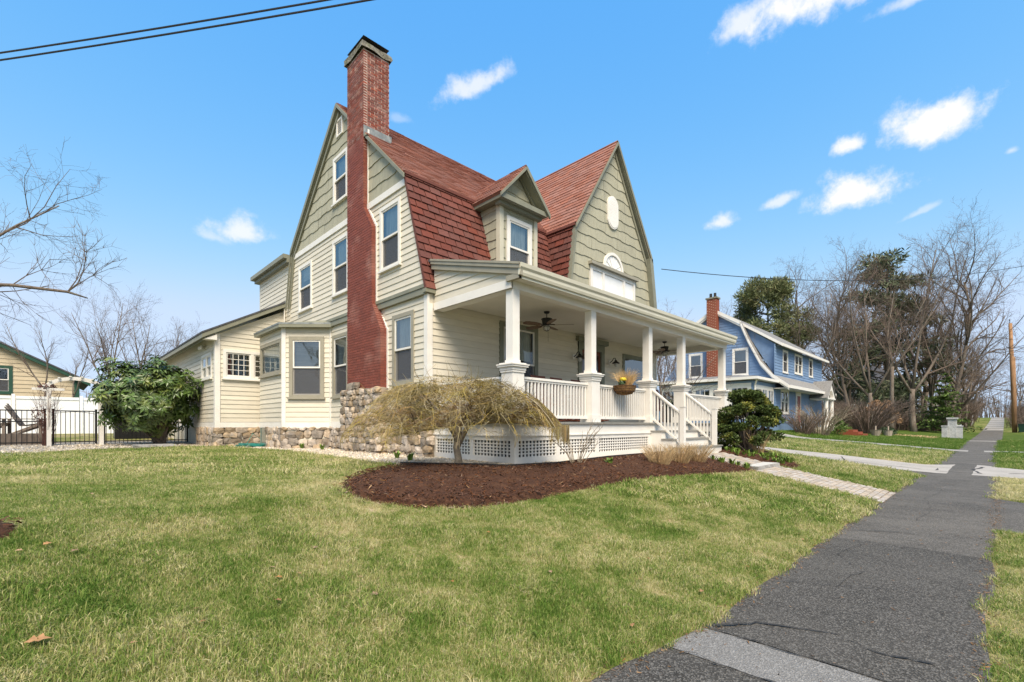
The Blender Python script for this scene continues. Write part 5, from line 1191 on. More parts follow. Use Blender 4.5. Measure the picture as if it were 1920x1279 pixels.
# stairs
SX0, SX1 = 11.06, 13.34; stp = MB(); rz_ = .205
for i in range(3):
    z = DKZ - (i + 1) * rz_; y1, y0 = YS - i * .30, YS - (i + 1) * .30
    tr = MB(); tr.box(SX0 - .02 + 0.36 * i * 0, SX1 + .02, y0 - .03, y1 + .0, z - .035, z); mk('tread', tr, m['deck'], porch)
    rs = MB(); rs.box(SX0 + .002 * i, SX1 - .002 * i, y0 + .0, y1 + .05, .62, z - .036); mk('riser', rs, m['white'], porch)
newel = MB(); newel.box(-.055, .055, -.055, .055, 0, 1.02); newel.box(-.065, .065, -.065, .065, 1.0, 1.03); nw_me = newel.mesh('newel', m['white'])
for x in (COLX[2], COLX[3]):
    put('newel', nw_me, porch, Matrix.Translation((x, 5.38, .93)))
    rail((x, YC - pw_, DKZ), (x, 5.43, DKZ - .62))
# beams, ceiling, roof
bm2 = MB(); bm2.box(PX0 + .03, 16.32, YC - .10, YC + .10, 4.05, 4.26); bm2.box(PX0 + .03, PX0 + .25, YC + .101, 8.70, 4.05, 4.26); bm2.box(16.1, 16.32, YC + .101, 8.70, 4.05, 4.26); mk('porch_beam', bm2, m['white'], porch)
cl = MB(); cl.box(PX0 + .25, 16.1, YC + .1, 8.72, 4.24, 4.27); mk('porch_ceiling', cl, m['ceiling'], porch)
so = MB(); so.box(PX0 + .04, 16.36, 6.02, YC - .101, 4.20, 4.22); mk('soffit', so, m['white'], porch)
GUT = [(6.0, 4.22), (5.97, 4.22), (5.955, 4.27), (5.955, 4.32), (5.925, 4.36), (5.915, 4.43), (5.935, 4.43), (6.0, 4.42)]
gb = MB(); gb.prism([(PX0 - .06, y, z) for y, z in GUT], (16.36 - PX0 + .06, 0, 0)); mk('gutter', gb, m['gutter'], porch)
fb = MB(); fb.box(PX0 - .03, 16.36, 6.0, 6.03, 4.17, 4.40); mk('eave_fascia', fb, m['gutter'], porch)
pr = MB(); slab(pr, [(PX0 - .05, 5.99, 4.44), (16.4, 5.99, 4.44), (16.4, 8.9, 5.22), (PX0 - .05, 8.9, 5.22)], .05); mk('porch_roof', pr, m['slate'], porch)
rk = MB()
def rk2(x, h0, h1, w, y0=5.95, y1=8.74):
    sl = (5.19 - 4.44) / 2.8; z0, z1 = 4.44 + (y0 - 5.99) * sl, 4.44 + (y1 - 5.99) * sl
    rk.prism([(x, y0, z0 - h0), (x, y1, z1 - h0), (x, y1, z1 - h1), (x, y0, z0 - h1)], (w, 0, 0))
rk2(PX0 - .075, .005, .10, .09); rk2(PX0 - .05, .10, .21, .065); rk2(PX0 - .09, -.012, .03, .1)
mk('porch_rake', rk, m['greytrim'], porch)
er = MB(); er.box(PX0 - .045, PX0 + .03, 6.0, 6.34, 4.05 + .12, 4.27); mk('eave_return', er, m['greytrim'], porch)
BPG = Basis((PX0 + .03, 0, 0), (0, 1, 0), (-1, 0, 0)); gp = [(6.45, 4.21), (8.72, 4.21), (8.72, 5.02), (6.3, 4.36)]
pg = wall('porch_gable', BPG, [(6.1, 4.2), (8.74, 4.2), (8.74, 5.1), (6.1, 4.4)], [], m['cream'], porch); siding(pg, BPG, [(6.28, 4.22), (8.71, 4.22), (8.71, 5.0), (6.28, 4.33)], [], 4.22, 5.0, EXP, m['cream'])
lb = MB(); bbox(lb, BPG, 6.25, 8.72, 4.05, 4.215, -.02, .03); mk('gable_beam', lb, m['white'], porch)

# ================================================================ things on the porch
def fan(loc, rot, label):
    t = thing('ceiling_fan', loc, label, 'ceiling fan', 'porch ceiling fans')
    x, y, z = loc
    a = MB(); a.lathe([(.02, -.05), (.05, -.045), (.07, -.02), (.075, 0)], loc, 12); mk('mount', a, m['dark'], t)
    a = MB(); a.tube([(x, y, z - .04), (x, y, z - .17)], .012, 6); mk('rod', a, m['dark'], t)
    a = MB(); a.lathe([(.05, -.33), (.09, -.31), (.115, -.27), (.12, -.20), (.14, -.19), (.13, -.17), (.06, -.155), (.02, -.15)], loc, 14); mk('motor', a, m['dark'], t)
    a = MB(); a.lathe([(.0, -.46), (.04, -.45), (.07, -.41), (.075, -.37), (.05, -.34)], loc, 12); lp = mk('lamp', a, m['lampglass'], t)
    a = MB()
    for k in range(6):
        th = k * math.pi / 3; c, s = math.cos(th), math.sin(th); a.tube([(x + r * c, y + r * s, z + h) for r, h in ((.085, -.36), (.088, -.41), (.06, -.455), (.0, -.475))], .005, 4)
    a.tube([(x + .09 * math.cos(q * .5236), y + .09 * math.sin(q * .5236), z - .37) for q in range(13)], .006, 4); mk('lamp_cage', a, m['dark'], lp)
    a = MB(); a.tube([(x + .05, y, z - .34), (x + .05, y, z - .72)], .003, 4); mk('pull_chain', a, m['dark'], t)
    for k in range(5):
        th = rot + k * 2 * math.pi / 5; u = Vector((math.cos(th), math.sin(th), 0)); n = Vector((-u.y, u.x, 0)); o = Vector(loc) - Z * .31
        a = MB(); a.tube([o + u * .07, o + u * .2 - Z * .012], .014, 5); 
        b = MB(); P = [(.17, .035), (.24, .07), (.40, .092), (.55, .09), (.63, .065), (.66, 0)]
        top = [o + u * r + n * w + Z * (-.02 + w * .2) for r, w in P] + [o + u * r - n * w + Z * (-.02 - w * .2) for r, w in P[::-1][1:]]
        b.prism(top, (0, 0, .008)); bo = mk('blade', b, m['fanblade'], t); mk('blade_arm', a, m['dark'], bo)
fan((8.59, 7.55, 4.24), .35, 'dark ceiling fan with brown blades over the porch near the corner column')
fan((14.48, 7.55, 4.24), .9, 'dark ceiling fan hanging past the front door at the far end of the porch')
def lantern(x, z, label):
    t = thing('wall_lantern', (x, YW - .03, z), label, 'wall lamp', 'lamps beside the front door'); y = YW - .03
    a = MB(); a.box(x - .06, x + .06, y - .025, y + .01, z - .07, z + .07); mk('back_plate', a, m['white'], t)
    a = MB(); a.tube([(x, y - .02, z), (x, y - .1, z + .04), (x, y - .16, z + .13), (x, y - .22, z + .12), (x, y - .24, z + .04)], .014, 6); mk('arm', a, m['dark'], t)
    a = MB(); a.lathe([(.13, -.05), (.11, -.02), (.05, .02), (.03, .06)], (x, y - .24, z), 12); mk('shade', a, m['dark'], t)
    a = MB(); a.lathe([(.0, -.17), (.035, -.16), (.055, -.11), (.05, -.05)], (x, y - .24, z), 10); mk('globe', a, m['lampglass'], t)
lantern(11.12, 3.52, 'dark barn style wall lamp left of the front door'); lantern(13.02, 3.52, 'dark barn style wall lamp right of the front door')
# hanging basket on the rail
t = thing('hanging_basket', (9.78, 6.1, 2.2), 'coir basket with dry ornamental grass and yellow pansies on the porch rail', 'planter')
a = MB(); k = 14; prof = [(.05, -.22), (.15, -.20), (.24, -.12), (.27, 0), (.25, .01)]
bv = []
a.lathe([(r, z) for r, z in prof], (9.78, 6.13, 2.42), 18); mk('liner', a, m['coir'], t)
a = MB()
for i in range(18):
    th = 2 * math.pi * i / 18; c, s = math.cos(th), math.sin(th); a.tube([(9.78 + (r + .008) * c, 6.13 + (r + .008) * s, 2.42 + z) for r, z in prof[1:4]], .004, 4)
for r, z in ((.278, 0), (.262, -.06), (.225, -.14)): a.tube([(9.78 + r * math.cos(q * math.pi / 12), 6.13 + r * math.sin(q * math.pi / 12), 2.42 + z) for q in range(25)], .005, 4)
mk('wire_frame', a, m['wire'], t)
a = MB(); r_ = random.Random(3)
for i in range(420):
    th = r_.uniform(0, 6.28); rr = .12 * math.sqrt(r_.random()); L = r_.uniform(.22, .46); ln = r_.uniform(.05, .95); a2 = th + r_.uniform(-.5, .5)
    p = Vector((9.84 + rr * math.cos(th), 6.13 + rr * math.sin(th), 2.42)); q = p + Vector((math.cos(a2) * L * ln * .55, math.sin(a2) * L * ln * .55, L * .62)); e_ = p + Vector((math.cos(a2) * L * ln, math.sin(a2) * L * ln, L * (1 - .45 * ln * ln)))
    a.tint = r_.random(); a.tube([p, q, e_], [.0028, .002, .0008], 3, False)
mk('dry_grass', a, m['basketgrass'], t)
def leafball(mb, c, r, n, size, seed, flat=1.):
    rr = random.Random(seed); c = Vector(c)
    for _ in range(n):
        d = Vector((rr.gauss(0, 1), rr.gauss(0, 1), rr.gauss(0, 1))).normalized(); d.z *= flat; p = c + d * r * rr.uniform(.6, 1); u = Vector((rr.gauss(0, 1), rr.gauss(0, 1), rr.gauss(0, 1))).normalized(); v = u.cross(d).normalized() * size * .5; u = v.cross(d).normalized() * size
        mb.tint = rr.random(); mb.add([p - u * .5, p + v, p + u * .5, p - v], [(0, 1, 2, 3)])
a = MB(); leafball(a, (9.60, 6.08, 2.47), .10, 130, .05, 4); mk('pansy_leaves', a, m['boxwood'], t); a = MB(); leafball(a, (9.60, 6.06, 2.56), .09, 60, .05, 5, .6); mk('pansy_flowers', a, m['yellow'], t)
# rocking chairs
def rocker(loc, rz, label):
    e_ = empty('rocking_chair', label, 'chair', 'rocking chairs on the porch')
    def b(name, *bx): 
        q = MB()
        for v in bx: q.box(*v)
        return mk_local(name, q, m['chairred'], e_)
    b('seat', *[(-.25 + i * .09, -.175 + i * .09, -.26, .26, .42, .445) for i in range(6)])
    for i in range(6):
        q = MB(); y = -.21 + i * .085; q.prism([(-.27, y - .036, .44), (-.25, y - .036, .44), (-.42, y - .036, 1.12), (-.44, y - .036, 1.12)], (0, .072, 0)); mk_local('back_slat', q, m['chairred'], e_)
    q = MB(); q.prism([(-.42, -.26, 1.08), (-.40, -.26, 1.08), (-.43, -.26, 1.18), (-.45, -.26, 1.18)], (0, .52, 0)); mk_local('crest_rail', q, m['chairred'], e_)
    for s in (-1, 1):
        for x in (-.24, .22): b('leg', (x - .02, x + .02, s * .27 - .02, s * .27 + .02, .05, .66 if x > 0 else .6))
        b('arm', (-.32, .30, s * .28 - .045, s * .28 + .045, .655, .68))
        q = MB(); q.tube([(x, s * .27, .04 + .16 * (x * x)) for x in np.linspace(-.55, .42, 9)], .02, 5); mk_local('runner', q, m['chairred'], e_)
    place(e_, loc, rz); return e_
rocker((8.75, 7.55, DKZ), R(-90), 'red brown wooden rocking chair nearest the corner column'); rocker((9.55, 7.6, DKZ), R(-85), 'red brown wooden rocking chair in the middle of the three left of the door'); rocker((10.4, 7.6, DKZ), R(-90), 'red brown wooden rocking chair just left of the front door'); rocker((15.1, 7.9, DKZ), R(-100), 'red brown wooden rocking chair right of the front door behind the stair rail')
t = thing('flower_pot', (13.45, 6.85, DKZ), 'dark pot of pale flowers on the porch beside the steps', 'flower pot')
a = MB(); a.lathe([(.12, 0), (.17, .25), (.19, .42), (.16, .42)], (13.45, 6.85, DKZ), 12); mk('pot', a, m['dark'], t); a = MB(); leafball(a, (13.45, 6.85, DKZ + .5), .2, 220, .07, 9); mk('leaves', a, m['boxwood'], t); a = MB(); leafball(a, (13.45, 6.82, DKZ + .62), .17, 60, .06, 10, .6); mk('petals', a, m['paleflower'], t)

# ================================================================ trees and shrubs
def rand_perp(d, r):
    v = Vector((r.gauss(0, 1), r.gauss(0, 1), r.gauss(0, 1))); v -= d * v.dot(d); return v.normalized()
def grow_tree(seed, H, r0, lv=4, fork=.28, spread=.6, nlead=4, kids=(5, 7, 6, 5), ratio=(.62, .55, .5, .5), up=.25, tr_lean=0., minr=.006, droop=0.):
    r = random.Random(seed); tr, cr = MB(), MB()
    def branch(p, d, L, rad, level):
        n = max(2, 6 - level) if level < 3 else 2; pts = [p.copy()]; rads = [rad]; dirs = []; end = rad * (.45 if level == 0 else .25)
        for i in range(n):
            d = (d + Vector((r.gauss(0, 1), r.gauss(0, 1), r.gauss(0, 1))) * (.07 + .06 * level) + Z * (up * .25 if level else 0) - Z * droop * (level > 1) * .2).normalized()
            p = p + d * (L / n); pts.append(p.copy()); rads.append(max(minr * .6, rad + (end - rad) * (i + 1) / n)); dirs.append(d.copy())
        mb = tr if level <= 1 else cr; mb.tube(pts, rads, 8 if rad > .12 else 6 if rad > .05 else 4 if rad > .018 else 3, level < 2)
        if level >= lv: return
        k = kids[min(level, len(kids) - 1)]
        for i in range(k):
            lo = fork if level == 0 else .18
            t = lo + (1 - lo) * ((i + r.random()) / k) if level else max(lo, lo + (1 - lo) * (i + r.random() * .6) / k)
            j = min(n - 1, int(t * n)); ft = t * n - j; q = pts[j] + (pts[j + 1] - pts[j]) * ft; dd = dirs[j]
            ang = r.uniform(.5, 1.15) * spread * (1.25 if level else 1); nd = (dd * math.cos(ang) + rand_perp(dd, r) * math.sin(ang)).normalized()
            rr = (rads[j] + (rads[j + 1] - rads[j]) * ft) * (.62 if level == 0 else .6)
            branch(q, nd, L * ratio[min(level, len(ratio) - 1)] * r.uniform(.7, 1.15) * (1.15 - .45 * t if level else 1.0), max(minr, rr), level + 1)
    if nlead <= 1: branch(Vector((0, 0, -.1)), Vector((tr_lean, 0, 1)).normalized(), H * .92, r0, 0)
    else:
        # trunk then leaders
        pts = [Vector((0, 0, -.15))]; p = Vector((0, 0, -.15)); d = Vector((tr_lean, 0, 1)).normalized()
        for i in range(4): d = (d + Vector((r.gauss(0, .04), r.gauss(0, .04), 0))).normalized(); p = p + d * (H * fork / 4 + .04); pts.append(p.copy())
        tr.tube(pts, [r0 * 1.25, r0, r0 * .92, r0 * .86, r0 * .8], 9)
        a0 = r.uniform(0, 6.28)
        for i in range(nlead):
            a = a0 + 6.283 * i / nlead + r.uniform(-.4, .4); s = spread * r.uniform(.35, .9); nd = Vector((math.cos(a) * math.sin(s), math.sin(a) * math.sin(s), math.cos(s)))
            branch(p.copy() - Vector((0, 0, H * .03 * (i % 2))), nd, H * (1 - fork) * r.uniform(.72, 1.0), r0 * .55, 1)
    return tr, cr
def bare_tree(seed, label, group=None, twig='twig', **kw):
    tr, cr = grow_tree(seed, **kw); t = empty('bare_tree', label, 'tree', group)
    mk_local('trunk', tr, m['bark'], t, True); mk_local('crown', cr, m[twig], t); return t
# prototype crowns; each placed tree below is a copy with its own label
def tree_set():
    P = {}
    P['a'] = dict(seed=1, H=14, r0=.2, nlead=4, fork=.22, spread=.62, kids=(6, 9, 8, 7), ratio=(.6, .5, .48, .45))
    P['b'] = dict(seed=2, H=15, r0=.2, nlead=1, fork=.2, spread=.75, kids=(22, 9, 7, 4), ratio=(.42, .5, .5, .5))
    P['c'] = dict(seed=5, H=13, r0=.16, nlead=3, fork=.26, spread=.5, kids=(6, 10, 8, 6), ratio=(.6, .5, .5, .5))
    P['d'] = dict(seed=8, H=12, r0=.2, nlead=5, fork=.18, spread=.85, kids=(6, 9, 8, 6), ratio=(.6, .52, .5, .45))
    P['e'] = dict(seed=13, H=13, r0=.17, nlead=2, fork=.38, spread=.45, kids=(6, 9, 6, 5), ratio=(.6, .45, .5, .5))
    return P
PROTO = {}
TREES = [  # proto, x, y, scale, z-scale, rot, label
    ('a', 72.1, 6.3, 1.55, 1.62, .3, 'tallest bare tree standing alone on the far lawn left of the stone pillar'),
    ('b', 70.0, 12.0, 1.15, 1.2, 1.3, 'bare tree rising over the right end of the blue house roof'),
    ('c', 64.0, 14.5, 1.2, 1.2, 2.2, 'slender forked bare tree just right of the blue house'),
    ('e', 78.0, 13.5, 1.3, 1.3, .9, 'thin bare tree between the blue house and the dark green house'),
    ('b', 84.0, 5.2, 1.3, 1.3, 2.9, 'bare tree right of the tallest one, before the green house porch'),
    ('d', 92.0, 3.4, 1.35, 1.4, 4.0, 'wide dark bare tree leaning over the far sidewalk'),
    ('c', 88.0, 6.5, 1.5, 1.5, 5.2, 'forked bare tree behind the stone pillar and the green shrub'),
    ('d', 120.0, 2.3, 1.05, .95, 1.1, 'low spreading bare tree over the white fence down the sidewalk'),
    ('a', 140.0, 5.0, 1.2, 1.1, 2.1, 'distant bare tree above the white fence'),
    ('c', 150, -4.0, 1.1, 1.1, .2, 'distant bare tree right of the leaning utility pole'),
    ('a', 120, -7.5, .9, .9, 3.3, 'bare tree beyond the parked white car'),
    ('a', 66.0, 9.5, 1.25, 1.35, 2.6, 'bare tree with a thick trunk right of the blue house portico'),
    ('b', 76.0, 3.6, 1.2, 1.3, 5.0, 'bare tree rising just behind the stone pillar'),
    ('e', 69.0, 8.0, 1.3, 1.5, 3.7, 'straight thin bare tree left of the tallest one'),
    ('d', 100.0, 5.0, 1.35, 1.3, 2.3, 'bare tree in the tangle behind the green house porch'),
    ('c', 96.0, 2.6, 1.0, 1.1, 1.4, 'bare tree with rising limbs closest to the far sidewalk'),
    ('a', 108.0, 8.0, 1.6, 1.55, .8, 'tall bare tree behind the dark green house'),
    ('b', 104.0, 14.0, 1.5, 1.4, 3.3, 'bare tree over the green house roof'),
    ('d', 86.0, 15.0, 1.5, 1.5, 5.4, 'bare tree left of the dark pine'),
    ('a', 130.0, 3.2, 1.1, 1.0, 4.2, 'bare tree over the far end of the sidewalk'),
    ('d', 66.0, 26.0, 1.25, 1.3, .5, 'crooked bare tree standing behind the blue house chimney'),
    ('c', 58.0, 30.0, 1.05, 1.1, 3.1, 'bare tree left of the blue house chimney'),
    ('a', 46.0, 27.0, .95, .95, 4.4, 'bare tree showing just past the cream house gable'),
    ('e', 50.0, 25.0, .8, .8, 2.0, 'thin bare tree over the porch roof end'),
    ('b', 82.0, 21.0, 1.4, 1.35, .4, 'bare tree right of the olive pine over the blue house'),
    ('a', 90.0, 18.0, 1.35, 1.35, 5.6, 'bare tree behind the blue house dormer'),
    ('d', 5.2, 46.0, .62, .80, 1.0, 'rounded bare tree over the back wing of the cream house'),
    ('a', 3.4, 48.0, .58, .78, 2.5, 'bare tree with reddish buds left of the back wing'),
    ('c', 7.2, 44.0, .6, .70, 4.1, 'small bare tree peeking over the back wing eave'),
    ('e', -.2, 36.5, .42, .5, 1.7, 'thin bare sapling beside the tan house corner'),
    ('e', .8, 36.0, .36, .42, 4.0, 'smallest bare sapling behind the white arbor'),
    ('d', -9, -24, 1.1, 1.1, .3, 'bare tree across the street mirrored in the side windows'),
    ('a', -20, -6, 1.2, 1.2, 1.9, 'second bare tree across the street mirrored in the windows'),
    ('b', 3, -22, 1.0, 1.0, 2.7, 'bare tree across the street facing the front porch'),
    ('a', 16, -24, 1.1, 1.1, 5.1, 'bare tree across the street facing the front steps'),
    ('d', 30, -22, 1.1, 1.1, 3.9, 'bare tree across the street down the block'),
    ('c', -14, 4, .9, .9, 3.0, 'bare tree beside the lawn left of the camera'),
]
KINDS_ = tree_set()
for (k, x, y, s, sz, rz, lab) in TREES:
    grp = 'bare spring trees'
    if k not in PROTO:
        PROTO[k] = bare_tree(label=lab, group=grp, twig='twigred' if k == 'a' else 'twig', **KINDS_[k]); place(PROTO[k], (x, y, T(x, y)), rz, s, sz)
    else: copy_tree(PROTO[k], (x, y, T(x, y)), rz, s, lab, grp, sz)
# the big tree outside the left edge whose limbs reach into the picture
tr, cr = grow_tree(24, 10.5, .16, nlead=5, fork=.3, spread=.85, kids=(6, 10, 9, 7), ratio=(.6, .5, .5, .5), minr=.004)
r = random.Random(5)
lp = [Vector((0, 0, 4.6)), Vector((1.6, -.7, 5.45)), Vector((3.2, -1.5, 5.6)), Vector((4.5, -2.1, 5.55)), Vector((5.0, -2.3, 5.4))]
tr.tube(lp, [.12, .075, .055, .045, .02], 7)
def spray(mb, p, d, L, rad, lv, r):
    n = 3; pts = [p.copy()]
    for i in range(n): d = (d + Vector((r.gauss(0, .16), r.gauss(0, .16), r.gauss(0, .16)))).normalized(); p = p + d * L / n; pts.append(p.copy())
    mb.tube(pts, [rad, rad * .75, rad * .5, rad * .3], 4 if rad > .012 else 3, False)
    if lv: 
        for i in range(7): 
            j = r.randint(1, n); nd = (d * .75 + Vector((r.gauss(0, .5), r.gauss(0, .5), r.gauss(0.1, .5)))).normalized(); spray(mb, pts[j], nd, L * .55, rad * .5, lv - 1, r)
for q in (1, 2, 3, 3): spray(cr, lp[q], Vector((.6, -.45, .8 if q > 1 else -.6)).normalized(), 1.5, .022, 2, r)
spray(cr, lp[3], Vector((.5, -.3, .35)).normalized(), 1.4, .025, 2, r); spray(cr, lp[2], Vector((.3, -.2, -1)).normalized(), 1.6, .012, 1, r)
t = empty('bare_tree', 'bare tree outside the left edge reaching a level limb into the sky', 'tree', 'bare spring trees'); mk_local('trunk', tr, m['bark'], t, True); mk_local('crown', cr, m['twig'], t); place(t, (-3.0, 17.0, T(-3.0, 17.0)), .1, .70, .72)
def conifer(seed, label, H, rad, r0, foliage, base=.12, nwh=26, tuft=46, size=.55, shape=1.0, group='evergreen trees', droop=.12, name='pine_tree'):
    r = random.Random(seed); t = empty(name, label, 'tree', group); tr = MB(); nd = []
    tr.tube([(0, 0, -.2), (.05, 0, H * .4), (0, .05, H * .97)], [r0, r0 * .6, .03], 8); V = []; F = []; tt = []
    crown = MB()
    for w in range(nwh):
        z = H * (base + (1 - base) * (w + r.random() * .6) / nwh); f = 1 - (z / H - base) / (1 - base); L0 = rad * (max(0.04, f) ** shape) if shape < 3 else rad
        if shape >= 3: L0 = rad * math.sqrt(max(.05, 1 - ((z / H - .55) / .5) ** 2))
        for b in range(r.randint(4, 6)):
            a = r.uniform(0, 6.283); L = L0 * r.uniform(.65, 1.12); d = Vector((math.cos(a), math.sin(a), r.uniform(-droop, .3))); p = Vector((0, 0, z)); e = p + d * L
            tr.tube([p, p + d * L * .5 + Z * .05 * L, e], [.05 * (.4 + f), .03, .012], 4, False)
            k = max(4, int(tuft * (.25 + L / rad) * .5))
            for _ in range(k):
                s = .25 + .75 * r.random(); c = p + (e - p) * s + Vector((r.gauss(0, .1), r.gauss(0, .1), r.gauss(0, .06))) * L
                u = (d + Vector((r.gauss(0, .6), r.gauss(0, .6), r.gauss(0, .5)))).normalized(); v = u.cross(Vector((r.gauss(0, .4), r.gauss(0, .4), 1))).normalized(); q = size * r.uniform(.5, 1.2)
                crown.tint = r.random(); crown.add([c - u * q * .5, c + v * q * .16, c + u * q * .5, c - v * q * .16], [(0, 1, 2, 3)])
                v2 = u.cross(v); crown.add([c - u * q * .4, c + v2 * q * .13, c + u * q * .45, c - v2 * q * .13], [(0, 1, 2, 3)])
    mk_local('trunk', tr, m['bark'], t, True); mk_local('crown', crown, m[foliage], t); return t
def pine_mass(seed, label, H, r0, blobs, n, size, mat, up=.5):
    """pine whose crown is many upswept needle tufts spread through boughs of unequal reach"""
    r = random.Random(seed); t = empty('pine_tree', label, 'tree', 'evergreen trees'); tr, cr = MB(), MB()
    tr.tube([(0, 0, -.3), (.1, 0, H * .5), (0, .1, H * .96)], [r0, r0 * .65, .05], 8)
    for (c, R3, k) in blobs:
        c = Vector(c); p0 = Vector((0, 0, max(1.0, c.z - .25 * math.hypot(c.x, c.y)))); tr.tube([p0, (p0 + c) / 2 + Z * .2, c], [.09, .06, .03], 4, False)
        for _ in range(int(n * k)):
            d = Vector((r.gauss(0, 1), r.gauss(0, 1), r.gauss(0, 1))).normalized(); p = c + Vector((d.x * R3[0], d.y * R3[1], d.z * R3[2])) * r.random() ** .45
            for q in range(3):
                u = (d * .6 + Vector((r.gauss(0, .5), r.gauss(0, .5), r.gauss(up, .45)))).normalized(); v = u.cross(Vector((r.gauss(0, 1), r.gauss(0, 1), r.gauss(0, 1)))).normalized(); L = size * r.uniform(.5, 1.2); cr.tint = r.random()
                cr.add([p, p + u * L * .55 + v * L * .10, p + u * L, p + u * L * .55 - v * L * .10], [(0, 1, 2, 3)])
    mk_local('trunk', tr, m['bark'], t, True); mk_local('crown', cr, m[mat], t); return t
r = random.Random(61); bl = []
for i in range(60):
    z = r.uniform(6, 20.5); f = math.sqrt(max(.02, 1 - ((z - 11.5) / 9.6) ** 2)) * r.uniform(.45, 1.0) * 5.4; a_ = r.uniform(0, 6.28); bl.append(((math.cos(a_) * f, math.sin(a_) * f, z), (1.5, 1.5, 1.2), 1))
place(pine_mass(31, 'dense olive green pine rising behind the blue house', 20, .35, bl, 210, .62, 'pine'), (76.3, 23.2, T(76.3, 23.2) - .3), 0, 1.03)
bl = []
for i in range(84):
    z = 3.5 + 18.5 * (i / 84); f = (1.0 - .72 * (z / 22) ** 1.4) * r.uniform(.35, 1.05) * 7.0; a_ = r.uniform(0, 6.28); bl.append(((math.cos(a_) * f, math.sin(a_) * f, z - f * .08), (1.5, 1.5, .45), .8))
place(pine_mass(33, 'tall sparse dark pine with long level boughs before the green house', 22, .42, bl, 75, .8, 'spruce', .1), (80, 9.6, T(80, 9.6)), 1.0, 1.05)
place(conifer(35, 'low green conifer right of the big pine behind the stone pillar', 7, 3.0, .15, 'yewgreen', base=.05, nwh=16, tuft=75, size=.5, shape=.8), (74, 3.6, T(74, 3.6)), 0, 1)
place(conifer(36, 'small dark conifer between the pine and the stone pillar', 9, 3.0, .18, 'spruce', base=.05, nwh=18, tuft=75, size=.55, shape=.9), (85, 8.2, T(85, 8.2)), 0, 1)
# ---- weeping maple in the mulch bed
t = thing('weeping_maple', (5.17, 6.62, .78), 'weeping maple with a dome of leafless ochre twigs in the mulch bed', 'tree')
r = random.Random(17); base = Vector((5.12, 6.58, .70)); tk = MB(); cw_ = MB()
tk.tube([base, base + Vector((.01, 0, .2)), base + Vector((-.02, .02, .40)), base + Vector((.0, .0, .50))], [.085, .066, .06, .07], 10)
def dome(x, y):
    f = min(1.2, math.hypot(x, y) / 1.95); return .60 + 1.08 * (1 - f ** 2.6)      # top of the crown over the trunk foot
def floor_(x, y):
    f = min(1.0, math.hypot(x, y) / 1.85); left = max(0., (-.7 * x + .7 * y) / 1.85); right = max(0., (.7 * x - .7 * y) / 1.85); return .78 - .26 * f ** 2 - .30 * min(1, left) ** 1.5 + .22 * min(1, right)
def strand(mb, p, d, L, rad, n, droop, jit, sides):
    pts = [p.copy()]
    for i in range(n):
        d = (d + Vector((r.gauss(0, jit), r.gauss(0, jit), r.gauss(0, jit * .7))) - Z * droop).normalized(); q = p + d * (L / n); o = q - base
        top = dome(o.x, o.y) + r.uniform(-.05, .04)
        if o.z > top: q.z = base.z + top; d.z = min(d.z, -.05)
        lo = floor_(o.x, o.y)
        if o.z < lo: q.z = base.z + lo + r.uniform(0, .06); d.z = max(d.z, -.02)
        hr = math.hypot(o.x, o.y)
        if hr > 1.95: q.x = base.x + o.x * 1.95 / hr; q.y = base.y + o.y * 1.95 / hr
        p = q; pts.append(p.copy())
    mb.tube(pts, [rad * (1 - .8 * i / n) for i in range(n + 1)], sides, False); return pts, d
for i in range(13):
    a = i * 6.283 / 13 + r.uniform(-.25, .25); d = Vector((math.cos(a), math.sin(a), r.uniform(.2, 1.3))).normalized(); L = r.uniform(1.2, 1.9)
    pts, dl = strand(tk, base + Vector((0, 0, r.uniform(.40, .5))), d, L, r.uniform(.026, .042), 7, .06, .26, 6)
    for j in range(26):
        k = r.randint(1, 6); f = r.random(); p = pts[k] + (pts[k + 1] - pts[k]) * f; o = (p - base); a2 = math.atan2(o.y, o.x) + r.gauss(0, .8)
        d2 = Vector((math.cos(a2), math.sin(a2), r.uniform(-.1, .9))).normalized(); L2 = r.uniform(.35, .85)
        cw_.tint = r.random(); p2, _ = strand(cw_, p, d2, L2, .011, 5, .07, .26, 4)
        for q in range(13):
            k2 = r.randint(1, 4); pp = p2[k2] + (p2[k2 + 1] - p2[k2]) * r.random(); a3 = a2 + r.gauss(0, .9); d3 = Vector((math.cos(a3), math.sin(a3), r.uniform(-.35, .6))).normalized(); L3 = r.uniform(.14, .4)
            cw_.tint = r.random(); p3, _ = strand(cw_, pp, d3, L3, .0040, 4, .06, .30, 3)
            for w in range(3):
                k3 = r.randint(0, 3); p4 = p3[k3]; a4 = a3 + r.gauss(0, .9); d4 = Vector((math.cos(a4), math.sin(a4), r.uniform(-.7, .45))).normalized(); strand(cw_, p4, d4, r.uniform(.08, .22), .0022, 2, .05, .3, 3)
for i in range(1250):
    a = r.uniform(0, 6.283); f = math.sqrt(r.random()) * .97; x, y = math.cos(a) * f * 1.9, math.sin(a) * f * 1.9; z_ = dome(x, y) - abs(r.gauss(0, .16)) - .02
    if z_ < floor_(x, y): continue
    p = base + Vector((x, y, z_)); a2 = a + r.gauss(0, 1.0); d = Vector((math.cos(a2), math.sin(a2), r.uniform(-.5, .55) - .35 * f)).normalized(); cw_.tint = r.random()
    p5, _ = strand(cw_, p, d, r.uniform(.15, .42), .0042, 4, .03, .34, 3)
    for w in range(3): strand(cw_, p5[r.randint(1, 3)], Vector((d.x + r.gauss(0, .7), d.y + r.gauss(0, .7), d.z + r.gauss(0, .5))).normalized(), r.uniform(.06, .2), .0024, 2, .02, .3, 3)
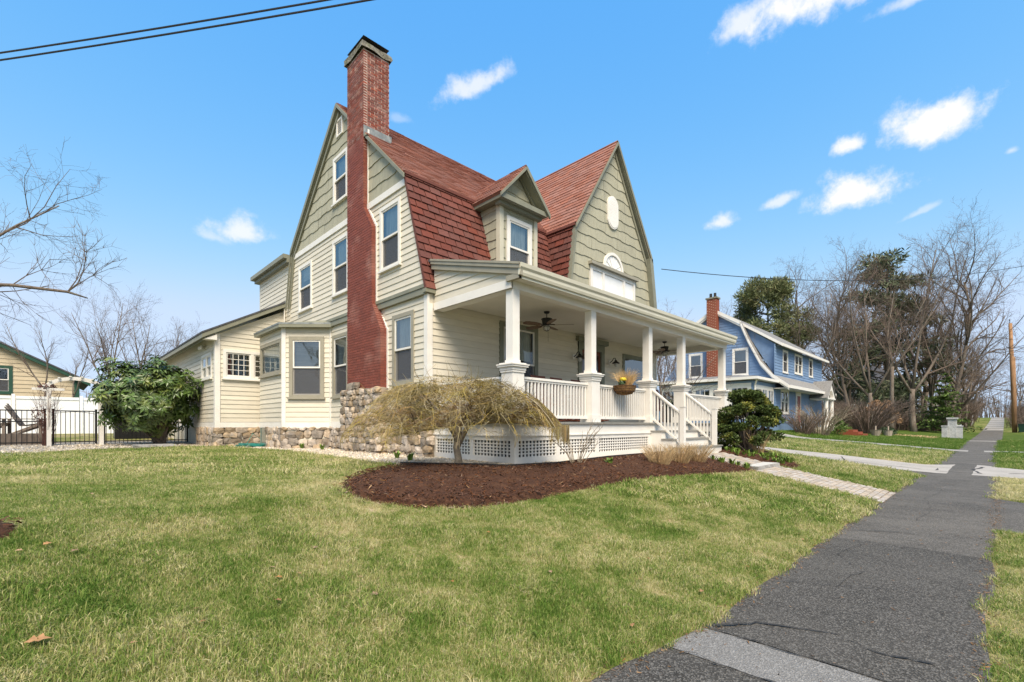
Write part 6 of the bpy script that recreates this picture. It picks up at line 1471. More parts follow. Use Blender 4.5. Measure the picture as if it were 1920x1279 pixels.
for i in range(90):
    a = r.uniform(0, 6.283); rr = 1.5 * math.sqrt(r.random()); x, y = math.cos(a) * rr, math.sin(a) * rr; p = base + Vector((x, y, dome(x, y) - .08)); L = r.uniform(.15, .42); d = Vector((math.cos(a) * .6 + r.gauss(0, .4), math.sin(a) * .6 + r.gauss(0, .4), .9)).normalized(); cw_.tint = r.random(); cw_.tube([p, p + d * L * .5, p + d * L + Vector((r.gauss(0, .05), r.gauss(0, .05), 0))], [.004, .0028, .0012], 3, False)
mk('trunk', tk, m['maplebark'], t, True)
mk('crown', cw_, m['mapletwig'], t)
# ---- rhododendron by the back wing
def rosettes(name_t, label, cat, loc, crown_c, rad, n, leaf, seed, mat, group=None, nl=8, stems=True, name='shrub', shell=.72, lump=.18):
    t = thing(name, loc, label, cat, group); r = random.Random(seed); mb = MB(); st = MB(); C = Vector(crown_c); base = Vector(loc)
    ph = [r.uniform(0, 6.28) for _ in range(6)]
    for i in range(n):
        d = Vector((r.gauss(0, 1), r.gauss(0, 1), r.gauss(0, 1))).normalized(); a = math.atan2(d.y, d.x); el = d.z
        k = 1 + lump * (math.sin(a * 3 + ph[0] + el * 3) + .7 * math.sin(a * 5 + ph[1] - el * 5) + .6 * math.sin(el * 9 + ph[2] + a * 2))
        s = r.uniform(shell, 1) if r.random() < .8 else r.uniform(.35, shell)
        p = C + Vector((d.x * rad[0], d.y * rad[1], d.z * rad[2])) * k * s
        if p.z < base.z + .12: continue
        ax = (d + Z * .7 + Vector((r.gauss(0, .3), r.gauss(0, .3), 0))).normalized(); x = ax.orthogonal().normalized(); y = ax.cross(x); tn = r.random(); a0 = r.uniform(0, 6.28)
        for q in range(nl):
            an = a0 + 6.283 * q / nl + r.uniform(-.2, .2); o = (x * math.cos(an) + y * math.sin(an)); L = leaf * r.uniform(.7, 1.15); w = L * .17; dp = r.uniform(-.55, .15); s1 = o.cross(ax).normalized() * w
            b0 = p + o * .01; mid = p + o * L * .5 + ax * L * (.12 + dp * .2); tip = p + o * L + ax * L * (dp * .7); mb.tint = (tn + r.uniform(-.1, .1)) % 1.0
            mb.add([b0, mid + s1, tip, mid - s1, mid - ax * w * .35], [(0, 4, 1), (4, 2, 1), (0, 3, 4), (4, 3, 2)])
        if stems and i % 6 == 0: st.tube([base + Vector((r.gauss(0, .05), r.gauss(0, .05), 0)), base + (C - base) * .55 + Vector((r.gauss(0, .2), r.gauss(0, .2), 0)), C + (p - C) * .5, p], [.045, .03, .02, .007], 5, False)
    if st.v: mk('trunk', st, m['bark'], t)
    mk('crown', mb, m[mat], t); return t
rosettes('rhodo', 'large glossy rhododendron in front of the black fence by the back wing', 'shrub', (2.75, 20.5, .78), (2.42, 20.3, 2.5), (1.45, 1.4, 1.12), 1500, .25, 41, 'rhodo', name='rhododendron')
tb = MB(); tb.tube([(2.75, 20.5, .72), (2.70, 20.5, 1.2), (2.55, 20.45, 1.9)], [.11, .1, .07], 8); mk('trunk', tb, m['bark'], bpy.data.objects['rhododendron'])
# ---- golden cypress, boxwood, low shrubs
def sprays(label, cat, loc, blobs, leaf, per, seed, mat, name, group=None, trunk=True, kind=None):
    t = thing(name, loc, label, cat, group); r = random.Random(seed); mb = MB(); st = MB(); base = Vector(loc)
    for (c, R3) in blobs:
        c = base + Vector(c); 
        if trunk and r.random() < .3: st.tube([base, base + (c - base) * .5 + Vector((r.gauss(0, .03), r.gauss(0, .03), 0)), c], [.04, .025, .01], 5, False)
        for _ in range(per):
            d = Vector((r.gauss(0, 1), r.gauss(0, 1), r.gauss(0, 1) + .25)).normalized(); p = c + Vector((d.x * R3[0], d.y * R3[1], d.z * R3[2])) * r.uniform(.55, 1.05)
            u = (d + Vector((r.gauss(0, .5), r.gauss(0, .5), r.gauss(.2, .5)))).normalized(); v = u.cross(Vector((r.gauss(0, 1), r.gauss(0, 1), r.gauss(0, 1)))).normalized(); q = leaf * r.uniform(.6, 1.3); mb.tint = r.random()
            mb.add([p - u * q * .5, p + v * q * .35, p + u * q * .5 + v * q * .1, p - v * q * .3], [(0, 1, 2, 3)])
    if trunk: mk('trunk', st, m['bark'], t)
    mk('crown', mb, m[mat], t); return t
r = random.Random(8); bl = []
for i in range(95):
    a = r.uniform(0, 6.28); z = r.uniform(.16, 1.75); f = .92 * (1 - ((z - .65) / 1.35) ** 2) * r.uniform(.5, 1.08); bl.append(((math.cos(a) * f, math.sin(a) * f * .8, z), (r.uniform(.16, .27), r.uniform(.16, .27), r.uniform(.10, .17))))
sprays('bushy golden green cypress beside the porch end right of the brick walk', 'shrub', (14.55, 5.0, .66), bl, .07, 300, 3, 'cypress', 'cypress_shrub')
def twiggy(label, loc, n, H, spread, mat, seed, name='twig_shrub', rad=.006, group=None, sub=3, arch=.3, cat='shrub', cr=.1):
    t = thing(name, loc, label, cat, group); r = random.Random(seed); mb = MB(); b = Vector(loc)
    for _ in range(n):
        a = r.uniform(0, 6.283); s = spread * math.sqrt(r.random()); L = H * r.uniform(.65, 1.1); c0 = cr * math.sqrt(r.random())
        p = b + Vector((math.cos(a) * c0, math.sin(a) * c0, -.02)); o = Vector((math.cos(a) * s, math.sin(a) * s, 0))
        pts = [p, p + o * .35 + Z * L * .45 + Vector((r.gauss(0, .03), r.gauss(0, .03), 0)) * H, p + o * (.75 + arch * .2) + Z * L * .8, p + o * (1 + arch * .4) + Z * L * (1 - arch * .15)]
        mb.tint = r.random(); mb.tube(pts, [rad, rad * .8, rad * .6, rad * .3], 4 if rad > .006 else 3, False)
        for _ in range(sub):
            j = r.randint(1, 2); q = pts[j] + (pts[j + 1] - pts[j]) * r.random(); d = (o * .6 + Vector((r.gauss(0, .3), r.gauss(0, .3), r.uniform(.3, 1))) * H).normalized(); mb.tube([q, q + d * L * r.uniform(.12, .3)], [rad * .5, rad * .2], 3, False)
    tag(mk('stems', mb, m[mat], t)); return t
twiggy('leafless young shrub with bare brown stems in front of the porch lattice', (7.0, 5.42, .74), 15, .78, .42, 'maplebark', 51, rad=.008, sub=5)
for i, (x, y, lab) in enumerate(((8.9, 4.75, 'left clump of cut straw coloured ornamental grass below the porch'), (9.65, 4.68, 'middle clump of cut straw coloured ornamental grass below the porch'), (10.35, 4.62, 'right clump of cut straw coloured ornamental grass beside the steps'))):
    twiggy(lab, (x, y, T(x, y) + .05), 240, .44, .30, 'straw', 60 + i, name='cut_grass_clump', rad=.0042, group='cut grass clumps', sub=0, arch=.25, cat='grass clump', cr=.17)
twiggy('small dry tan shrub at the foot of the golden cypress', (14.15, 4.55, T(14.15, 4.55) + .04), 60, .62, .24, 'straw', 70, rad=.004, sub=2)
def leafy(name, label, loc, n, L, seed, group, mat='sprout', cat='plant', lean=.6):
    t = MB(); r = random.Random(seed); b = Vector(loc)
    for _ in range(n):
        a = r.uniform(0, 6.283); l = L * r.uniform(.6, 1.1); s = r.uniform(.1, lean) * l; o = Vector((math.cos(a), math.sin(a), 0)); w = o.cross(Z) * l * .11; p = b + o * r.uniform(0, .04)
        mid = p + o * s * .5 + Z * l * .6; tip = p + o * s * 1.2 + Z * l * .85; t.tint = r.random(); t.add([p - w * .6, p + w * .6, mid + w, tip, mid - w], [(0, 1, 2, 4), (4, 2, 3)])
    return tag(mk(name, t, m[mat]), label, cat, group)
r = random.Random(90); k = 0
for (x0, y0, x1, y1, n) in ((11.15, 4.6, 11.2, 3.85, 9), (13.35, 5.2, 13.35, 3.6, 13), (13.75, 5.0, 14.2, 3.8, 12), (12.8 + .9, 3.55, 14.6, 4.2, 6)):
    for i in range(n):
        f = (i + .5) / n; x = x0 + (x1 - x0) * f + r.gauss(0, .08); y = y0 + (y1 - y0) * f + r.gauss(0, .06)
        if WX0 - .05 < x < WX1 + .05: x = WX0 - .1 if x < 12 else WX1 + .1
        leafy('daylily_sprout', ('young daylily clump on the left edge of the brick walk before the granite step' if x < 12 else 'young daylily clump along the right edge of the brick walk' if x < 13.55 else 'young daylily clump in the outer row near the golden cypress'), (x, y, T(x, y) + .05), 16, .17, 200 + k, 'daylily sprouts beside the walk'); k += 1
for i, (x, y, lab) in enumerate(((5.3, 14.3, 'yellow green sprout in the gravel left, before the bay foundation'), (5.45, 13.2, 'green sprout in the gravel before the bay corner'), (5.25, 8.85, 'green sprout in the gravel behind the maple'), (5.1, 8.1, 'pale sprout in the gravel nearest the maple trunk'), (7.55, 5.05, 'small green sprout in the mulch right of the bare shrub'))):
    leafy('garden_sprout', lab, (x, y, T(x, y) + .02), 26, .2, 300 + i, 'sprouts in the gravel')
# fallen leaves on the lawn
lf = MB(); out = [(0, 0), (.18, .12), (.3, .32), (.42, .14), (.62, .34), (.7, .14), (1, .0), (.7, -.12), (.6, -.36), (.42, -.14), (.28, -.30), (.16, -.1)]
lf.add([(x - .5, y, .06 * math.sin(x * 3) + .25 * abs(y)) for x, y in out], [tuple(range(len(out)))]); leaf_me = lf.mesh('oak_leaf', m['leaf'])
LV = [(-.02, 4.75), (-.16, 4.69), (-.05, 3.43), (.63, 3.38), (.63, 3.22), (1.05, 3.25), (1.16, 3.72), (1.15, 3.55), (1.29, 3.54), (1.64, 3.29), (.31, 3.18), (1.61, 3.02), (1.56, 3.92), (.12, 4.55), (2.2, 2.9), (3.0, 2.6), (4.1, 2.3), (3.1, 3.5), (2.3, 4.0), (1.0, 5.2), (.3, 6.5), (3.6, 2.1), (5.5, 2.8), (2.5, 5.9), (1.7, 2.7), (4.9, 1.68), (3.9, 1.7), (6.6, 1.62), (9.2, 1.66), (2.9, 1.75)]
for i, (x, y) in enumerate(LV):
    s = rng.uniform(.04, .07) if i != 2 else .11
    o = put('oak_leaf', leaf_me, None, Matrix.Translation((x, y, T(x, y) + .045)) @ Matrix.Rotation(rng.uniform(0, 6.28), 4, 'Z') @ Matrix.Rotation(rng.uniform(-.4, .4), 4, 'X') @ Matrix.Diagonal((s, s, s, 1)))
    tag(o, 'large rust brown oak leaf at the bottom left corner of the lawn' if i == 2 else 'small dry brown oak leaf lying on the lawn', 'leaf', 'fallen oak leaves')

# ================================================================ left background
FY = 21.7; fz0 = T(0, FY)
def black_fence(x0, x1, label, name='metal_fence', arch=False):
    t = thing(name, ((x0 + x1) / 2, FY, fz0), label, 'gate' if arch else 'fence')
    for z in (.10, .78 if not arch else .55, 1.14):
        if arch and z == .55: continue
        a = MB(); a.box(x0, x1, FY - .018, FY + .018, fz0 + z, fz0 + z + .035); mk('rail', a, m['black'], t)
    n = max(2, int((x1 - x0) / .115)); pk = MB(); pk.box(-.009, .009, -.009, .009, .04, 1.15); pm_ = pk.mesh('picket', m['black'])
    for i in range(n): put('picket', pm_, t, Matrix.Translation((x0 + (i + .5) * (x1 - x0) / n, FY, fz0)))
    for x in (x0, x1):
        a = MB(); a.box(x - .03, x + .03, FY - .031, FY + .031, fz0 - .1, fz0 + 1.2); a.box(x - .036, x + .036, FY - .036, FY + .036, fz0 + 1.2, fz0 + 1.225); mk('post', a, m['black'], t)
    if arch:
        a = MB(); a.tube([(x0 + (x1 - x0) * i / 10, FY, fz0 + 1.06 + .07 * math.sin(math.pi * i / 10)) for i in range(11)], .008, 5); mk('brace', a, m['black'], t)
black_fence(-7.0, -.16, 'black metal picket fence left of the white arbor'); black_fence(.04, 1.1, 'black metal garden gate under the white arbor', 'metal_gate', True); black_fence(1.32, 3.74, 'black metal picket fence behind the rhododendron')
t = thing('garden_arbor', (.55, FY - .2, fz0), 'white wooden garden arbor arching over the black gate', 'arbor')
for x in (-.06, 1.22):
    for y in (FY - .45, FY + .1):
        a = MB(); a.box(x - .055, x + .055, y - .055, y + .055, fz0 - .1, fz0 + 1.86); mk('post', a, m['white'], t)
for y in (FY - .51, FY + .05):
    a = MB(); prev = None; k = 14; ro, ri = .80, .68
    for i in range(k):
        t0, t1 = math.pi * i / k, math.pi * (i + 1) / k; f = lambda r_, q, yy: (.58 + r_ * math.cos(q), yy, fz0 + 1.78 + r_ * .62 * math.sin(q))
        a.hexa([f(ri, t0, y), f(ro, t0, y), f(ro, t1, y), f(ri, t1, y), f(ri, t0, y + .04), f(ro, t0, y + .04), f(ro, t1, y + .04), f(ri, t1, y + .04)])
    mk('arch', a, m['white'], t)
for i in range(1, 9):
    th = math.pi * i / 9; a = MB(); x, z = .58 + .81 * math.cos(th), fz0 + 1.78 + .81 * .62 * math.sin(th); a.box(x - .03, x + .03, FY - .56, FY + .14, z - .015, z + .02); mk('slat', a, m['white'], t)
a = MB(); a.box(-.45, .3, FY - .5, FY - .44, fz0 + 1.80, fz0 + 1.88); mk('beam', a, m['white'], t)
twiggy('dry brown vine tangled round the left arbor post', (-.12, FY - .3, fz0), 36, 1.8, .28, 'vine', 77, name='climbing_vine', rad=.006, sub=6, cat='vine')
a = MB(); leafball(a, (-.1, FY - .3, fz0 + 1.9), .28, 160, .06, 31, .5); leafball(a, (-.25, FY - .25, fz0 + 1.0), .25, 140, .05, 32, 2.2); mk('vine_leaves', a, m['vine'], bpy.data.objects['climbing_vine'])
# patio, chairs
a = MB(); a.box(-9, -.12, 22.5, 27, fz0 - .1, fz0 + .36); pt = mk('patio', a, m['gravelbed'], kind='structure')
a = MB(); a.box(-9.05, -.12, 22.38, 22.5, fz0 - .1, fz0 + .40); tag(mk('patio_wall', a, m['wood']), 'low brown timber edge of the raised patio behind the fence', 'wall')
def adirondack(loc, rz, label):
    e = empty('garden_chair', label, 'chair', 'weathered garden chairs on the patio')
    for i in range(5):
        y = -.22 + i * .11; q = MB(); q.prism([(-.25, y - .05, .3), (-.22, y - .05, .3), (-.62, y - .05, 1.0 + .06 * (2 - abs(i - 2))), (-.65, y - .05, 1.0 + .06 * (2 - abs(i - 2)))], (0, .1, 0)); mk_local('back_slat', q, m['wood'], e)
    for i in range(5): q = MB(); x = -.2 + i * .11; q.prism([(x, -.27, .3 + (x + .2) * .2), (x + .1, -.27, .32 + (x + .2) * .2), (x + .1, -.27, .345 + (x + .2) * .2), (x, -.27, .325 + (x + .2) * .2)], (0, .54, 0)); mk_local('seat_slat', q, m['wood'], e)
    for s in (-1, 1):
        q = MB(); q.box(.28, .36, s * .31 - .02, s * .31 + .02, 0, .55); mk_local('leg', q, m['wood'], e)
        q = MB(); q.prism([(-.55, s * .31 - .02, 0), (-.42, s * .31 - .02, 0), (.36, s * .31 - .02, .34), (.36, s * .31 - .02, .46)], (0, .04, 0)); mk_local('leg', q, m['wood'], e)
        q = MB(); q.box(-.45, .42, s * .35 - .07, s * .35 + .07, .55, .575); mk_local('arm', q, m['wood'], e)
    place(e, loc, rz, .95); return e
adirondack((-.5, 23.5, fz0 + .36), R(-15), 'weathered brown garden chair nearest the arbor'); adirondack((-1.4, 23.6, fz0 + .36), R(-10), 'weathered brown garden chair at the left picture edge')
# vinyl fence
vz = T(0, 33); t = thing('vinyl_fence', (0, 33, vz), 'tall white vinyl privacy fence before the tan house', 'fence')
for i in range(7):
    x0 = -11 + i * 2.42; a = MB(); a.box(x0 + .08, x0 + 2.34, 33, 33.05, vz, vz + 1.72); p = mk('panel', a, m['vinyl'], t)
    a = MB(); a.box(x0 + .08, x0 + 2.34, 32.97, 33.08, vz + 1.72, vz + 1.86); mk('top_rail', a, m['vinyl'], t); a = MB(); a.box(x0 - .06, x0 + .06, 32.96, 33.09, vz - .1, vz + 1.95); mk('post', a, m['vinyl'], t)
# planters / dark bin behind the rhododendron
a = MB(); a.box(1.9, 3.2, 25.5, 26.5, fz0 + .1, fz0 + 1.25); bn = tag(mk('storage_box', a, m['black']), 'black storage box behind the rhododendron and fence', 'box'); a = MB(); a.box(1.82, 3.28, 25.42, 26.58, fz0 + 1.25, fz0 + 1.32); mk('lid', a, m['black'], bn)
a = MB(); a.box(3.0, 3.35, 23.2, 23.6, fz0, fz0 + 1.1); a.box(2.95, 3.4, 23.15, 23.65, fz0 + 1.1, fz0 + 1.15); tag(mk('utility_cabinet', a, m['greytrim']), 'grey utility cabinet at the wall beside the fence end', 'cabinet')
# tan house
ty = 40.; tn = thing('tan_house', (-4, ty, vz), 'tan clapboard house with dark green trim behind the white fence', 'house')
BT = Basis((0, ty, 0), (1, 0, 0), (0, -1, 0)); sl = (4.13 - 6.14) / (1.65 + 2.12)
tpoly = [(-12.0, .9), (1.22, .9), (1.22, 4.25), (-5.4, 7.75), (-12, 4.25)]; TWN = (-2.75, -1.62, 3.3, 4.92)
tw = wall('wall', BT, tpoly, [hole(*TWN)], m['tan'], tn); siding(tw, BT, [(-6.0, 2.2), (1.0, 2.2), (1.0, 4.2), (-5.4, 7.6), (-6, 7.4)], [TWN], 2.2, 7.5, .24, m['tan'], maxlen=12, lap=.03)
window(tn, BT, *TWN, cas=.16, cmat='greentrim', smat='white'); a = MB(); bbox(a, BT, 1.0, 1.25, .9, 4.3, -.02, .04); mk('corner_board', a, m['greentrim'], tw)
a = MB(); a.prism([(-5.4, ty - .35, 7.95), (1.75, ty - .35, 4.14), (1.75, ty - .35, 3.92), (-5.4, ty - .35, 7.68)], (0, .4, 0)); a.prism([(-5.4, ty - .35, 7.95), (-12.6, ty - .35, 4.1), (-12.6, ty - .35, 3.88), (-5.4, ty - .35, 7.68)], (0, .4, 0)); mk('rake_board', a, m['greentrim'], tn)
a = MB(); slab(a, [(-5.4, ty - .38, 8.02), (1.8, ty - .38, 4.18), (1.8, ty + 9, 4.18), (-5.4, ty + 9, 8.02)], .08); slab(a, [(-5.4, ty - .38, 8.02), (-12.6, ty - .38, 4.18), (-12.6, ty + 9, 4.18), (-5.4, ty + 9, 8.02)], .08); mk('roof', a, m['slate'], tn)
# garage roof seen over the rhododendron
g = thing('grey_garage', (6, 52, 1), 'grey roofed garage far behind the rhododendron', 'garage'); a = MB(); a.box(3.6, 9, 48, 54, .8, 4.2); mk('wall', a, m['greytrim'], g); a = MB(); a.prism([(3.2, 47.6, 4.1), (9.4, 47.6, 4.1), (6.3, 47.6, 6.4)], (0, 7, 0)); mk('roof', a, m['slate'], g)
# stone slab and hose on the lawn edge
a = MB(); rough_block(a, 1.75, 2.75, 17.75, 18.35, T(2, 18) - .03, T(2, 18) + .13, 9, 6, .04); tag(mk('stone_slab', a, m['granite']), 'flat grey stone slab at the lawn edge before the rhododendron', 'stone')
a = MB(); pts = []
for i in range(90): 
    th = i * .42; q = 1 + .25 * math.sin(i * .9); pts.append((4.55 + .32 * q * math.cos(th), 16.75 + .55 * q * math.sin(th) - i * .004, T(4.5, 16.7) + .03 + .02 * math.sin(i * .7) + .0012 * i))
a.tube(pts, .013, 6); a.tube([(4.3, 16.3, T(4.3, 16.3) + .03), (4.7, 16.9, T(4.3, 16.3) + .45), (5.3, 17.3, T(4.3, 16.3) + .04)], .008, 5); tag(mk('garden_hose', a, m['hose']), 'teal garden hose coiled on the gravel by the stone foundation', 'hose')

# ================================================================ right background
# ---- blue gambrel house
BXX, BYF = 39., 11.45; gz = T(42, 10.5); bh_ = thing('blue_house', (46, 16, gz), 'blue clapboard gambrel house with white trim and brick chimney', 'house')
BH = Basis((BXX, 0, 0), (0, 1, 0), (-1, 0, 0)); BHF = Basis((0, BYF, 0), (1, 0, 0), (0, -1, 0)); YR = 15.93; XE = 53.2
fr_ = [(11.45, 5.15), (12.35, 6.25), (13.26, 8.14), (13.82, 9.54), (YR, 10.86)]
hp = [(11.45, .8)] + fr_ + [(2 * YR - y, z) for y, z in fr_[::-1][1:]] + [(2 * YR - 11.45, .8)]
def lower_hull(): return hp
WB1 = (13.28, 14.5, 5.4, 7.55); WB2 = (16.9, 18.1, 5.45, 7.5)
# the bellcast outline is not convex: wall in two convex pieces
core_p = [(13.26, .8), (13.26, 8.14), (13.82, 9.54), (YR, 10.86), (2 * YR - 13.82, 9.54), (2 * YR - 13.26, 8.14), (2 * YR - 13.26, .8)]
bw_ = wall('gable_wall', BH, core_p, [hole(*WB1), hole(*WB2)], m['blue'], bh_)
siding(bw_, BH, core_p, [WB1, WB2], 4.6, 10.8, .22, m['blue'], maxlen=12, lap=.03)
for side in (0, 1):
    fm_ = (lambda y: y) if side == 0 else (lambda y: 2 * YR - y)
    for (p, q) in (((11.45, 5.15), (12.35, 6.25)), ((12.35, 6.25), (13.26, 8.14))):
        pl = [(fm_(p[0]), .8), (fm_(q[0]), .8), (fm_(q[0]), q[1]), (fm_(p[0]), p[1])]; pl = pl if side == 0 else pl[::-1]
        wall('gable_wall_wing', BH, pl, [], m['blue'], bw_); siding(bw_, BH, pl, [(13.2, 13.5, 5.3, 7.6)], 1.6, 8.2, .22, m['blue'], maxlen=12, lap=.03)
window(bh_, BH, *WB1, cas=.15, grid=None); window(bh_, BH, *WB2, cas=.15)
# front wall and dormer wall (flush)
FWn = [(40.5, 42.6, 2.35, 4.25), (41.0, 42.35, 5.6, 7.4), (44.2, 46.5, 5.75, 7.42), (48.6, 49.9, 5.8, 7.45)]
bf = wall('front_wall', BHF, [(BXX, .8), (XE, .8), (XE, 7.6), (BXX, 7.6)], [hole(*w) for w in FWn], m['blue'], bh_)
siding(bf, BHF, [(BXX + .1, 1.6), (XE, 1.6), (XE, 7.55), (BXX + .1, 7.55)], FWn + [(44.4, 46.2, 1, 4.3)], 1.6, 7.55, .22, m['blue'], maxlen=8, lap=.03)
window(bh_, BHF, *FWn[0], style='pair', cas=.14, grid=('h',)); window(bh_, BHF, *FWn[1], cas=.13); window(bh_, BHF, *FWn[2], style='pair', cas=.13, grid=('h',)); window(bh_, BHF, *FWn[3], cas=.13)
a = MB(); bbox(a, BHF, 44.6, 46.0, 1.3, 4.2, -.02, .05); dr_ = mk('door', a, m['white'], bh_); a = MB(); bbox(a, BHF, 44.9, 45.7, 1.3, 3.9, .051, .08); mk('door_leaf', a, m['reddoor'], dr_)
# dormer cheek and roofs
a = MB(); a.add([(BXX + .5, BYF, 5.0), (BXX + .5, BYF, 7.62), (BXX + .5, 13.9, 9.4)], [(0, 1, 2)]); mk('dormer_cheek', a, m['blue'], bh_)
a = MB(); slab(a, [(BXX + .2, 11.0, 7.62), (XE + .4, 11.0, 7.62), (XE + .4, YR, 10.95), (BXX + .2, YR, 10.95)], .1); slab(a, [(BXX - .2, YR, 10.98), (XE + .2, YR, 10.98), (XE + .2, 2 * YR - 13.82, 9.6), (BXX - .2, 2 * YR - 13.82, 9.6)], .1); ro = mk('roof', a, m['greyroof'], bh_)
a = MB(); a.box(BXX + .2, XE + .4, 10.9, 11.0, 7.42, 7.62); a.prism([(BXX + .18, 10.95, 7.64), (BXX + .18, 13.9, 9.64), (BXX + .18, 13.9, 9.42), (BXX + .18, 10.95, 7.42)], (.06, 0, 0)); mk('dormer_eave', a, m['white'], ro)
bell = [(13.82, 9.62), (13.26, 8.22), (12.35, 6.35), (11.5, 5.30), (10.4, 4.44)]
a = MB()
for i in range(4):
    (y0, z0), (y1, z1) = bell[i], bell[i + 1]; x1 = BXX + .55 if i < 2 else XE + .3
    slab(a, [(BXX - .25, y0, z0), (x1, y0, z0), (x1, y1, z1), (BXX - .25, y1, z1)], .08)
mk('bellcast_roof', a, m['greyroof'], ro)
a = MB()
for i in range(4):
    (y0, z0), (y1, z1) = bell[i], bell[i + 1]
    for (k, w_) in ((0, .25), (.25, .12)): a.prism([(BXX - .3 + (.05 if k else 0), y0, z0 - k), (BXX - .3 + (.05 if k else 0), y1, z1 - k), (BXX - .3 + (.05 if k else 0), y1, z1 - k - w_), (BXX - .3 + (.05 if k else 0), y0, z0 - k - w_)], (.1 if not k else .3, 0, 0))
for sgn in (1, -1):
    f = (lambda y: y) if sgn == 1 else (lambda y: 2 * YR - y); a.prism([(BXX - .3, f(YR), 11.0), (BXX - .3, f(13.78), 9.64), (BXX - .3, f(13.78), 9.36), (BXX - .3, f(YR), 10.72)], (.1, 0, 0)); a.prism([(BXX - .25, f(YR), 10.72), (BXX - .25, f(13.84), 9.36), (BXX - .25, f(13.84), 9.24), (BXX - .25, f(YR), 10.6)], (.3, 0, 0))
mk('rake_board', a, m['white'], ro)
a = MB(); a.box(BXX - .25, XE + .3, 10.30, 10.40, 4.2, 4.42); a.box(BXX - .1, XE + .2, 10.40, BYF, 4.2, 4.26); mk('front_eave', a, m['white'], ro)
# chimney with painted bricks
cB = MB(); cB.box(BXX - .55, BXX + .05, 15.55, 16.35, .9, 11.75); bc = mk('chimney', cB, m['brickfar'], bh_)
a = MB(); r = random.Random(2)
for i in range(150):
    z = 1.2 + i * .072
    if z > 11.68: break
    for j in range(5):
        if (i * 2 + j) % 3: continue
        y = 15.42 + j * .215 + (.1 if (i // 2) % 2 else 0); a.tint = r.random(); y = 15.57 + j * .16; a.box(BXX - .558, BXX - .54, y + .02, min(16.33, y + .1), z, z + .045)
mk('header_bricks', a, m['headers'], bc, kind='stuff'); a = MB(); a.box(BXX - .62, BXX + .1, 15.48, 16.42, 11.75, 11.87); mk('chimney_crown', a, m['crown'], bc); a = MB()
for y in (15.78, 16.12): a.lathe([(.12, 11.87), (.11, 12.25)], (BXX - .25, y, 0), 8)
mk('chimney_pot', a, m['dark'], bc)
# sunroom
sx = 34.6; sr = MB(); sr.box(sx, BXX, 11.5, 18.5, .9, 4.55); so_ = mk('sunroom', sr, m['blue'], bh_)
a = MB(); a.box(sx - .45, BXX + .0, 11.05, 18.9, 4.62, 4.80); mk('sunroom_eave', a, m['white'], so_); a = MB(); a.add([(sx - .45, 11.05, 4.80), (BXX, 11.05, 4.80), (BXX, 18.9, 4.80), (sx - .45, 18.9, 4.80), (sx + 1.5, 13, 5.15), (BXX, 13, 5.15), (BXX, 17, 5.15), (sx + 1.5, 17, 5.15)], [(0, 1, 5, 4), (0, 4, 7, 3), (3, 7, 6, 2), (4, 5, 6, 7)]); mk('sunroom_roof', a, m['greyroof'], so_)
BS = Basis((sx - .01, 0, 0), (0, 1, 0), (-1, 0, 0)); BSF = Basis((0, 11.49, 0), (1, 0, 0), (0, -1, 0))
a = MB(); bbox(a, BS, 11.6, 18.4, 1.9, 4.4, -.02, .03); bbox(a, BSF, 34.9, 38.9, 1.9, 4.3, -.02, .03); mk('window_wall', a, m['white'], so_)
BS2 = Basis((sx - .045, 0, 0), (0, 1, 0), (-1, 0, 0)); BSF2 = Basis((0, 11.455, 0), (1, 0, 0), (0, -1, 0))
def flatwin(par, B, u0, u1, z0, z1, n=.0):
    a = MB(); bbox(a, B, u0, u1, z0, z1, -.0, .02); w = mk('window', a, m['room'], par)
    a = MB(); B.face(a, u0, u1, z0, z1, .03); mk('pane', a, m['pane'], w)
    a = MB(); mz = (z0 + z1) / 2; bbox(a, B, u0, u1, mz - .03, mz + .03, .031, .05)
    for k in (1, 2): u = u0 + (u1 - u0) * k / 3; bbox(a, B, u - .02, u + .02, mz + .03, z1, .031, .045)
    mk('sash', a, m['white'], w)
for i in range(5): flatwin(so_, BS2, 11.85 + i * 1.32, 12.85 + i * 1.32, 2.2, 4.05)
for i in range(3): flatwin(so_, BSF2, 35.2 + i * 1.28, 36.1 + i * 1.28, 2.2, 4.0)
a = MB(); a.tube([(sx - .1, 11.2, 4.6), (sx + .1, 11.4, 4.2), (sx + .15, 11.4, 1.2)], .06, 6); mk('downspout', a, m['white'], so_)
# portico
pz = 1.25; po = MB(); cx_ = 50.2; po.box(cx_ - 1.3, cx_ + 1.3, 10.0, 11.4, pz - .3, pz); port = mk('portico', po, m['white'], bh_)
for x in (cx_ - 1.0, cx_ + 1.0):
    a = MB(); a.lathe([(.26, 0), (.26, .1), (.2, .14), (.17, 2.35), (.24, 2.45), (.24, 2.55)], (x, 10.25, pz), 12); mk('column', a, m['white'], port)
a = MB(); k = 10
for i in range(k):
    t0, t1 = math.pi * i / k, math.pi * (i + 1) / k; f = lambda q, rr: (cx_ + rr * math.cos(q), 10.05, pz + 2.55 + rr * .95 * math.sin(q))
    def outer(q):
        x = cx_ + 1.45 * math.cos(q); return (x, 10.05, pz + 2.55 + 1.35 * (1 - abs(x - cx_) / 1.45) + .1)
    a.prism([f(t0, .8), outer(t0), outer(t1), f(t1, .8)], (0, .25, 0))
mk('pediment', a, m['white'], port); a = MB(); a.prism([(cx_ - 1.6, 9.95, pz + 2.6), (cx_, 9.95, pz + 4.2), (cx_ + 1.6, 9.95, pz + 2.6), (cx_, 9.95, pz + 4.07)], (0, 1.5, 0)); mk('portico_roof', a, m['greyroof'], port)
a = MB(); a.box(cx_ - 1.45, cx_ + 1.45, 10.0, 11.4, pz + 2.5, pz + 2.62); mk('architrave', a, m['white'], port)
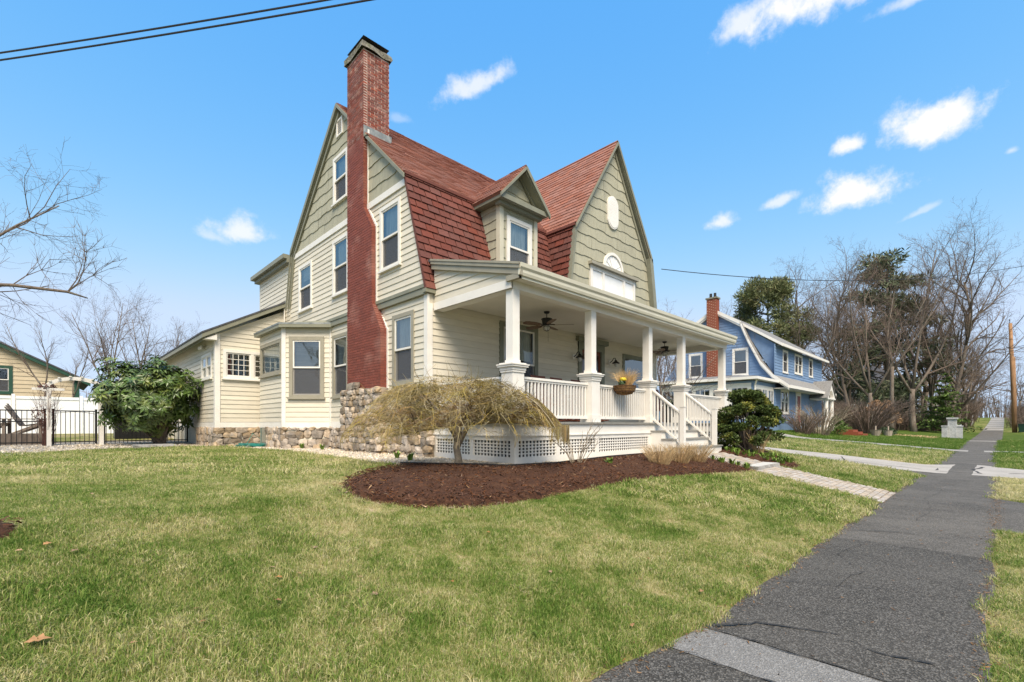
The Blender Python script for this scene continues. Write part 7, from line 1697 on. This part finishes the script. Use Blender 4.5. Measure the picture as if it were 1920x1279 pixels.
# ---- dark green house among the trees
gz2 = T(100, 12); gh = thing('green_house', (104, 14, gz2), 'dark green house with white windows half hidden by the trees', 'house')
a = MB(); a.box(96, 112, 9.5, 19, gz2 - 1, gz2 + 6.2); gw = mk('wall', a, m['greenhouse'], gh); a = MB(); a.add([(95, 8.7, gz2 + 6.2), (113, 8.7, gz2 + 6.2), (113, 19.8, gz2 + 6.2), (95, 19.8, gz2 + 6.2), (100, 14.2, gz2 + 9.6), (108, 14.2, gz2 + 9.6)], [(0, 1, 5, 4), (1, 2, 5), (2, 3, 4, 5), (3, 0, 4)]); mk('roof', a, m['slate'], gh)
GB1 = Basis((95.99, 0, 0), (0, 1, 0), (-1, 0, 0)); GB2 = Basis((0, 9.49, 0), (1, 0, 0), (0, -1, 0))
for (B, us) in ((GB1, (10.2, 13.0, 15.8)), (GB2, (97.5, 101, 105, 109))):
    for u in us:
        for z in (gz2 + 1.0, gz2 + 4.0):
            a = MB(); bbox(a, B, u - .15, u + 1.25, z - .12, z + 1.85, -.02, .06); w = mk('window', a, m['white'], gh); a = MB(); bbox(a, B, u, u + 1.1, z, z + 1.7, .061, .07); mk('pane', a, m['room'], w); a = MB(); bbox(a, B, u, u + 1.1, z + .82, z + .9, .071, .09); mk('sash', a, m['white'], w)
a = MB(); a.box(108, 113, 6.5, 9.4, gz2 + 2.6, gz2 + 2.9); pp = mk('side_porch', a, m['white'], gh)
for x in (108.2, 110.2, 112.6): a = MB(); a.box(x - .12, x + .12, 6.6, 6.85, gz2 - .8, gz2 + 2.6); mk('post', a, m['white'], pp)
# ---- white fence, far houses, bin, car, poles
wz = T(118, 2.5); t = thing('white_fence', (118, 2.5, wz), 'white board fence beside the far end of the sidewalk', 'fence')
for i in range(5):
    a = MB(); a.box(112 + i * 2.4, 114.3 + i * 2.4, 2.2 + i * .02, 2.3 + i * .02, T(112, 2.5) - .1, T(118, 2.5) + 2.0); mk('panel', a, m['vinyl'], t)
a = MB(); a.box(111.9, 112.1, 2.1, 2.4, T(112, 2.5) - .1, T(118, 2.5) + 2.2); mk('post', a, m['vinyl'], t)
def far_house(x0, x1, y0, y1, hgt, matn, label):
    z = T((x0 + x1) / 2, (y0 + y1) / 2) - .5; t = thing('far_house', ((x0 + x1) / 2, (y0 + y1) / 2, z), label, 'house')
    a = MB(); a.box(x0, x1, y0, y1, z, z + hgt); mk('wall', a, m[matn], t); a = MB(); ym = (y0 + y1) / 2; a.prism([(x0 - .4, y0 - .5, z + hgt), (x0 - .4, y1 + .5, z + hgt), (x0 - .4, ym, z + hgt + 3)], (x1 - x0 + .8, 0, 0)); mk('roof', a, m['slate'], t)
    for k in range(2):
        a = MB(); a.box(x0 - .06, x0 - .01, y0 + 1 + k * 3.2, y0 + 2.1 + k * 3.2, z + 1.6, z + 3.2); w = mk('window', a, m['white'], t); a = MB(); a.box(x0 - .09, x0 - .061, y0 + 1.12 + k * 3.2, y0 + 1.98 + k * 3.2, z + 1.72, z + 3.08); mk('pane', a, m['room'], w)
far_house(170, 182, -22, -13, 5, 'vinyl', 'pale far house across the street right of the leaning pole'); far_house(190, 204, 4, 13, 5.5, 'greytrim', 'grey far house at the end of the sidewalk')
def bin_(x, y, label):
    z = T(x, y); t = thing('waste_bin', (x, y, z), label, 'bin'); a = MB(); a.hexa([(x - .28, y - .3, z + .06), (x + .28, y - .3, z + .06), (x + .28, y + .3, z + .06), (x - .28, y + .3, z + .06), (x - .36, y - .38, z + 1.0), (x + .36, y - .38, z + 1.0), (x + .36, y + .38, z + 1.0), (x - .36, y + .38, z + 1.0)]); mk('body', a, m['bin'], t)
    a = MB(); a.box(x - .4, x + .4, y - .42, y + .42, z + 1.0, z + 1.08); mk('lid', a, m['bin'], t)
    for s in (-1, 1): a = MB(); a.tube([(x + .25, y + s * .3, z + .12), (x + .25, y + s * .36, z + .12)], .12, 10); mk('wheel', a, m['tyre'], t)
bin_(84.5, -2.75, 'dark green wheeled waste bin beside the leaning utility pole')
def car(x, y, label):
    z = T(x, y); t = thing('parked_car', (x, y, z), label, 'car')
    prof = [(-2.2, .35), (2.2, .35), (2.25, .75), (1.9, .92), (1.0, 1.0), (.45, 1.45), (-1.1, 1.5), (-1.9, 1.05), (-2.25, .95)]
    a = MB(); a.prism([(x + u, y - .85, z + w) for u, w in prof], (0, 1.7, 0)); mk('body', a, m['carwhite'], t)
    a = MB(); 
    for s in (-.86, .86): a.quad((x + .85, y + s, z + 1.02), (x + .4, y + s, z + 1.38), (x - 1.05, y + s, z + 1.42), (x - 1.65, y + s, z + 1.05))
    mk('side_window', a, m['room'], t)
    for u in (-1.4, 1.4):
        for s in (-.75, .75): a = MB(); a.tube([(x + u, y + s - .1, z + .33), (x + u, y + s + .12, z + .33)], .33, 14); mk('wheel', a, m['tyre'], t)
car(97, -5.0, 'white car parked on the street behind the utility pole'); 
def pole(base, top, r, label, arm=False):
    t = thing('utility_pole', base, label, 'pole', 'utility poles'); a = MB(); b, e = Vector(base), Vector(top); a.tube([b - Z * .3, b + (e - b) * .5, e], [r, r * .85, r * .7], 10); mk('shaft', a, m['pole'], t, True)
    a = MB(); a.tube([e + Vector((0, .05, -.25)), e + Vector((0, .08, .35))], .03, 5); a.lathe([(.05, 0), (.08, .08), (.03, .16)], e + Vector((0, .08, .35)), 6); mk('insulator', a, m['dark'], t)
    a = MB(); a.box(e.x - .1, e.x + .1, e.y - .04, e.y + .34, e.z - 3.0, e.z - 2.9); mk('bracket', a, m['dark'], t)
pole((85, -2.12, T(85, -2.1)), (84.6, -1.72, 14.0), .24, 'tall brown leaning utility pole by the far sidewalk'); pole((112, -2.9, T(112, -2.9)), (112, -2.7, 12.5), .2, 'grey brown utility pole just behind the leaning pole')
pole((38.2, -2.5, T(38, -2.5)), (38.2, -2.5, 10.6), .16, 'utility pole on the verge right of the picture'); pole((11.2, -2.7, 0), (11.2, -2.7, 9.4), .16, 'utility pole on the verge beside the camera')
pole((-10, 26.2, .8), (-10, 26.2, 9.4), .15, 'utility pole behind the lawn left of the picture')
def wire(p, q, sag, r, label, k=24):
    p, q = Vector(p), Vector(q); a = MB(); a.tube([p + (q - p) * (i / k) - Z * sag * 4 * (i / k) * (1 - i / k) for i in range(k + 1)], r, 5); return tag(mk('overhead_wire', a, m['cable']), label, 'wire', 'overhead wires')
wire((-10, 26.2, 9.25), (11.2, -2.7, 9.25), .5, .016, 'upper of the two black wires crossing the sky at top left'); wire((-10, 26.15, 9.05), (11.2, -2.75, 9.12), .5, .016, 'lower of the two black wires crossing the sky at top left')
wire((16.25, 8.6, 7.3), (38.2, -2.5, 10.3), .75, .014, 'service wire sagging from the cream house gable to the right'); wire((38.2, -2.5, 10.2), (84.6, -1.72, 13.2), .5, .03, 'wire running along the street to the leaning pole'); wire((84.6, -1.72, 10.9), (60, -9, 11.5), .5, .03, 'wire looping from the leaning pole across the street')
# ---- stone pillar by the far drive
px_, py_ = 60.2, 2.5; z = T(px_, py_); t = thing('stone_pillar', (px_, py_, z), 'grey stepped stone gate pillar on the far lawn by the sidewalk', 'pillar')
for nm, b in {'shaft': (px_ - .3, px_ + .3, py_ - .3, py_ + .3, z - .2, z + 1.8), 'capstone': (px_ - .4, px_ + .4, py_ - .4, py_ + .4, z + 1.8, z + 1.95)}.items(): a = MB(); a.box(*b); mk(nm, a, m['pillar'], t)
for s in (-1, 1):
    a = MB(); a.box(px_ - .25 - (.5 if s > 0 else -.2), px_ + .25 - (.5 if s > 0 else -.2), py_ + s * .5 - .2, py_ + s * .5 + .2, z - .2, z + 1.1); a.box(px_ - .3 - (.5 if s > 0 else -.2), px_ + .3 - (.5 if s > 0 else -.2), py_ + s * .5 - .24, py_ + s * .5 + .24, z + 1.1, z + 1.2); mk('wing_wall', a, m['pillar'], t)
q = np.array([[px_ - 3 + 2.5 * (npr.random() - .5) * 1.6, py_ + 3.2 + 4.6 * (npr.random() - .5)] for _ in range(700)]); n = len(q)
scatter('straw_litter', CHIP_V, CHIP_F, np.column_stack([q, terr(q[:, 0], q[:, 1]) + .05]), np.column_stack([npr.normal(0, .3, n), npr.normal(0, .3, n), npr.uniform(0, 6.28, n)]), npr.uniform(.08, .2, (n, 1)) * np.array([[1, .5, .8]]), m['straw'])
# ---- shrubs along the blue house and the far hedge
def P3(x, y, dz=0): return (x, y, T(x, y) + dz)
twiggy('pale leafless shrub with upright branching stems before the blue house window', P3(43.0, 9.3), 90, 2.2, 1.7, 'maplebark', 81, rad=.025, sub=5, arch=.5, cr=.5)
sprays('yellow green leafy shrub right of the pale bare shrub', 'shrub', P3(46.2, 8.8), [((0, 0, .7), (.7, .7, .7)), ((.5, .2, 1.1), (.5, .5, .5)), ((-.4, -.2, .5), (.5, .5, .4))], .16, 260, 82, 'yewgreen', 'leafy_shrub')
twiggy('russet bare shrub at the left corner of the blue house', P3(40.2, 9.8), 120, 1.5, 1.2, 'twigred', 83, rad=.02, sub=5, cr=.4)
twiggy('large reddish brown bare shrub right of the blue house portico', P3(55.5, 8.2), 260, 3.2, 3.0, 'twigred', 84, rad=.024, sub=6, arch=.8, cr=.9)
hy = []; r = random.Random(4)
for i in range(95): a_ = r.uniform(0, 6.28); f = r.uniform(.3, 1); hy.append(((1.0 + math.cos(a_) * 2.4 * f, math.sin(a_) * 1.6 * f, .9 + 2.2 * math.sqrt(max(0, 1 - f * f)) + r.uniform(-.3, .3)), (.22, .22, .17)))
sprays('hydrangea covered with tan dried flower heads on the far lawn', 'shrub', P3(58.5, 7.8), hy, .13, 60, 85, 'hydrangea', 'hydrangea_shrub', trunk=True)
sprays('low dark green mounded shrub beside the clay planters', 'shrub', P3(54.2, 6.6), [((0, 0, .35), (.7, .6, .4)), ((1.1, .2, .4), (.8, .6, .45)), ((2.0, -.1, .3), (.7, .5, .35))], .14, 300, 86, 'boxwood', 'mounded_shrub')
for i, (x, y, lab) in enumerate(((50.5, 6.9, 'round clay planter on the far lawn before the low shrub'), (52.6, 6.3, 'smaller clay planter on the far lawn'))):
    zz = T(x, y); t = thing('clay_planter', (x, y, zz), lab, 'planter'); a = MB(); a.lathe([(.25, 0), (.42 - i * .1, .5), (.46 - i * .1, .55), (.38 - i * .1, .55)], (x, y, zz), 12); mk('pot', a, m['terracotta'], t); a = MB(); a.tube([(x, y, zz + .4), (x + .05, y, zz + .9)], .06, 5); mk('stump', a, m['terracotta'], t)
a = MB(); zz = T(48.5, 8.0)
for k in range(3): a.box(47.6, 49.6, 7.3 + k * .35, 9.2, zz + k * .17, zz + (k + 1) * .17 - .002)
tag(mk('brick_steps', a, m['brickfar']), 'red brick steps before the blue house portico', 'steps')
hd = MB(); r = random.Random(12)
def hedge(label, x0, y0, x1, y1, H, n, mat, seed, rad=.03):
    t = thing('bare_hedge', P3((x0 + x1) / 2, (y0 + y1) / 2), label, 'hedge'); r = random.Random(seed); mb = MB()
    for _ in range(n):
        f = r.random(); x = x0 + (x1 - x0) * f + r.gauss(0, .4); y = y0 + (y1 - y0) * f + r.gauss(0, .4); p = Vector(P3(x, y)); L = H * r.uniform(.5, 1.2); q = p + Vector((r.gauss(0, .25), r.gauss(0, .25), 1)) * L * .5; e = q + Vector((r.gauss(0, .45), r.gauss(0, .45), .8)) * L * .5
        mb.tube([p, q, e], [rad, rad * .7, rad * .3], 3, False)
        for _ in range(4): mb.tube([q, q + Vector((r.gauss(0, .4), r.gauss(0, .4), r.uniform(.1, .6))) * L * .5], [rad * .5, rad * .2], 3, False)
    mk('stems', mb, m[mat], t)
hedge('leafless brown hedge behind the far lawn below the green house', 62, 15, 82, 3.6, 2.3, 900, 'twigred', 3); hedge('tangle of bare brush beside the far sidewalk', 88, 4.5, 104, 2.6, 4.2, 500, 'twig', 5)
hedge('bare brush right of the far sidewalk behind the pole', 100, -2.6, 150, -4.5, 3.5, 400, 'twig', 8); hedge('bare brush lining the left of the far sidewalk', 126, 2.6, 165, 3.5, 5, 400, 'twigred', 9); hedge('low bare brush behind the blue house corner', 60, 19, 74, 12, 3.5, 420, 'twig', 6)
place(bare_tree(77, 'multi stemmed bare shrub tree between the cream porch and the blue house', 'bare spring trees', H=4.6, r0=.07, nlead=7, fork=.08, spread=.75, kids=(6, 7, 6, 4), ratio=(.6, .55, .5, .5), lv=4, minr=.004), P3(20.5, 10.6), .3, 1.0)
wd = MB(); r = random.Random(44)
for i in range(2600):
    a_ = r.uniform(-.35, 1.75); d = r.uniform(190, 300); x, y = d * math.cos(a_), d * math.sin(a_); p = Vector((x, y, T(min(x, 150), min(y, 60)) - .5)); h_ = r.uniform(6, 13); e = p + Vector((r.gauss(0, 1.2), r.gauss(0, 1.2), h_))
    wd.tube([p, e], [.16, .03], 3, False)
    for k in range(7):
        q = p + (e - p) * r.uniform(.3, .95); wd.tube([q, q + Vector((r.gauss(0, 1.8), r.gauss(0, 1.8), r.uniform(.3, 2.6)))], [.07, .02], 3, False)
mk('far_wood', wd, m['twigred'], kind='stuff')
# boulder and brown verge patch
a = spheroid(3); bo = put('boulder', a.mesh('boulder', m['pillar'], True), None, Matrix.Translation(P3(80, 3.4, .3)) @ Matrix.Diagonal((1.3, 1.1, .8, 1))); tag(bo, 'grey boulder beside the far sidewalk', 'boulder')
nobj = len(bpy.data.objects)
